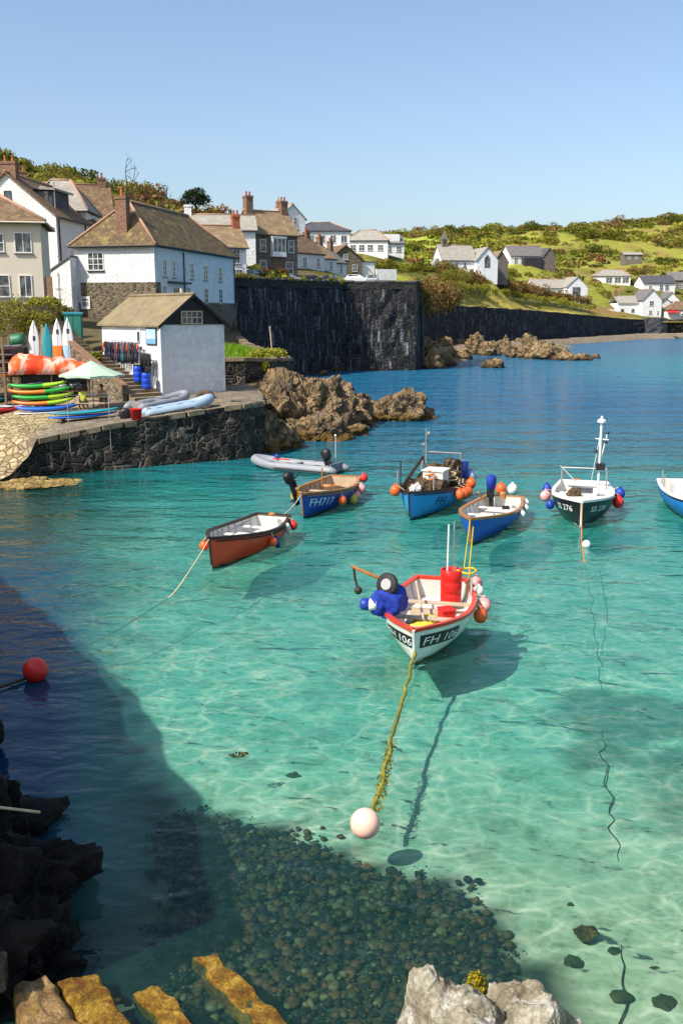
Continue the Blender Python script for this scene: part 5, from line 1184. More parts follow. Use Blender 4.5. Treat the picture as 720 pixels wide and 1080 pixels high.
me_ = leaf_mesh('crown', [(0, 0, 3.2, 2.0, 1.8, 1.0), (-1.3, 0, 2.8, 1.1, 1.1, .7), (1.4, .2, 2.9, 1.2, 1.1, .8), (.4, 0, 3.9, 1.4, 1.3, .8), (-.6, .3, 3.7, 1.1, 1.1, .7), (.9, -.4, 2.5, 1.0, 1, .5)], 2600, .16, [M['leaf_pine'], M['leaf_dark']], 91)
o = bpy.data.objects.new('crown', me_); COL.objects.link(o); o.parent = pt
# ------------------------------------------------------------------ parked cars
def car(label, loc, rz, paint):
    r = T('parked_car', label, 'car', loc, rz, 'cars parked on the harbour road')
    prof = [(-2.1, .35), (-2.12, .75), (-2.0, .95), (-1.65, 1.0), (-1.25, 1.4), (.2, 1.45), (.95, 1.02), (1.85, .85), (2.1, .65), (2.1, .35)]
    def sec(y, k): return [(x, y, .35+(z-.35)*k if z > 1.05 else z) for x, z in prof]
    mb = MB(); ws = [(-.84, .97), (-.8, 1.0), (.8, 1.0), (.84, .97)]
    secs = []
    for y in (-.86, -.78, .78, .86): secs.append([(x*(.985 if abs(y) > .8 else 1), y*(.84 if z > 1.1 else 1), z) for x, z in prof])
    mb.loft(secs); mb.build('body', paint, r)
    gm = MB()
    for s_ in (-1, 1):
        gm.add([(-1.5, s_*.845, 1.02), (.75, s_*.845, 1.02), (.2, s_*.745, 1.38), (-1.2, s_*.745, 1.38)], [(0, 1, 2, 3)])
    gm.add([(.32, -.62, 1.42), (.32, .62, 1.42), (.97, .68, 1.06), (.97, -.68, 1.06)], [(0, 1, 2, 3)]); gm.add([(-1.33, -.62, 1.38), (-1.33, .62, 1.38), (-1.68, .66, 1.04), (-1.68, -.66, 1.04)], [(0, 1, 2, 3)])
    gm.build('car_window', M['glass'], r, fix=False)
    for x in (-1.35, 1.3):
        for y in (-.8, .8):
            w_ = MB().lathe([(.2, -.1), (.31, -.1), (.31, .1), (.2, .1)], 14, 0, Matrix.Translation((x, y, .31)) @ Matrix.Rotation(R(90), 4, 'X')).build('wheel', M['rubber'], r)
            MB().lathe([(.001, -.105), (.19, -.105), (.19, .105), (.001, .105)], 10, 0, Matrix.Translation((x, y, .31)) @ Matrix.Rotation(R(90), 4, 'X')).build('rim', M['metal'], w_)
    for y in (-.6, .6): MB().cbox((2.08, y, .7), (.08, .35, .15)).build('headlight', M['steel_white'], r)
    return r
paints = {'white': pm('car_white', (.75, .75, .75, 1), .25, .02, 1, 0), 'silver': pm('car_silver', (.42, .44, .46, 1), .25, .02, 1, 0, metallic=.4), 'blue': pm('car_dark_blue', (.03, .05, .1, 1), .2, .02, 1, 0), 'black': pm('car_black', (.015, .015, .017, 1), .2, .02, 1, 0)}
for px, Y_, rz, pk, lab in [(274, 122, 62, 'silver', 'silver parked car, leftmost of the row, in front of the white cottage'), (306, 134, 20, 'white', 'white parked car below the stone house'), (331, 140, 10, 'blue', 'dark blue parked car in front of the terraced cottages'),
                            (350, 139, 75, 'black', 'black parked car at the end of the terrace row'), (375, 137, 8, 'white', 'white parked car with dark windows near the right end of the sea wall'), (391, 138, 85, 'silver', 'silver parked car seen end on, rightmost on the sea wall')]:
    X_ = (px-360)/1000*Y_*1.02; car(lab, (X_, Y_, 11.35), R(rz), paints[pk])
# ================================================================== boats
def paint(name, col, rough=.35, dirt=None, amt=.6):
    t = NT(name); c = t.obj(); sx = t.n('SeparateXYZ'); t.l(c, sx.inputs[0])
    base = t.mix(t.ramp(t.noise(c, 1.3, 5, .6), [(.3, 0.), (.7, 1.)]), mul(col, .82), mul(col, 1.1))
    run = t.noise(t.mapping(c, (5, 5, .5)), 1.6, 5, .7)          # run-off streaks down the planks
    base = t.mix(t.ramp(run, [(.54, 0.), (.7, amt*.8)]), base, dirt or mul(col, .5))
    base = t.mix(t.ramp(t.noise(c, 7, 6, .75), [(.6, 0.), (.66, .5)]), base, (.32, .3, .26, 1))     # scuffs
    base = t.mix(t.math('MULTIPLY', t.maprange(t.math('ADD', sx.outputs[2], t.math('MULTIPLY', t.noise(c, 3, 4), .16)), .2, .1, 0, 1), .75), base, C('4a4a28'))   # growth at the waterline
    lap = t.math('FRACT', t.math('MULTIPLY', sx.outputs[2], 6.5))
    h = t.math('ADD', lap, t.math('MULTIPLY', t.noise(c, 14, 3), .25))
    t.bsdf(base, rough, t.bump(h, .55, .02), 0, .5); return t.m
M['hull_red'] = paint('hull_orange_red', C('f0441c'), dirt=C('d63a1a'))
M['hull_navy'] = paint('hull_navy', C('2148a8'), dirt=C('183478'))
M['hull_cyan'] = paint('hull_sky_blue', C('2f96dc'), dirt=C('5a9cc8'))
M['hull_blue'] = paint('hull_blue', C('1c50b4'), dirt=C('174090'))
M['hull_bright'] = paint('hull_bright_blue', C('1d78c8'), dirt=C('165ea0'))
M['hull_black'] = paint('hull_black', (.012, .012, .014, 1), .3)
M['hull_white'] = paint('hull_white', (.78, .77, .72, 1), dirt=(.55, .5, .4, 1), amt=.35)
M['red_paint'] = paint('red_paint', C('cc3a1c')); M['boot_red'] = paint('boot_red', C('7c2416')); M['boot_weed'] = pm('boot_weed', C('3c3a24'), .8, .4, 6)
M['varnish'] = pm('varnished_wood', C('a8713a'), .4, .25, 6, .2); M['dark_wood'] = pm('dark_wood', C('33261c'), .6, .3, 6)
M['inner_white'] = pm('inner_white', (.66, .65, .6, 1), .6, .12, 3, .2, dirt=(.4, .36, .28, 1), dirtamt=.6); M['inner_buff'] = pm('inner_buff', C('b9a68a'), .7, .15, 3, .2, dirt=C('75664e'), dirtamt=.6)
M['tube_grey'] = pm('tube_grey', (.24, .25, .27, 1), .5, .06, 2, .05, dirt=(.35, .35, .36, 1), dirtamt=.3); M['tube_blue_grey'] = pm('tube_blue_grey', C('8fa3b4'), .5, .08, 2, .05)
M['fender_orange'] = pm('fender_orange', C('e0612a'), .4, .15, 4, .05, dirt=C('a85a36'), dirtamt=.5); M['fender_pink'] = pm('fender_pink', C('e58a86'), .45, .2, 5, .05, dirt=C('f0d6cc'), dirtamt=.8)
M['fender_red'] = pm('fender_red', C('d8322a'), .4, .1, 4, .05); M['fender_white'] = pm('fender_white', (.75, .74, .7, 1), .45, .08, 5, .05); M['fender_yellow'] = pm('fender_yellow', C('c8b04a'), .5, .15, 5, .05, dirt=C('7c8038'), dirtamt=.5)
M['fender_blue'] = pm('fender_blue', C('1f3f9c'), .45, .15, 5, .05); M['fender_pale_blue'] = pm('fender_pale_blue', C('8ea8c8'), .5, .15, 5, .05)
M['cover_blue'] = pm('cover_blue', C('16359a'), .75, .3, 4, .5, .03); M['net'] = pm('net_brown', C('7b6448'), .95, .45, 14, 1., .05, dirt=C('3e3024'), dirtamt=.8)
M['letter_white'] = pm('letter_white', (.8, .8, .78, 1), .5, .03, 2, 0); M['letter_black'] = pm('letter_black', (.012, .012, .015, 1), .5, .05, 2, 0); M['letter_dark'] = pm('letter_dark_blue', (.012, .02, .05, 1), .5, .05, 2, 0)
M['red_bin'] = pm('red_bin_plastic', C('cf1f18'), .4, .1, 3, .05); M['yellow_oil'] = pm('yellow_oilskin', C('e0c23a'), .5, .1, 4, .3)

class Hull:
    def __init__(s, L, B, hb, hs, tr=.72, dr=.28, rake=.3, full=2.3, flare=2.4, sag=.1):
        s.L, s.B, s.hb, s.hs, s.tr, s.dr, s.rake, s.full, s.fl, s.sag = L, B, hb, hs, tr, dr, rake, full, flare, sag
    def half(s, t):
        if t < .42: k = s.tr+(1-s.tr)*math.sin(t/.42*math.pi/2)
        else: k = 1-((t-.42)/.58)**s.full
        return s.B/2*max(k, 0)
    def zg(s, t): return s.hs+(s.hb-s.hs)*t**2.0-s.sag*math.sin(math.pi*min(1, t*1.05))*(1-t)
    def zk(s, t): return -s.dr+(.0 if t < .8 else s.dr*.6*((t-.8)/.2)**2)
    def pt(s, t, v, side):     # v: 0 gunwale .. 1 keel
        z = s.zg(t)+(s.zk(t)-s.zg(t))*v
        fine = s.fl-1.1*max(0, t-.5)*2      # finer sections forward
        y = s.half(t)*max(0, 1-v**fine)**.75
        x = (t-.5)*s.L+s.rake*(1-v)*t**5-.06*v*(1-t)**6
        return Vector((x, y*side, z))
    def at(s, t, z, side): return s.pt(t, min(1, max(0, (z-s.zg(t))/(s.zk(t)-s.zg(t)))), side)
    def nrm(s, t, z, side):
        a = s.at(t, z, side); b = s.at(min(1, t+.02), z, side); c = s.at(t, z-.05, side)
        n = (b-a).cross(c-a).normalized()
        return n if n.y*side > 0 else -n
def make_boat(name, label, bow, stern, h, hull, gun, inner, boot=None, bootz=.06, floor=.12, thwarts=(.25, .55, .8), thw=None, tr_mat=None, upper=None, upperz=.1, rail=None, frames=True, stem=None):
    """bow and stern are points of the water plane; h a Hull whose length is theirs"""
    d = Vector((bow.x-stern.x, bow.y-stern.y, 0)); mid = (Vector(bow)+Vector(stern))/2
    r = T(name, label, 'boat', (mid.x, mid.y, 0), math.atan2(d.y, d.x))
    NS, NV = 30, 16
    mats = [M[hull], M[boot or hull], M[upper or hull]]
    mb = MB()
    for side in (1, -1):
        g = [[h.pt(i/NS, j/NV, side) for j in range(NV+1)] for i in range(NS+1)]
        b = len(mb.v); mb.v += [tuple(p) for row in g for p in row]
        for i in range(NS):
            for j in range(NV):
                zc = (g[i][j].z+g[i+1][j+1].z)/2
                mb.f.append((b+i*(NV+1)+j, b+(i+1)*(NV+1)+j, b+(i+1)*(NV+1)+j+1, b+i*(NV+1)+j+1)); mb.mi.append(1 if zc < bootz and boot else (2 if upper and zc > h.zg(i/NS)-upperz else 0))
    ring = [h.pt(0, j/NV, 1) for j in range(NV+1)]+[h.pt(0, j/NV, -1) for j in range(NV-1, -1, -1)]
    mb.add([tuple(p) for p in ring], [tuple(range(len(ring)))], 0)
    ho = mb.build('hull', mats, r, True)
    # inner skin and sole
    mi = MB(); secs = []
    ts = [.015+i*.93/NS for i in range(NS+1)]
    for t in ts:
        zg, w_ = h.zg(t)-.01, []
        for k in range(7):
            z = zg+(floor-zg)*k/6; p = h.at(t, z, 1); w_.append((p.x-(.04 if t > .9 else 0), max(.01, p.y-.055), z))
        secs.append([(x, y, z) for x, y, z in w_]+[(x, -y, z) for x, y, z in reversed(w_)])
    mi.loft(secs, closed=False, caps=False)
    for e in (0, len(secs)-1): mi.add(secs[e], [tuple(range(len(secs[e])))])
    fm = mi
    if frames:
        for t in [x/11 for x in range(1, 10)]:
            for side in (1, -1):
                pts = []
                for k in range(6):
                    z = h.zg(t)-.04+(floor-h.zg(t)+.04)*k/5; p = h.at(t, z, side); pts.append((p.x, p.y-side*.075, z))
                fm.tube(pts, .022, 4)
    io = mi.build('interior', M[inner], r, fix=False)
    # gunwale capping
    gm = MB(); secs = []
    tt = [i/NS for i in range(NS+1)]
    for side in (1, -1):
        secs = []
        for t in tt:
            p = h.pt(t, 0, side); q_ = max(p.y*side, 0)
            secs.append([(p.x+(.03 if t == 1 else 0), side*(q_+.035), p.z-.05), (p.x+(.03 if t == 1 else 0), side*(q_+.035), p.z+.03), (p.x-(.1 if t > .97 else 0), side*max(0, q_-.085), p.z+.03), (p.x-(.1 if t > .97 else 0), side*max(0, q_-.085), p.z-.04)])
        gm.loft(secs)
    w0 = h.half(0); z0 = h.zg(0); gm.box(-h.L/2-.05, -w0, z0-.05, -h.L/2+.07, w0, z0+.032)
    gm.build('gunwale', M[gun], r)
    if rail:
        rm_ = MB()
        for side in (1, -1): rm_.tube([h.at(t, h.zg(t)-.11, side)+Vector((0, side*.012, 0)) for t in tt[:-1]], .028, 5)
        rm_.build('rubbing_strake', M[rail], r)
    sm = MB(); sm.tube([h.pt(1, v, 1)+Vector((.015, 0, 0)) for v in (0, .2, .4, .6, .8)], .035, 6); sm.build('stem_post', M[stem or gun], r)
    for t in thwarts:
        p = h.at(t, h.zg(t)-.2, 1); MB().box(p.x-.11, -p.y+.07, p.z-.03, p.x+.11, p.y-.07, p.z).build('thwart', M[thw or inner], r)
    if tr_mat: MB().box(-h.L/2-.03, -w0*.93, .02, -h.L/2-.004, w0*.93, z0-.05).build('transom_board', M[tr_mat], r)
    r['_h'] = 1; del r['_h']
    return r
def letters(txt, size):
    c = bpy.data.curves.new('t', 'FONT'); c.body = txt; c.size = size; c.resolution_u = 3
    o = bpy.data.objects.new('t', c); COL.objects.link(o); dg = bpy.context.evaluated_depsgraph_get(); me = bpy.data.meshes.new_from_object(o.evaluated_get(dg))
    bm = bmesh.new(); bm.from_mesh(me); bmesh.ops.triangulate(bm, faces=bm.faces)
    bmesh.ops.subdivide_edges(bm, edges=[e for e in bm.edges if e.calc_length() > size*.25], cuts=2); bmesh.ops.triangulate(bm, faces=bm.faces)
    v = [tuple(x.co) for x in bm.verts]; f = [tuple(q_.index for q_ in x.verts) for x in bm.faces]; bm.free()
    bpy.data.objects.remove(o); bpy.data.meshes.remove(me); bpy.data.curves.remove(c)
    xs_ = [p[0] for p in v]; return [(p[0]-min(xs_), p[1]) for p in v], f, max(xs_)-min(xs_)
def hull_text(root, h, txt, size, t0, z0, side, mat, plate=None, off=.012, stretch=1.0, slant=0.0, follow=True):
    """t0: where the text's bow-side end sits; z0: base line below the gunwale"""
    v, f, w_ = letters(txt, size); w_ *= stretch
    def place(x, z, o):
        s_ = (w_-x) if side < 0 else x      # distance aft of t0
        t = t0-s_/h.L*1.05
        zz = (h.zg(t) if follow else h.zg(t0))-z0+z
        return h.at(t, zz, side)+h.nrm(t, zz, side)*o
    me = MB(); me.add([place(a*stretch+b*slant, b, off) for a, b in v], f)
    if plate:
        P = MB(); m_ = size*.22; N = 14; rows = []
        for i in range(N+1):
            x = -m_+(w_+2*m_)*i/N; rows.append([place(x, z, off*.5) for z in (-m_, size*.36, size*.72+m_)])
        P.loft(rows, closed=False, caps=False); po = P.build('number_plate', M[plate], root, fix=False)
        me.build('lettering', M[mat], po, fix=False)
    else: me.build('registration_letters', M[mat], root, fix=False)
def wp(root, p): return Matrix.LocRotScale(root.location, root.rotation_euler, (1, 1, 1)) @ Vector(p)
def fender(label, p, r0, mat, rope_to=None, group=None, sq=1.12, name='ball_fender', cat='fender', neck=True):
    o = T(name, label, cat, p, rng.uniform(0, 6), group)
    b = MB(); b.ball((0, 0, 0), r0, 24, 0, (1, 1, sq)); neck and b.lathe([(r0*.28, r0*1.0), (r0*.24, r0*1.3), (.001, r0*1.34)], 8)
    b.build('ball', M[mat], o, True)
    if neck: MB().lathe([(r0*.3, r0*1.02), (r0*.27, r0*1.36), (.001, r0*1.38)], 8).build('eye', M[mat], o)
    if rope_to is not None:
        a = Vector((0, 0, r0*1.3)); q_ = Matrix.Rotation(-o.rotation_euler.z, 3, 'Z') @ (Vector(rope_to)-Vector(p))
        MB().tube([a, a.lerp(q_, .5), q_], .012, 5).build('lanyard', M['rope'], o)
    return o
def hang(boat, h, t, side, drop, r0, mat, label, group=None, outw=0.0, name='ball_fender'):
    g = h.pt(t, 0, side); p = h.at(t, h.zg(t)-drop, side)+Vector((0, side*(r0*.95+.03+outw), 0)); p.y = side*max(p.y*side, g.y*side+r0*.6)
    return fender(label, wp(boat, p), r0, mat, wp(boat, g+Vector((0, 0, .03))), group, name=name)
def outboard(parent_loc, rz, label, cover='black', tilt=35, s_=1.0, name='outboard_motor'):
    o = T(name, label, 'outboard motor', parent_loc, rz)
    Mx = Matrix.Scale(s_, 4) @ Matrix.Rotation(R(tilt), 4, 'Y')
    b = MB(); secs = []
    for z, a, c_ in ((.0, .13, .10), (.06, .2, .14), (.25, .24, .16), (.38, .22, .15), (.45, .12, .09)):
        secs.append([(-.06+a*math.cos(k*math.pi/6)*1.0, c_*math.sin(k*math.pi/6), z) for k in range(12)])
    b.loft(secs, 0, Mx); b.build('cowling', M[cover], o, True)
    l = MB(); l.box(-.12, -.06, -.75, .02, .06, .0, 0, Mx); l.box(-.2, -.02, -.95, .06, .02, -.7, 0, Mx); l.box(-.25, -.1, -.72, .06, .1, -.69, 0, Mx); l.build('leg', M['black'], o)
    pr = MB()
    for k in range(3):
        Q = Mx @ Matrix.Translation((-.22, 0, -.82)) @ Matrix.Rotation(k*2*math.pi/3, 4, 'X'); pr.box(-.01, -.035, .01, .01, .035, .12, 0, Q)
    pr.build('propeller', M['metal'], o)
    c_ = MB(); c_.box(.02, -.11, -.22, .12, .11, .05, 0, Mx); c_.tube([Mx @ Vector((.1, 0, .05)), Mx @ Vector((.55, .05, .16))], .025*s_, 6); c_.build('tiller', M['black'], o)
    return o
def rope(pts, r0, label, mat='rope', name='mooring_rope', sag=0.0, cat='rope', n=14, wob=0.0):
    P = []
    pts = [Vector(p) for p in pts]
    for a, b in zip(pts[:-1], pts[1:]):
        for i in range(n):
            f = i/n; q_ = a.lerp(b, f); q_.z -= sag*4*f*(1-f); q_ += Vector((mnoise.noise(q_*2.2)*wob, mnoise.noise(q_*2.2+Vector((7, 1, 0)))*wob, 0)); P.append(q_)
    P.append(pts[-1])
    return tag(MB().tube(P, r0, 6).build(name, M[mat], smooth=True), label, cat)

# --- FH 106, the white and red boat nearest to us
b, s = at(437, 701), Vector((2.62, 24.0, 0)); HA = Hull((b-s).length, 2.1, .86, .70, .62, .25, .22, 3.0, 2.6, .12)
A1 = make_boat('fishing_boat', 'white open fishing boat with red gunwale and black FH 106 plates, nearest to the camera', b, s, HA, 'hull_white', 'red_paint', 'inner_white', 'boot_red', .045, .16, (.30, .62), 'inner_buff', upper='hull_white', upperz=.1, stem='hull_white')
hull_text(A1, HA, 'FH 106', .27, .962, .42, 1, 'letter_white', 'letter_black', stretch=1.15, slant=.18)
hull_text(A1, HA, 'FH 106', .25, .985, .42, -1, 'letter_white', 'letter_black', stretch=1.15, slant=.18)
fb = MB(); fb.box(-.2, -.5, .3, .5, .35, .345); fb.box(-.95, -.55, .22, -.55, .5, .26); fb.build('bottom_boards', M['inner_buff'], A1)
def loc(r, x, y, z): return wp(r, (x, y, z))
# pot hauler on the starboard bow: blue cover, black wheel, wooden davit
hp = T('pot_hauler', 'pot hauler under a blue cover with black wheel on the FH 106 bow', 'pot hauler', loc(A1, 1.05, -.72, .78), A1.rotation_euler.z)
lm = MB(); lump(lm, (0, 0, .25), (.44, .38, .42), 4, 71, 7, .16); lump(lm, (.1, -.3, .2), (.26, .24, .3), 4, 72, 6, .14); lm.build('cover', M['cover_blue'], hp, True, uv=False)
MB().box(-.09, -.09, -.4, .09, .09, .2).build('pedestal', M['metal'], hp)
wh = MB().lathe([(.07, -.06), (.24, -.07), (.27, -.03), (.27, .03), (.24, .07), (.07, .06)], 20, 0, Matrix.Translation((.12, -.1, .66)) @ Matrix.Rotation(R(70), 4, 'Y') @ Matrix.Rotation(R(20), 4, 'X')).build('wheel', M['rubber'], hp, True)
MB().lathe([(.001, -.072), (.13, -.072), (.13, .072), (.001, .072)], 14, 0, Matrix.Translation((.12, -.1, .66)) @ Matrix.Rotation(R(70), 4, 'Y') @ Matrix.Rotation(R(20), 4, 'X')).build('hub', M['metal'], wh)
MB().tube([(-.05, .1, .45), (.0, -.35, .78), (.05, -.95, 1.02)], [.05, .045, .04], 8).build('davit', M['varnish'], hp)
bl = MB(); bl.tube([(.05, -.9, 1.0), (.07, -.86, .72), (.1, -.8, .55)], .03, 6); bl.ball((.1, -.78, .47), .1, 10); bl.build('block', M['dark_wood'], hp)
fl = MB(); fl.lathe([(.001, -.2), (.13, -.19), (.14, -.02)], 14, 0, Matrix.Translation((.25, -.5, .2)) @ Matrix.Rotation(R(90), 4, 'X')); fl.lathe([(.14, -.02), (.14, .15), (.1, .19), (.001, .2)], 14, 1, Matrix.Translation((.25, -.5, .2)) @ Matrix.Rotation(R(90), 4, 'X')); fl.build('float', [M['fender_white'], M['fender_blue']], hp, True)
# stern gear
rb = T('red_drum', 'tall red plastic drum standing in the stern of the FH 106 boat', 'drum', loc(A1, -1.45, .35, .3), A1.rotation_euler.z+.1)
c_ = MB(); c_.lathe([(.001, 0), (.25, 0), (.265, .04), (.265, .26), (.25, .28), (.265, .3), (.27, .55), (.255, .57), (.27, .6), (.275, .86), (.25, .88), (.235, .86), (.23, .5), (.001, .45)], 24)
c_.build('tub', M['red_bin'], rb, True)
for i, (dx, dy, hh_, mt, lb) in enumerate([(.08, -.1, 2.0, 'steel_white', 'white pole standing in the red drum, left of the pair'), (-.05, .02, 2.05, 'metal', 'grey pole standing in the red drum, right of the pair')]):
    q_ = loc(A1, -1.45+dx, .35+dy, .34); tag(MB().tube([q_, q_+Vector((.02, .02, hh_))], .022, 8).build('pole', M[mt]), lb, 'pole')
q_ = loc(A1, -1.55, .75, .5); tag(MB().tube([q_, q_+Vector((.12, .1, 1.75))], .016, 6).build('pole', M['rope_yellow']), 'thin yellow whip pole leaning out behind the red drum', 'pole')
for z in (.0, .05): pass
hoop = MB(); q_ = loc(A1, -1.6, .72, 1.12); hoop.tube([q_+Vector((.24*math.cos(k*.449), .24*math.sin(k*.449), .02*math.sin(k))) for k in range(15)], .025, 6); tag(hoop.build('rope_coil', M['rope_yellow'], smooth=True), 'orange yellow hoop of rope on the stern rail beside the red drum', 'rope coil')
post = MB(); post.tube([loc(A1, -1.6, .8, .6), loc(A1, -1.6, .82, 1.15)], .03, 6); post.tube([loc(A1, -1.2, .88, .6), loc(A1, -1.3, .88, 1.0)], .03, 6); pz = post.build('rail_post', M['metal']); pz.parent = A1; pz.matrix_parent_inverse = Matrix.LocRotScale(A1.location, A1.rotation_euler, (1, 1, 1)).inverted()
tag(MB().cbox((0, 0, .12), (.36, .3, .24)).cbox((0, 0, .26), (.4, .34, .04)).build('red_box', M['red_bin']), 'low red box on the floorboards of the FH 106 boat', 'box'); o = bpy.data.objects['red_box']; o.location = loc(A1, .1, .42, .35); o.rotation_euler.z = A1.rotation_euler.z+.5
lm = MB(); lump(lm, (0, 0, 0), (.35, .2, .1), 4, 73, 10, .3); o = lm.build('oilskin', M['yellow_oil'], smooth=True, uv=False); o.location = loc(A1, 1.25, .1, .52); o.rotation_euler.z = A1.rotation_euler.z+1.5; tag(o, 'crumpled yellow oilskin in the bow of the FH 106 boat', 'oilskin')
coil = MB()
for k in range(3): coil.tube([(.26*math.cos(a*.42)+.02*k, (.2+.02*k)*math.sin(a*.42), .02+.03*k) for a in range(16)], .022, 6)
o = coil.build('rope_coil', M['rope_yellow'], smooth=True); o.location = loc(A1, .45, -.05, .37); tag(o, 'loose yellow coil of rope on the middle boards of the FH 106 boat', 'rope coil')
q0, q1 = loc(A1, -1.5, -.55, .78), loc(A1, 1.0, .0, .62); tag(MB().tube([q0, q1], .03, 8).build('oar', M['pale_wood']), 'pale wooden boat hook lying lengthways over the seats of the FH 106 boat', 'boat hook')
hang(A1, HA, .40, 1, .33, .17, 'fender_orange', 'orange ball fender hanging on the right side of the white FH 106 boat')
hang(A1, HA, .27, 1, .24, .18, 'fender_pink', 'pink and white ball fender right behind the orange one on the FH 106 boat', outw=.05)
hang(A1, HA, .17, 1, .02, .13, 'fender_white', 'white ball fender at the stern quarter of the FH 106 boat')
hang(A1, HA, .06, 1, -.42, .17, 'fender_pink', 'pale pink buoy hung high beside the red drum')
# --- orange red rowing boat
b, s = at(224, 600), Vector((-2.35, 31.9, 0)); HB = Hull((b-s).length, 1.9, .98, .72, .66, .2, .16, 2.4, 2.6, .12)
B1 = make_boat('rowing_boat', 'orange red rowing boat with pale inside moored left of the others', b, s, HB, 'hull_red', 'dark_wood', 'inner_white', 'letter_black', .03, .2, (.2, .5, .78), 'inner_white', rail='dark_wood')
hang(B1, HB, .52, 1, .35, .13, 'fender_orange', 'orange ball fender midway along the side of the orange red rowing boat')
hang(B1, HB, .08, 1, .22, .15, 'fender_red', 'red ball fender at the stern corner of the orange red rowing boat')
hang(B1, HB, .95, -1, .3, .14, 'fender_orange', 'orange ball fender on the far bow of the orange red rowing boat')
def cyl_fender(boat, h, t, side, drop, mat, label):
    p = h.at(t, h.zg(t)-drop, side)+Vector((0, side*.1, 0)); g = h.pt(t, 0, side); o = T('cylinder_fender', label, 'fender', wp(boat, p), boat.rotation_euler.z)
    MB().lathe([(.001, -.25), (.08, -.22), (.09, -.15), (.09, .15), (.08, .22), (.001, .25)], 12, 0, Matrix.Rotation(R(35), 4, 'Y')).build('body', M[mat], o, True)
    MB().tube([(0, 0, .2), g-p], .01, 5).build('lanyard', M['rope'], o)
cyl_fender(B1, HB, .42, 1, .42, 'fender_blue', 'dark blue cylinder fender on the side of the orange red rowing boat'); cyl_fender(B1, HB, .2, 1, .2, 'fender_white', 'white cylinder fender near the stern of the orange red rowing boat')
o = MB().lathe([(.001, 0), (.1, 0), (.11, .05), (.06, .07), (.001, .07)], 10).build('rope_coil', M['rope_orange']); o.location = loc(B1, -2.0, .1, .78); tag(o, 'orange rope bundle on the transom of the orange red rowing boat', 'rope coil')
q0, q1 = loc(B1, -1.6, -.5, .66), loc(B1, 1.0, -.4, .72); tag(MB().tube([q0, q1], .028, 8).build('oar', M['grey_trim']), 'grey oar lying along the far side of the orange red rowing boat', 'oar')
o = MB().box(-.3, -.35, 0, .3, .35, .3).box(-.33, -.38, .3, .33, .38, .34).build('engine_box', M['inner_white']); o.parent = B1; o.location = (.1, 0, .2)
# --- FH717
b, s = at(320, 547), Vector((.15, 39.5, 0)); HC = Hull((b-s).length, 1.95, .98, .76, .66, .2, .2, 2.4, 2.6, .12)
C1 = make_boat('fishing_boat', 'dark blue open boat with white FH717 letters and wooden gunwale hung with fenders', b, s, HC, 'hull_navy', 'varnish', 'inner_buff', 'boot_weed', .05, .2, (.18, .45, .75), 'inner_buff', upper='hull_navy', rail='varnish')
hull_text(C1, HC, 'FH717', .42, .945, .52, 1, 'letter_white', stretch=1.0, slant=.1)
ps = MB(); rows = []
for i in range(9): rows.append([HC.at(.995-i*.016, z, -1)+HC.nrm(.995-i*.016, z, -1)*.01 for z in (.08, .3, .5, .75)])
ps.loft(rows, closed=False, caps=False); ps.build('lit_bow_face', M['hull_cyan'], C1, fix=False)  # paler blue skin paints the sunlight on the bow's left face
for t, mt, dr, r0, lb in [(.66, 'fender_orange', .42, .17, 'orange ball fender nearest the FH717 letters'), (.44, 'fender_yellow', .5, .17, 'yellow green ball fender low on the side of the FH717 boat'), (.34, 'fender_pink', .4, .16, 'pinkish red ball fender right of the yellow one on the FH717 boat'),
                          (.24, 'fender_pink', .22, .18, 'pink ball fender hung high among those on the FH717 boat'), (.15, 'fender_red', .32, .16, 'red ball fender low near the stern of the FH717 boat'), (.03, 'fender_red', .0, .17, 'red ball fender at the stern corner of the FH717 boat')]:
    hang(C1, HC, t, 1, dr, r0, mt, lb)
outboard(loc(C1, 2.35, -.55, 1.3), C1.rotation_euler.z+2.6, 'black outboard motor tilted up at the left bow of the FH717 boat', 'black', -20, 1.0)
o = MB().box(-.06, -.14, -.2, .06, .14, .14).build('motor_bracket', M['rope_yellow']); o.parent = C1; o.location = (2.15, -.5, .85)
for (x, y, z, rr, m_, nm, lb) in [(-.9, .1, .5, .3, 'net', 'net_heap', 'tangled net heap in the middle of the FH717 boat'), (-1.6, -.2, .45, .22, 'rope_orange', 'rope_heap', 'orange rope heap in the stern of the FH717 boat')]:
    lm = MB(); lump(lm, (0, 0, 0), (rr*1.5, rr, rr*.6), 4, int(rr*100), 10, .4); o = lm.build(nm, M[m_], smooth=False, uv=False); o.location = loc(C1, x, y, z); tag(o, lb, nm.replace('_', ' '))
o = MB().tube([(0, 0, 0), (0, 0, .8)], .03, 6).build('post', M['varnish']); o.parent = C1; o.location = (-1.2, -.55, .5)
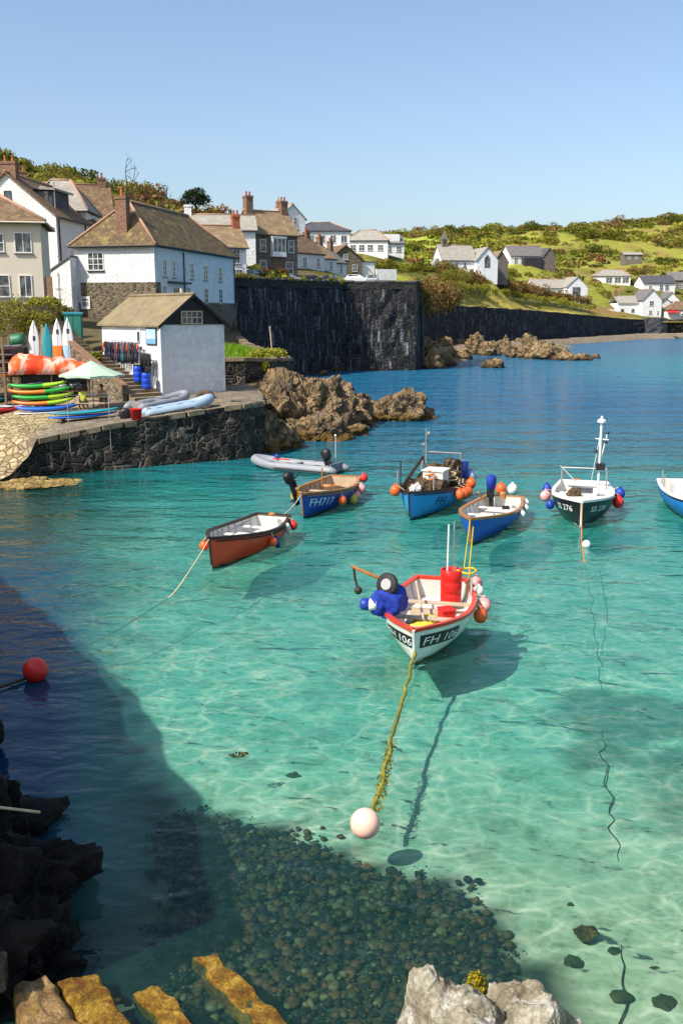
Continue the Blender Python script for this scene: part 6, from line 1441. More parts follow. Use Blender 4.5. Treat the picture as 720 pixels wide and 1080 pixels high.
# --- cluttered light blue boat
b, s = at(432, 549), Vector((4.55, 39.0, 0)); HD = Hull((b-s).length, 2.2, 1.08, .92, .74, .22, .18, 2.7, 2.6, .1)
D1 = make_boat('fishing_boat', 'light blue fishing boat heaped with nets and gear, FH letters on its side', b, s, HD, 'hull_cyan', 'dark_wood', 'inner_buff', 'boot_weed', .07, .3, (.2, .8), 'dark_wood', rail='dark_wood')
hull_text(D1, HD, 'FH', .42, .80, .55, 1, 'letter_dark', stretch=1.1, slant=.2)
for i, (x, y, z, a, b_, c_, m_, nm, lb) in enumerate([(1.15, .1, .95, .65, .6, .35, 'net', 'net_heap', 'brown net heap in the bow of the cluttered light blue boat'), (-.9, .1, 1.05, .8, .75, .5, 'net', 'net_heap', 'tall pile of tan netting at the stern of the cluttered light blue boat'), (-1.8, -.3, 1.0, .4, .5, .35, 'rope', 'rope_heap', 'pale rope heap at the far end of the cluttered light blue boat'), (1.7, -.1, 1.05, .4, .3, .2, 'inner_white', 'folded_sheet', 'off white folded sheet on the foredeck of the light blue boat')]):
    lm = MB(); lump(lm, (0, 0, 0), (a, b_, c_), 5, 140+i, 10, .5); o = lm.build(nm, M[m_], uv=False); o.location = loc(D1, x, y, z); o.rotation_euler.z = D1.rotation_euler.z; tag(o, lb, nm.replace('_', ' '))
o = MB().box(-.42, -.4, 0, .42, .4, .95).box(-.46, -.44, .95, .46, .44, 1.0).build('white_crate', M['inner_white']); o.location = loc(D1, .28, .25, .6); o.rotation_euler.z = D1.rotation_euler.z; tag(o, 'upright white box amidships in the cluttered light blue boat', 'box')
mast = MB(); mast.tube([(0, 0, 0), (.02, 0, 2.5)], .035, 7); mast.tube([(-.15, 0, 2.05), (.15, 0, 2.05)], .02, 5); mast.tube([(-.1, .1, 1.6), (.12, -.1, 1.6)], .02, 5); mast.ball((.0, .1, 2.3), .09, 8); mast.ball((0, -.1, 1.85), .08, 8); o = mast.build('mast', M['grey_trim']); o.parent = D1; o.location = (-.15, -.3, .6)
for i, (x, y, h_) in enumerate([(1.9, -.75, 1.0), (1.0, -.95, 1.25), (1.75, .62, .85)]): o = MB().tube([(0, 0, 0), (0, 0, h_)], .03, 6).build('post', M['metal' if i != 1 else 'dark_trim']); o.parent = D1; o.location = (x, y, .7)
bm_ = MB(); bm_.tube([(2.1, -.5, 1.15), (-.2, -.45, 1.95)], .07, 6); o = bm_.build('boom', M['dark_wood'], D1)
gf = MB()
for y in (-.8, .7): gf.tube([(-1.7, y, .7), (-1.7, y, 1.95)], .035, 6); gf.tube([(-.9, y, .8), (-1.3, y, 1.75), (-1.7, y, 1.3)], .03, 6)
gf.tube([(-1.7, -.8, 1.95), (-1.7, .7, 1.95)], .035, 6); gf.tube([(-1.7, .7, 1.95), (-1.2, .75, 1.9)], .03, 6); gf.build('gantry', M['grey_trim'], D1)
for (x, y, z, m_, lb) in [(-2.0, .62, 1.25, 'fender_blue', 'dark blue drum at the stern of the cluttered light blue boat'),]:
    o = T('blue_drum', lb, 'drum', loc(D1, x, y, z)); MB().lathe([(.26, -.32), (.3, -.28), (.28, -.1), (.3, 0), (.28, .1), (.3, .28), (.26, .34), (.001, .34)], 16, 0).build('drum', M[m_], o, True)
fender('pale blue buoy hanging below the dark blue drum on the light blue boat', loc(D1, -2.3, .95, .95), .24, 'fender_pale_blue', loc(D1, -2.1, .75, 1.2)); fender('whitish buoy behind the dark blue drum on the light blue boat', loc(D1, -2.6, .55, 1.25), .22, 'fender_pale_blue', loc(D1, -2.3, .5, 1.5))
for t in (.58, .48, .39, .29): hang(D1, HD, t, 1, .26 if t > .3 else -.05, .2, 'fender_orange', 'orange ball fender hanging along the side of the cluttered light blue boat', 'orange fenders on the light blue boat')
hang(D1, HD, .93, -1, .02, .2, 'fender_orange', 'orange ball fender on the left bow of the cluttered light blue boat', outw=.12)
def pot(label, p, rz, group=None):
    r = T('lobster_pot', label, 'lobster pot', p, rz, group); f = MB()
    for x in (-.32, 0, .32): f.tube([(x, .24*math.cos(k*math.pi/8), .02+.34*math.sin(k*math.pi/8)) for k in range(9)], .02, 5)
    f.box(-.35, -.26, 0, .35, -.21, .04); f.box(-.35, .21, 0, .35, .26, .04); f.tube([(-.33, 0, .36), (.33, 0, .36)], .018, 5); f.tube([(-.33, -.2, .2), (.33, -.2, .2)], .015, 5); f.tube([(-.33, .2, .2), (.33, .2, .2)], .015, 5)
    f.build('frame', M['dark_wood'], r)
    n_ = MB(); n_.loft([[(x, .225*math.cos(k*math.pi/10), .02+.32*math.sin(k*math.pi/10)) for k in range(11)] for x in (-.31, -.1, .1, .31)]); n_.build('netting', M['net'], r)
    return r
for i, (x, y, z, rz) in enumerate([(1.55, -.35, .98, .4), (.95, .55, .95, 1.2), (-.75, -.6, .9, .2), (-1.35, .45, 1.42, .9)]): pot('brown lobster pot stowed in the cluttered light blue boat', loc(D1, x, y, z), rz+D1.rotation_euler.z, 'lobster pots in the light blue boat')
for i, (x, y, z) in enumerate([(.9, .2, 1.18), (-.3, .75, 1.0)]):
    o = MB().tube([(.3*math.cos(a*.42)*(1-.02*a), .3*math.sin(a*.42)*(1-.02*a), .012*a) for a in range(36)], .025, 6).build('rope_coil', M['rope'] if i else M['rope_orange'], smooth=True); o.location = loc(D1, x, y, z); tag(o, ['orange rope coil lying on the nets in the bow of the light blue boat', 'pale rope coil beside the white box of the light blue boat'][i], 'rope coil')
# --- blue rowing boat with varnished gunwale
b, s = at(496, 575), Vector((6.25, 35.6, 0)); HE = Hull((b-s).length, 1.95, .92, .66, .7, .2, .15, 2.4, 2.6, .1)
E1 = make_boat('rowing_boat', 'deep blue rowing boat with varnished gunwale behind the white FH 106 boat', b, s, HE, 'hull_blue', 'varnish', 'inner_white', 'boot_weed', .03, .2, (.22, .52, .78), 'inner_white', rail=None)
outboard(loc(E1, -2.3, -.45, .95), E1.rotation_euler.z, 'outboard motor wrapped in a bright blue cover on the deep blue rowing boat', 'cover_blue', 10, 1.2)
o = MB().lathe([(.12, 0), (.13, .2), (.1, .25), (.001, .25)], 10).build('fuel_can', M['varnish']); o.location = loc(E1, -2.15, .05, .68); tag(o, 'small orange fuel can beside the covered outboard motor', 'fuel can')
for t in (.42, .2, .04): hang(E1, HE, t, 1, .16, .11, 'fender_white', 'small white fender on the side of the deep blue rowing boat', 'white fenders on the deep blue rowing boat')
o = MB().cbox((0, 0, .05), (.25, .2, .1)).build('tackle_box', M['black']); o.location = loc(E1, -1.2, .35, .48); tag(o, 'small black box on a seat of the deep blue rowing boat', 'box')
tag(MB().tube([loc(E1, -1.3, -.3, .5), loc(E1, -.3, -.5, 1.2)], .03, 6).build('oar', M['varnish']), 'short varnished oar propped in the deep blue rowing boat', 'oar')
for i, (px, py, r0, m_, lb) in enumerate([(528, 520, .235, 'fender_orange', 'orange white mooring buoy afloat behind the deep blue boat, left of the pair'), (540, 520, .22, 'fender_white', 'white mooring buoy afloat behind the deep blue boat, right of the pair')]):
    p = at(px, py, 0); fender(lb, (p.x, p.y, r0*.75), r0, m_, name='mooring_buoy', cat='buoy')
# --- black SS 276
b, s = at(612, 558), Vector((9.75, 37.6, 0)); HF = Hull((b-s).length, 2.25, 1.02, .88, .8, .22, .12, 2.9, 2.7, .1)
F1 = make_boat('fishing_boat', 'black fishing boat with white SS 276 letters, cream deck and tall mast', b, s, HF, 'hull_black', 'hull_white', 'hull_white', 'hull_white', .09, .45, (.25,), 'inner_white', upper='hull_black', upperz=.1)
hull_text(F1, HF, 'SS 276', .27, .93, .42, 1, 'letter_white', stretch=1.05); hull_text(F1, HF, 'SS 276', .30, .93, .44, -1, 'letter_white', stretch=1.05)
dk = MB(); row = []
for t in [x/10 for x in range(5, 11)]:
    p = HF.pt(min(t, .985), 0, 1); row.append([(p.x-.05, max(.005, p.y-.06), p.z-.05), (p.x-.05, -max(.005, p.y-.06), p.z-.05)])
dk.loft(row, closed=False, caps=False); dk.build('foredeck', M['inner_white'], F1)
cb = MB(); cb.box(-.35, -.55, .85, .55, .5, 1.22); cb.box(-.4, -.6, 1.22, .6, .55, 1.27); cb.build('deck_house', M['inner_white'], F1); MB().box(.552, -.4, .95, .562, .35, 1.15).build('deck_window', M['glass'], F1)
mt = MB(); mt.tube([(0, 0, 0), (.0, 0, 2.9)], .045, 8); mt.tube([(-.05, .0, 1.2), (-.05, .25, 2.5)], .025, 6); mt.tube([(-.2, -.2, 2.2), (.1, .3, 2.2)], .02, 5); mt.tube([(0, -.3, 0.3), (0, 0, 2.6)], .012, 5); mo = mt.build('mast', M['hull_white'], F1); mo.location = (-1.2, .55, .55)
ml = MB().lathe([(.02, 2.8), (.16, 2.86), (.16, 2.94), (.05, 3.0), (.03, 3.1)], 12).build('mast_light', M['hull_white'], mo)
rd = MB(); rd.cbox((0, .05, 1.15), (.3, .35, .25)); rd.ball((0, .2, 2.1), .07, 8); rd.ball((.05, -.15, 1.75), .07, 8); rd.ball((.0, .25, 2.45), .06, 8); rd.build('lamp_box', M['black'], mo)
gt = MB()
for y in (-.85, .85):
    for x in (-1.9, -1.1): gt.tube([(x, y, .8), (x, y, 1.5)], .022, 6)
    gt.tube([(-1.9, y, 1.5), (-1.1, y, 1.5)], .022, 6)
gt.tube([(-1.9, -.85, 1.5), (-1.9, .85, 1.5)], .022, 6); gt.tube([(-1.0, -.9, 1.7), (0, -.2, 1.2)], .03, 6); gt.build('stern_rail', M['metal'], F1)
for i, (x, y, z, a, m_, nm, lb) in enumerate([(.8, -.3, .98, .3, 'net', 'net_heap', 'brown net heap on the foredeck of the black SS 276 boat'), (-1.2, -.25, 1.0, .28, 'fender_orange', 'rope_heap', 'orange rope heap at the back of the black SS 276 boat')]):
    lm = MB(); lump(lm, (0, 0, 0), (a, a*.9, a*.6), 4, 160+i, 10, .45); o = lm.build(nm, M[m_], uv=False); o.location = loc(F1, x, y, z); tag(o, lb, nm.replace('_', ' '))
hang(F1, HF, .42, 1, .36, .21, 'fender_red', 'red buoy fender on the right side of the black SS 276 boat'); hang(F1, HF, .30, 1, .12, .2, 'fender_blue', 'dark blue fender above the red one on the black SS 276 boat', outw=.05)
hang(F1, HF, .5, -1, .2, .2, 'fender_pink', 'pink fender on the left side of the black SS 276 boat', outw=.04); hang(F1, HF, .62, -1, .45, .16, 'fender_blue', 'blue fender low on the left side of the black SS 276 boat'); hang(F1, HF, .38, -1, .0, .18, 'fender_blue', 'blue fender hung high on the left side of the black SS 276 boat', outw=.03)
# --- bright blue boat at the right edge
b, s = at(756, 563), Vector((13.75, 38.2, 0)); HG = Hull((b-s).length, 2.1, 1.0, .84, .78, .22, .15, 2.6, 2.6, .08)
G1 = make_boat('fishing_boat', 'bright blue boat with white rim cut off by the right edge of the picture', b, s, HG, 'hull_bright', 'hull_white', 'inner_white', 'hull_bright', .05, .35, (.2, .5, .8), 'inner_white', upper='letter_black', upperz=.13)
gx_ = MB(); gx_.box(-1.9, -.6, .4, -1.0, .5, .95); gx_.build('engine_box', M['inner_white'], G1); p_ = MB()
for x, y in ((-2.3, -.8), (-1.2, -.95), (-.8, .3)): p_.tube([(x, y, .7), (x, y, 1.35)], .025, 6)
p_.build('rail_post', M['metal'], G1)
lm = MB(); lump(lm, (0, 0, 0), (.3, .3, .2), 4, 171, 10, .4); o = lm.build('rope_heap', M['rope_orange'], uv=False); o.location = loc(G1, -1.2, .1, 1.1); tag(o, 'orange rope heap on the engine box of the bright blue boat', 'rope heap')
# --- grey inflatable dinghy
def inflatable(label, a, b, tube, r0=.21, width=1.5, group=None, z=0, deck='grey_trim'):
    """a bow, b stern"""
    d = Vector(b)-Vector(a); L = d.length; mid = (Vector(a)+Vector(b))/2
    r = T('inflatable_dinghy', label, 'dinghy', (mid.x, mid.y, (a[2]+b[2])/2), math.atan2(-d.y, -d.x), group)
    r.rotation_euler[1] = -math.asin((a[2]-b[2])/L)
    P = []
    w_ = width/2-r0
    for t in range(13): P.append((-L/2+L*.66*t/12, -w_, r0*.9))
    for t in range(1, 12):
        u_ = math.pi*t/12; P.append((L*.16+L*.30*math.sin(u_)**1.3, -w_*math.cos(u_), r0*.9+.18*math.sin(u_)**2))
    for t in range(12, -1, -1): P.append((-L/2+L*.66*t/12, w_, r0*.9))
    rad = [r0*.45]+[r0]*(len(P)-2)+[r0*.45]
    MB().tube(P, rad, 14).build('tube', M[tube], r, True)
    st_ = MB()
    for y in (-1, 1): st_.tube([(-L/2+.15+L*.62*t/10, y*(w_+r0*.98), r0*.75) for t in range(11)], .035, 6)
    st_.build('rubbing_strip', M['dark_trim'], r)
    MB().box(-L/2+.25, -w_, .1, L*.3, w_, .14).build('floor', M[deck], r); MB().box(-L/2+.3, -w_, .1, -L/2+.35, w_, .5).build('transom', M['grey_trim'], r)
    MB().box(-.15, -w_, .3, .1, w_, .34).build('thwart', M['grey_trim'], r)
    h_ = MB()
    for x in (-L*.3, 0, L*.2):
        for y in (-1, 1): h_.box(x-.15, y*(w_)-.05, r0*1.88, x+.15, y*(w_)+.05, r0*1.93)
    h_.build('handle_patch', M['dark_trim'], r)
    return r
p0, p1 = at(266, 491), at(361, 500)
I1 = inflatable('pale grey inflatable dinghy with black outboard afloat near the quay', (p0.x, p0.y, 0), (p1.x, p1.y, 0), 'tube_grey', .22, 1.65)
outboard(loc(I1, -1.75, 0, .62), I1.rotation_euler.z, 'black outboard motor on the stern of the pale grey inflatable dinghy', 'black', 25, 1.15)
o = MB().tube([(0, 0, 0), (0, 0, 1.35)], .015, 6).ball((0, 0, 1.38), .06, 8).build('light_pole', M['steel_white']); o.parent = I1; o.location = (-2.05, -.3, .4)
fender('small blue float lying in the bow of the grey inflatable dinghy', loc(I1, 1.35, -.35, .5), .12, 'fender_blue', name='float', cat='float')
tag(MB().tube([loc(I1, 1.3, .1, .47), loc(I1, .2, .3, .52)], .03, 6).build('paddle', M['fender_red']), 'red paddle lying in the grey inflatable dinghy', 'paddle')
# ------------------------------------------------------------------ buoys and ropes
def buoy(label, px, py, r0, mat, sink=.35):
    p = at(px, py, 0); return fender(label, (p.x, p.y, r0*(1-sink)), r0, mat, name='mooring_buoy', cat='buoy', sq=1.0, neck=False)
buoy('bright red ball buoy floating in the dark shaded water at the left', 38, 717, .262, 'fender_red', .2)
M['buoy_pink'] = pm('buoy_pale_pink', C('f0c4ae'), .5, .06, 3, .03, dirt=C('d8a48c'), dirtamt=.4)
buoy('big pale pink ball buoy at the end of the weedy green rope', 385, 880, .222, 'buoy_pink', .22)
buoy('small white buoy just below the bow of the black SS 276 boat', 618, 577, .14, 'fender_white')
bowA = wp(A1, HA.pt(1, .55, 1))
rope([bowA+Vector((0, -.02, .0)), at(430, 718, .14), at(414, 775, .05), at(398, 842, .035), at(392, 862, .03)], .038, 'weedy yellow green mooring rope from the FH 106 bow to the pale pink buoy', 'rope_weed', wob=.05)
wm = leaf_mesh('rope_weed', [(*at(398+ (i*1.6), 850-i*7.2, .02), .1, .16, .045) for i in range(10)], 420, .03, [M['rope_weed'], M['leaf_olive']], 33); o = bpy.data.objects.new('rope_weed', wm); COL.objects.link(o); tag(o, 'dark seaweed clinging to the lower end of the mooring rope', 'seaweed')
rope([wp(B1, HB.pt(1, .02, 1)), at(196, 608, .45), at(180, 629, .0), at(110, 672, -.22), at(60, 692, -.4)], .02, 'pale mooring rope from the orange red rowing boat into the shaded water', 'rope', sag=.03)
rope([wp(C1, HC.pt(1, .02, 1)), wp(B1, HB.pt(0, .0, .6))], .02, 'pale line from the FH717 bow to the stern of the orange red rowing boat', 'rope', sag=.08)
rope([wp(F1, HF.pt(1, .05, 1)), at(613, 570, .03), at(616, 592, .0), at(622, 630, -.2)], .016, 'orange mooring rope dropping from the bow of the black SS 276 boat', 'rope_orange', sag=.0)
def onbed(px, py):
    p = at(px, py, -.6)
    for _ in range(6): p = at(px, py, bed(p.x, p.y)-.01)
    return p
rope([at(622, 630, -.2)]+[onbed(*q_) for q_ in [(632, 700), (637, 740), (636, 800), (644, 860), (649, 910), (641, 960), (652, 1010), (656, 1050), (654, 1110)]], .011, 'long dark weedy chain lying on the sand under the clear water', 'boot_weed', name='mooring_chain', cat='chain', wob=.14)
rope([wp(E1, HE.pt(1, .0, 1)), at(489, 600, .02)], .014, 'thin bow line of the deep blue rowing boat dropping into the water', 'rope_yellow')
rope([(-9.5, 20.5, .9), at(0, 725, .05), at(32, 714, .05)], .03, 'dark rope tying the red ball buoy to the rocks', 'boot_weed')
rope([at(-60, 845, 1.6), at(0, 852, 1.25), at(42, 857, 1.0)], .02, 'pale rope end lying across the black shaded rocks', 'rope')
p = at(250, 797, 0); wm = leaf_mesh('seaweed', [(p.x, p.y, .0, .13, .1, .025), (p.x+.1, p.y+.05, 0, .07, .08, .02)], 60, .04, [M['boot_weed'], M['leaf_olive']], 35); o = bpy.data.objects.new('seaweed', wm); COL.objects.link(o); tag(o, 'scrap of dark seaweed floating on the turquoise water', 'seaweed')
p = at(503, 1040, 1.05)
M['weed_yellow'] = leafmat('weed_yellow', C('6f6a1c'), C('a89a2a'), C('d0b83a'))
wm = leaf_mesh('weed_tuft', [(1.3, 8.05, 1.12, .09, .09, .13), (1.36, 8.12, 1.0, .08, .1, .12), (1.3, 8.18, .86, .08, .08, .12)], 900, .022, [M['weed_yellow'], M['leaf_olive']], 36, up=.8); o = bpy.data.objects.new('weed_tuft', wm); COL.objects.link(o); tag(o, 'yellow green weed tuft growing in a cleft of the pale rock', 'seaweed')
# ================================================================== quay clutter, people
BV += [bvh_of(bpy.data.objects['terrace_wall'])]
def onground(px, py):
    d = ray(px, py).normalized(); best = None
    for b in BV:
        h = b.ray_cast(Vector((0, 0, CAMH)), d)
        if h[0] is not None and (best is None or h[3] < best[1]): best = (h[0], h[3])
    return best[0] if best else at(px, py, 2.2)
def kmat(name, col): return pm(name, C(col), .35, .08, 2, .05, .01, .5)
KM = {k: kmat('kayak_'+k, c) for k, c in dict(green='1f9a3c', lime='9cc22a', blue='1f63c8', orange='e07a22', red='c62a22', white='d8d8d6', teal='1f8f9a', grey='6f7478', black='17181a', yellow='d8c02a', pale='9fc4dc').items()}
def kayak(name, label, cat, loc, rz, L, wd, h, m1, m2, group=None, pitch=0.0, deck=True):
    r = T(name, label, cat, loc, rz, group); r.rotation_euler[1] = pitch
    mb = MB(); secs = []; N = 20
    for i in range(N+1):
        t = i/N; x = (t-.5)*L; s_ = max(.03, math.sin(math.pi*min(max(t*1.0, .0), 1))**.62); up = .22*h*(abs(2*t-1)**3)*2
        sec = []
        for k in range(12):
            a = 2*math.pi*k/12; y = math.cos(a)*wd/2*s_; z = math.sin(a)*h/2*(.35+.65*s_)*(.72 if math.sin(a) > 0 else 1)
            sec.append((x, y, h/2+z+up))
        secs.append(sec)
    mb.loft(secs); mb.mi = [1 if (sum(mb.v[i][0] for i in f)/len(f)) > L*.12 else 0 for f in mb.f]
    mb.build('hull', [KM[m1], KM[m2]], r, True)
    if deck:
        c_ = MB(); c_.lathe([(.001, 0), (.9, 0), (1.0, .03), (1.08, .0)], 16, 0, Matrix.Translation((-.1, 0, h*.84)) @ Matrix.Diagonal((L*.16, wd*.33, 1, 1))); c_.build('cockpit', M['black'], r)
        MB().tube([(L*.40, 0, h*.98), (L*.44, .06, h*1.1), (L*.47, 0, h*1.05)], .015, 5).build('handle', M['black'], r)
    return r
def board(name, label, cat, loc, L, wd, rz, lean, tip, m1, m2=None, logo=None, th=.07, group=None, flat=False):
    """upright (leaning back) or flat board"""
    r = T(name, label, cat, loc, rz, group); N = 22; secs = []
    for i in range(N+1):
        t = i/N; wv = wd/2*max(.03, min(1, (1-abs(2*t-.92)**2.6 if t < .46 else 1-((t-.46)/.54)**tip)))
        if t == 0: wv = wd*.16
        z = t*L; sec = []
        for k in range(10):
            a = 2*math.pi*k/10; sec.append((math.cos(a)*wv, math.sin(a)*th/2*(.4+.6*wv/(wd/2)), z))
        secs.append(sec)
    mb = MB(); mb.loft(secs); mb.mi = [1 if (m2 and sum(mb.v[i][2] for i in f)/len(f) < L*.42) else 0 for f in mb.f]
    b = mb.build('board', [KM[m1], KM[m2 or m1]], r, True)
    if logo: MB().box(-wd*.1, -th/2-.012, L*logo, wd*.12, -th/2+.01, L*logo+.28).build('logo_patch', M['dark_trim'], r)
    s_ = MB().box(-.006, -th/2-.008, L*.05, .006, -th/2+.006, L*.93).build('stringer', KM['grey'], r)
    f_ = MB().add([(0, th/2, .1), (0, th/2+.2, .05), (0, th/2, .3), (.02, th/2, .1), (.02, th/2+.2, .05), (.02, th/2, .3)], [(0, 1, 2), (5, 4, 3), (0, 3, 4, 1), (1, 4, 5, 2)]).build('fin', M['black'], r)
    r.rotation_euler = (math.pi/2 if flat else -lean, 0, rz)
    return r
# kayak stack
g0 = onground(43, 437); zk = g0.z
cols = [('white', 'white', 'white flat board at the bottom of the kayak stack'), ('blue', 'blue', 'bright blue kayak lying near the bottom of the stack'), ('orange', 'lime', 'kayak with orange tail just above the blue one in the stack'), ('green', 'lime', 'green and lime kayak in the middle of the stack'), ('orange', 'green', 'kayak with orange tail second from the top of the stack'), ('green', 'lime', 'green and lime kayak on the very top of the stack')]
for i, (a, b, lb) in enumerate(cols):
    h_ = .12 if i == 0 else .34
    kayak('kayak' if i else 'paddle_board', lb, 'kayak' if i else 'paddle board', (g0.x+[0, .25, .0, .05, -.12, -.2][i], g0.y+.5, zk+(0 if i == 0 else .12+.3*(i-1))), R(6+[0, 3, -3, 2, -2, 1][i]), [3.1, 3.3, 3.2, 3.2, 3.3, 3.0][i], .74, h_, a, b, None if not i else 'kayaks stacked on the quay', -.05, deck=i > 0)
# two boards lying at the quay edge
g1 = onground(86, 444)
for i, (a, lb) in enumerate([('blue', 'blue paddle board lying underneath on the quay edge'), ('teal', 'teal paddle board lying on top of the blue one at the quay edge')]):
    kayak('paddle_board', lb, 'paddle board', (g1.x+.1*i, g1.y+.35, g1.z+.12+.2*i), R(16), 3.4, .74, .2, a, 'teal' if i else 'blue', None, -.06, deck=False)
for i, dx in enumerate((-1.0, .9)): MB().cbox((0, 0, .05), (.16, .8, .12)).build('timber_bearer', M['wood']); o = bpy.data.objects['timber_bearer' + ('' if i == 0 else '.001')]; o.location = (g1.x+dx, g1.y+.35+dx*.28, g1.z+.0); tag(o, ['left', 'right'][i]+' timber bearer under the two paddle boards', 'timber')
# upright surfboards
for px, top, m1, m2, L, wd, lb, lg in [(35, 338, 'white', None, 2.75, .66, 'white surfboard with dark logo, leftmost of the four upright boards', .55), (49, 341, 'teal', None, 2.55, .56, 'plain turquoise surfboard standing upright between white boards', None), (60, 336, 'white', 'orange', 2.8, .62, 'white surfboard fading to an orange tail standing upright', .66), (71, 335, 'white', 'pale', 2.85, .66, 'white surfboard with pale blue tail beside the teal cupboard', .66)]:
    Y_ = 58.9; p = atY(px, top, Y_); z0 = p.z-L*.985; board('surfboard', lb, 'surfboard', (p.x-.05, Y_, z0), L, wd, R(12), .14, 2.3, m1, m2, lg)
tr_ = MB().box(-2.0, -.2, -2.2, 1.5, .3, .0).build('board_stand', M['wood']); p = atY(55, 372, 58.9); tr_.location = (p.x, 58.95, 4.42); tag(tr_, 'low timber stand holding the four upright surfboards', 'stand')
cp_ = T('teal_cupboard', 'tall teal painted timber cupboard right of the surfboards', 'cupboard', (atY(77, 331, 64).x, 64, 4.4), R(10))
MB().box(-.55, -.4, -.6, .55, .4, 3.0).build('body', pm('teal_paint', C('2f7a6c'), .6, .12, 2, .1, dirt=C('1f5248'), dirtamt=.4), cp_)
MB().slab([(-.62, -.48, 3.12), (.62, -.48, 3.12), (.62, .48, 3.16), (-.62, .48, 3.16)], .1).build('top', KM['teal'], cp_)
MB().box(-.5, -.43, -.3, -.02, -.403, 2.9).box(.02, -.43, -.3, .5, -.403, 2.9).build('door', bpy.data.materials['teal_paint'], cp_)
# rack with orange tarpaulin
rk = T('storage_rack', 'dark timber storage rack standing under the orange tarpaulin', 'rack', (atY(60, 392, 57.6).x, 57.6, ground(-17.2, 57.6)), R(6))
mb = MB()
for x in (-2.1, -.2, 1.9):
    for y in (-.7, .7): mb.box(x-.05, y-.05, -.3, x+.05, y+.05, 1.75)
for z in (.5, 1.65): mb.box(-2.2, -.75, z, 2.0, .75, z+.06)
mb.build('frame', M['wood'], rk); MB().box(-2.0, -.6, .57, 1.8, .6, 1.5).build('dark_fill', M['tar_board'], rk)  # black block fills the rack, standing in for the shade inside
for i, (x, m_, lb) in enumerate([(-1.3, 'black', 'black bundle on the left end of the storage rack shelf'), (.2, 'grey', 'grey bundle in the middle of the storage rack shelf'), (1.3, 'black', 'black bundle on the right end of the storage rack shelf')]):
    lm = MB(); lump(lm, (0, 0, .0), (.6, .3, .3), 3, 200+i, 10, .3); o = lm.build('bundle', KM[m_], uv=False); o.location = Matrix.LocRotScale(rk.location, rk.rotation_euler, (1, 1, 1)) @ Vector((x, -.6, .8)); tag(o, lb, 'bundle')
t = NT('tarpaulin_cloth'); c = t.obj(); col = t.ramp(t.noise(t.mapping(c, (.9, .5, .5)), 1.2, 3, .5, .4), [(.36, C('cf3a1c')), (.44, C('e0562a')), (.5, C('e8b7a4')), (.56, C('e8a890')), (.6, C('e06a3a')), (.7, C('d9451f'))]); t.bsdf(col, .7, t.bump(t.noise(c, 4, 4), .5, .06), 0, .2)
mb = MB(); rows = []
for i in range(33):
    x = -2.6+5.0*i/32; f = i/32; hgt = .75*(1-f**1.3)*min(1, f*9+.25)+.22+.18*mnoise.noise(Vector((x*.9, 4, 4))); row = []
    for j in range(15):
        g = j/14; y = -1.0+2.0*g; z = hgt*math.sin(math.pi*min(1, .12+g*.88))**.6 + .2*mnoise.noise(Vector((x*2.2, y*2.2, 3))) + .09*mnoise.noise(Vector((x*6, y*5, 8)))
        if j == 0: z = -.25-.25*abs(mnoise.noise(Vector((x*3, 1, 1)))); y = -1.02
        row.append((x, y+.05*mnoise.noise(Vector((x*4, 2, z))), z))
    rows.append(row)
mb.loft(rows, closed=False, caps=False); tp = mb.build('tarpaulin', t.m, smooth=True, fix=False); tp.location = rk.location+Vector((0, 0, 1.82)); tp.rotation_euler.z = R(6)
so = tp.modifiers.new('s', 'SOLIDIFY'); so.thickness = .015; tag(tp, 'orange and white tarpaulin draped over the storage rack by the surfboards', 'tarpaulin')
# canoe stack at the left edge
for i, (py, m_, lb) in enumerate([(397, 'orange', 'orange canoe at the bottom of the stack by the left edge'), (386, 'black', 'dark canoe lying right on top of the orange one'), (378, 'black', 'dark canoe in the middle of the stack by the left edge'), (369, 'grey', 'grey rimmed dark canoe on top of the stack by the left edge')]):
    p = atY(22, py, 57.5); r = kayak('canoe', lb, 'canoe', (p.x-2.1, 57.5, p.z-.1), R(4), 4.4, .85, .42, m_, m_, 'canoes stacked at the left edge', 0, deck=False)
    MB().tube([(2.1*math.cos(a*.3142)*.98, .4*math.sin(a*.3142), .33) for a in range(21)], .04, 5).build('rim', KM['grey'], r)
cr = MB()
for x in (-3.2, -.6):
    for y in (-.55, .55): cr.box(x-.06, y-.06, -3.2, x+.06, y+.06, .9)
    for z in (-1.45, -.75, -.25): cr.box(x-.05, -.6, z-.06, x+.05, .6, z)
cr.box(-3.2, .5, -.1, -.6, .56, .0); cr.box(-3.2, -.56, -1.5, -.6, -.5, -1.4)
o = cr.build('canoe_rack', M['wood']); p = atY(22, 369, 57.5); o.location = (p.x-.3, 57.5, p.z-.1); tag(o, 'timber rack carrying the stacked canoes at the left edge', 'rack')
o = MB().lathe([(.001, -.5), (.36, -.45), (.4, -.2), (.4, .2), (.36, .45), (.001, .5)], 16, 0, Matrix.Rotation(R(80), 4, 'Y')).build('green_drum', KM['green'], smooth=True); p = atY(18, 359, 59); o.location = p; o.data.materials[0] = pm('drum_green', C('2c6e4c'), .5, .15, 3); tag(o, 'green drum lying on its side above the canoe stack', 'drum')
dr_ = MB().box(-.7, -.35, -2.2, .5, .35, -.42).build('drum_stand', M['tar_board']); dr_.location = p; tag(dr_, 'dark timber stand under the green drum', 'stand')
for px, py, m1, m2, rz, lb in [(6, 436, 'red', 'red', 70, 'red kayak with its end poking towards the ramp at the left edge'), (13, 433, 'white', 'pale', 60, 'white kayak beside the red one at the left edge'), (2, 424, 'teal', 'blue', 80, 'teal kayak at the far left edge of the ramp')]:
    g = onground(px, py+2); kayak('kayak', lb, 'kayak', (g.x-.3, g.y+1.3, g.z+.02), R(rz), 3.0, .7, .36, m1, m2, None, 0)
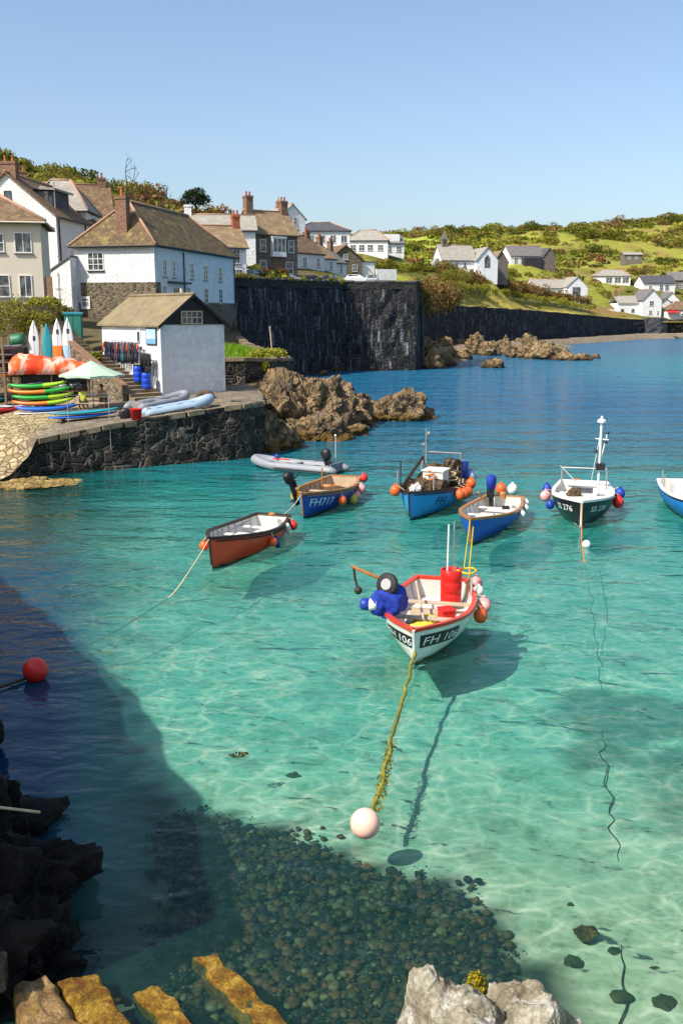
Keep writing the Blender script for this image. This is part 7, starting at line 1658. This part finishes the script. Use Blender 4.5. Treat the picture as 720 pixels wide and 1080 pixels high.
# parasol, table, people
gp = onground(99, 432)
pa = T('parasol', 'pale green parasol shading the picnic table on the quay', 'parasol', (gp.x, gp.y, gp.z))
cb_ = MB(); cv = MB(); n = 8; top = (0, 0, 2.62); rim = [(1.72*math.cos(2*math.pi*k/n+.2), 1.72*math.sin(2*math.pi*k/n+.2), 1.86) for k in range(n)]
for k in range(n):
    a, b = Vector(rim[k]), Vector(rim[(k+1) % n]); m_ = (a+b)/2*.985; m_.z = 1.9
    for q0, q1 in ((a, m_), (m_, b)): cv.add([top, tuple(q0*.5+Vector(top)*.5-Vector((0, 0, .04))), tuple(q1*.5+Vector(top)*.5-Vector((0, 0, .04)))], [(0, 1, 2)]); cv.add([tuple(q0*.5+Vector(top)*.5-Vector((0, 0, .04))), tuple(q0), tuple(q1), tuple(q1*.5+Vector(top)*.5-Vector((0, 0, .04)))], [(0, 1, 2, 3)]); cv.add([tuple(q0), tuple(q0-Vector((0, 0, .1))), tuple(q1-Vector((0, 0, .1))), tuple(q1)], [(0, 1, 2, 3)])
cv.build('canopy', pm('parasol_cloth', C('a9bfa8'), .85, .06, 3, .1), pa, fix=False)
MB().tube([(0, 0, 0), (0, 0, 2.68)], .03, 8).build('pole', M['pale_wood'], pa)
for k in range(n): MB().tube([(0, 0, 2.5), tuple(Vector(rim[k])+Vector((0, 0, .0)))], .012, 5).build('rib', M['pale_wood'], pa)
MB().lathe([(.3, 0), (.3, .08), (.06, .12), (.05, .3)], 14).build('base', M['concrete'], pa)
tb = T('picnic_table', 'brown picnic table with benches under the pale green parasol', 'table', (gp.x, gp.y-.15, gp.z), R(4))
MB().box(-.8, -.38, .70, .8, .38, .75).build('tabletop', M['pale_wood'], tb)
for y in (-.72, .72): MB().box(-.8, y-.13, .41, .8, y+.13, .45).build('bench', M['pale_wood'], tb)
for x in (-.6, .6):
    l = MB(); l.tube([(x, -.7, 0), (x, -.25, .7)], .04, 6); l.tube([(x, .7, 0), (x, .25, .7)], .04, 6); l.box(x-.03, -.8, .36, x+.03, .8, .41); l.build('leg', M['wood'], tb)
tag(MB().lathe([(.001, 0), (.035, 0), (.035, .16), (.015, .2), (.015, .24), (.001, .24)], 10).build('bottle', KM['pale']), 'pale bottle standing on the picnic table', 'bottle').location = Matrix.LocRotScale(tb.location, tb.rotation_euler, (1, 1, 1)) @ Vector((-.1, 0, .75))
def skinned(name, V, E, rad, mat, parent, sub=2, root=0):
    me = bpy.data.meshes.new(name); me.from_pydata(V, E, []); o = bpy.data.objects.new(name, me); COL.objects.link(o)
    md = o.modifiers.new('skin', 'SKIN'); md.use_smooth_shade = True
    if not me.skin_vertices: me.skin_vertices.new()
    for i, d in enumerate(me.skin_vertices[0].data):
        d.radius = (rad[i], rad[i]); d.use_root = (i == root)
    ss = o.modifiers.new('sub', 'SUBSURF'); ss.levels = sub; ss.render_levels = sub
    dg = bpy.context.evaluated_depsgraph_get(); m2 = bpy.data.meshes.new_from_object(o.evaluated_get(dg)); m2.name = name
    bpy.data.objects.remove(o); m2.materials.clear(); m2.materials.append(mat); m2.polygons.foreach_set('use_smooth', [True]*len(m2.polygons))
    o = bpy.data.objects.new(name, m2); COL.objects.link(o); o.parent = parent; return o
def person(label, loc, rz, lean, shirt, shorts, reach):
    """seated, facing +x; loc is the ground below the hips"""
    r = T('person', label, 'person', loc, rz)
    V, E, RD = [], [], []
    def v(p, r0, par=None):
        V.append(p); RD.append(r0)
        if par is not None: E.append((par, len(V)-1))
        return len(V)-1
    L_ = lean
    pel = v((0, 0, .53), .135); ab = v((.02+L_*.1, 0, .70), .125, pel); chx = v((.03+L_*.28, 0, .90), .145, ab); nk = v((.05+L_*.42, 0, 1.05), .06, chx)
    hd = v((.09+L_*.5, 0, 1.15), .075, nk); hd2 = v((.11+L_*.53, 0, 1.24), .095, hd); v((.10+L_*.54, 0, 1.32), .07, hd2); v((.215+L_*.53, 0, 1.215), .022, hd2)
    arms = []
    for s_ in (-1, 1):
        hip = v((.06, s_*.09, .52), .095, pel); kn = v((.46, s_*.12, .52), .065, hip); an = v((.44, s_*.12, .10), .042, kn); ft = v((.58, s_*.13, .045), .038, an)
        sh = v((.03+L_*.36, s_*.19, .98), .065, chx); elb = v((.20+L_*.3, s_*.27, .76), .045, sh); wr = v((reach, s_*.16, .80), .03, elb); pm_ = v((reach+.07, s_*.14, .805), .033, wr)
        for k in range(4): f1 = v((reach+.12, s_*(.11+.022*k), .81), .010, pm_); v((reach+.15+.012*(k in (1, 2)), s_*(.11+.022*k), .795), .008, f1)
        th = v((reach+.08, s_*.09, .81), .011, pm_); v((reach+.115, s_*.075, .80), .009, th); arms.append((sh, elb))
    b = skinned('body', V, E, RD, M['skin'], r)
    tv = [(0, 0, .50), (.02+L_*.1, 0, .70), (.03+L_*.28, 0, .90), (.045+L_*.38, 0, 1.0)]; te = [(0, 1), (1, 2), (2, 3)]; tr_ = [.15, .142, .162, .10]
    for s_ in (-1, 1): tv += [(.03+L_*.36, s_*.19, .97), (.12+L_*.33, s_*.24, .86)]; te += [(2, len(tv)-2), (len(tv)-2, len(tv)-1)]; tr_ += [.085, .066]
    skinned('shirt', tv, te, tr_, shirt, r)
    sv = [(0, 0, .53)]; se_ = []; sr = [.152]
    for s_ in (-1, 1): sv += [(.06, s_*.09, .52), (.36, s_*.115, .525)]; se_ += [(0, len(sv)-2), (len(sv)-2, len(sv)-1)]; sr += [.112, .085]
    skinned('shorts', sv, se_, sr, shorts, r)
    hm = MB(); lump(hm, (.07+L_*.54, 0, 1.285), (.115, .105, .12), 3, 5, 6, .06); lump(hm, (.02+L_*.5, 0, 1.18), (.07, .085, .13), 3, 6, 6, .06); hm.build('hair', M['hair'], r, True, uv=False)
    for s_ in (-1, 1): MB().ball((.2+L_*.53, s_*.035, 1.245), .012, 8).build('eye', M['black'], r)
    MB().cbox((.19+L_*.53, 0, 1.17), (.02, .045, .01)).build('mouth', M['boot_red'], r)
    return r
MT = Matrix.LocRotScale(tb.location, tb.rotation_euler, (1, 1, 1))
pl_ = MT @ Vector((-.35, -.72, 0)); pr = MT @ Vector((.45, .72, 0))
person('dark haired person in a yellow green top on the near bench', (pl_.x, pl_.y, gp.z-.02), R(94), .25, pm('yellow_green_cloth', C('a8b03a'), .85), pm('dark_shorts', C('25282c'), .85), .36)
person('person in a pale pink top leaning forward on the far bench', (pr.x, pr.y, gp.z-.02), R(274), .7, pm('pale_pink_cloth', C('d8a48c'), .85), pm('grey_shorts', C('4a4440'), .85), .40)
# wetsuits on the rail, blue barrels
rail = T('wetsuit_rail', 'metal rail beside the boat shed wall carrying a row of wetsuits', 'rail', (0, 0, 0))
mb = MB(); mb.tube([shp(-.42, 1.9, 3.15), shp(-.42, 6.2, 3.25)], .03, 6)
for v_ in (1.9, 4.0, 6.2): mb.tube([shp(-.42, v_, .3+v_*.25), shp(-.42, v_, 3.2)], .03, 6)
mb.tube([shp(-.42, .55, 2.55), shp(-.42, 1.6, 2.6)], .03, 6)
for v_ in (.55, 1.6): mb.tube([shp(-.42, v_, .3), shp(-.42, v_, 2.6)], .03, 6)
mb.build('bar', M['metal'], rail)
WS = {k: pm('neoprene_'+k, C(c), .8, .2, 6, .2) for k, c in dict(black='14151a', navy='1d2a48', orange='c8562a', red='a8322c', purple='4a3350', teal='22566a', grey='3c3e44').items()}
def wetsuit(label, p, rz, h, mats, group):
    r = T('wetsuit', label, 'wetsuit', p, rz, group); b = MB(); secs = []
    for z, a, d in ((0, .13, .05), (-.1, .2, .07), (-.35, .18, .07), (-.62, .15, .06), (-.8, .17, .07)): secs.append([(math.cos(k*math.pi/4)*a, math.sin(k*math.pi/4)*d, z*h/1.4) for k in range(8)])
    b.loft(secs); b.build('torso', WS[mats[0]], r, True)
    for s_ in (-1, 1):
        MB().tube([(s_*.18, 0, -.05*h), (s_*.25, .02, -.3*h), (s_*.24, .0, -.55*h)], [.055, .05, .04], 7).build('sleeve', WS[mats[1]], r, True)
        MB().tube([(s_*.09, 0, -.53*h), (s_*.1, .02, -.8*h), (s_*.1, 0, -1.0*h)], [.085, .07, .05], 7).build('leg', WS[mats[0]], r, True)
    return r
cw_ = [('black', 'orange'), ('navy', 'black'), ('black', 'red'), ('purple', 'black'), ('black', 'orange'), ('teal', 'black'), ('black', 'red'), ('grey', 'orange'), ('black', 'black'), ('navy', 'orange')]
for i, (a, b) in enumerate(cw_):
    v_ = 6.0-.43*i; ws_ = wetsuit(['topmost', 'second', 'third', 'fourth', 'fifth', 'sixth', 'seventh', 'eighth', 'ninth', 'last'][i]+f' wetsuit from the top of the steps, {a} with {b} sleeves', shp(-.5, v_, 3.15), R(A+90+rng.uniform(-25, 25)), 1.15+.2*rng.random(), (a, b), 'wetsuits hanging on the upper rail')
for i, lb in enumerate(['plain black wetsuit on the lower rail, closer to the steps', 'plain black wetsuit in the middle of the lower rail', 'plain black wetsuit on the lower rail, closest to the shed corner']): wetsuit(lb, shp(-.5, 1.45-.38*i, 2.55), R(A+90+rng.uniform(-20, 20)), 1.3, ('black', 'black'), 'black wetsuits on the lower rail')
for i, (v_, u_, lb) in enumerate([(1.35, -.85, 'blue plastic barrel, upper of the two on the steps by the shed'), (.55, -.75, 'blue plastic barrel, lower of the two on the steps by the shed')]):
    z = .18*max(1, int((v_+.9)/.56)+1)
    o = T('blue_barrel', lb, 'barrel', shp(u_, v_, z)); MB().lathe([(.24, 0), (.28, .04), (.29, .25), (.27, .28), (.29, .31), (.29, .6), (.27, .63), (.29, .66), (.28, .9), (.24, .94), (.001, .94)], 18).build('drum', kmat('barrel_blue', '1a48b8') if i == 0 else bpy.data.materials['kayak_barrel_blue'] if 'kayak_barrel_blue' in bpy.data.materials else bpy.data.materials['barrel_blue'], o, True)
    MB().lathe([(.26, .93), (.27, .99), (.2, 1.0), (.001, 1.0)], 18).build('lid', M['black'], o)
# framed sign on the shed's long wall
sg = T('picture_sign', 'framed pale blue picture sign high on the shed wall near its corner', 'sign', shp(-.03, 1.05, 3.05), R(A-90))
MB().box(-.62, -.05, 0, .62, .02, .98).build('frame', M['dark_trim'], sg)
MB().box(-.56, -.058, .06, .56, -.051, .92).build('panel', KM['pale'], sg)
MB().box(-.56, -.062, .06, .56, -.0585, .36).build('lower_band', kmat('sign_blue', '6f9fc0'), sg)
MB().add([(-.5, -.063, .36), (-.1, -.063, .36), (.1, -.063, .52), (-.2, -.063, .6)], [(0, 1, 2, 3)]).build('picture_shape', KM['white'], sg, fix=False)
MB().tube([shp(2.95, 2.5, 5.0), shp(2.95, 2.5, 6.35)], .09, 8).build('flue_pipe', M['cream_render'], shed).matrix_parent_inverse = Matrix.LocRotScale(shed.location, shed.rotation_euler, (1, 1, 1)).inverted()
# inflatables drawn up on the quay, red tub, bag
g2, g3 = onground(152, 442), onground(226, 428)
i2 = inflatable('pale blue grey inflatable dinghy lying along the quay edge below the shed', (g3.x, g3.y-.1, g3.z+.05), (g2.x, g2.y, g2.z+.05), 'tube_blue_grey', .24, 1.5)
g4, g5 = onground(137, 437), onground(196, 424)
i3 = inflatable('grey inflatable dinghy with dark floor drawn up behind the pale blue grey one', (g5.x, g5.y+.6, g5.z+.05), (g4.x, g4.y+.6, g4.z+.08), 'tube_grey', .22, 1.5, deck='dark_trim')
g = onground(141, 442); o = T('red_tub', 'red plastic tub standing at the end of the inflatable dinghies', 'tub', g+Vector((.15, -.1, 0))); MB().lathe([(.001, .02), (.2, .02), (.2, 0), (.24, 0), (.3, .5), (.33, .52), (.3, .53), (.27, .5), (.001, .45)], 16).build('tub', M['red_bin'], o, True)
MB().tube([(.3*math.cos(a*.35), .05, .5+.2*math.sin(a*.35)) for a in range(10)], .015, 5).build('handle', M['metal'], o)
g = onground(132, 441); lm = MB(); lump(lm, (0, 0, .2), (.3, .25, .32), 3, 210, 8, .2); o = lm.build('black_bag', M['black'], smooth=True, uv=False); o.location = g; tag(o, 'black bag slumped beside the red tub', 'bag')
g = onground(216, 421); lm = MB(); lump(lm, (0, 0, .15), (.5, .4, .35), 4, 211, 8, .5); o = lm.build('net_heap', M['net'], uv=False); o.location = g+Vector((0, .3, 0)); tag(o, 'small brown net heap at the foot of the shed gable', 'net heap')
# railing at the quay edge
rl = T('railing', 'thin white railing posts standing on the quay edge near the parasol', 'railing', (0, 0, 0)); a, b = Vector((-12.9, 44.75, 1.0)), Vector((-11.2, 45.75, 1.0)); mb = MB()
for q_ in (a, b): mb.tube([q_, q_+Vector((0, 0, 2.75))], .02, 6)
for z in (2.0, 2.7): mb.tube([a+Vector((0, 0, z)), b+Vector((0, 0, z))], .014, 6)
mb.build('rail_frame', M['metal'], rl)
q_ = atY(287, 369, 71.5); tag(MB().tube([q_-Vector((0, 0, .4)), q_+Vector((-.15, 0, 1.75))], .05, 6).build('stake', M['pale_wood']), 'pale leaning stake at the edge of the grassy plot', 'stake')
mbx = MB()
for i in range(5): pass
# dark wall shelters of the terrace: low hut behind the picnic table
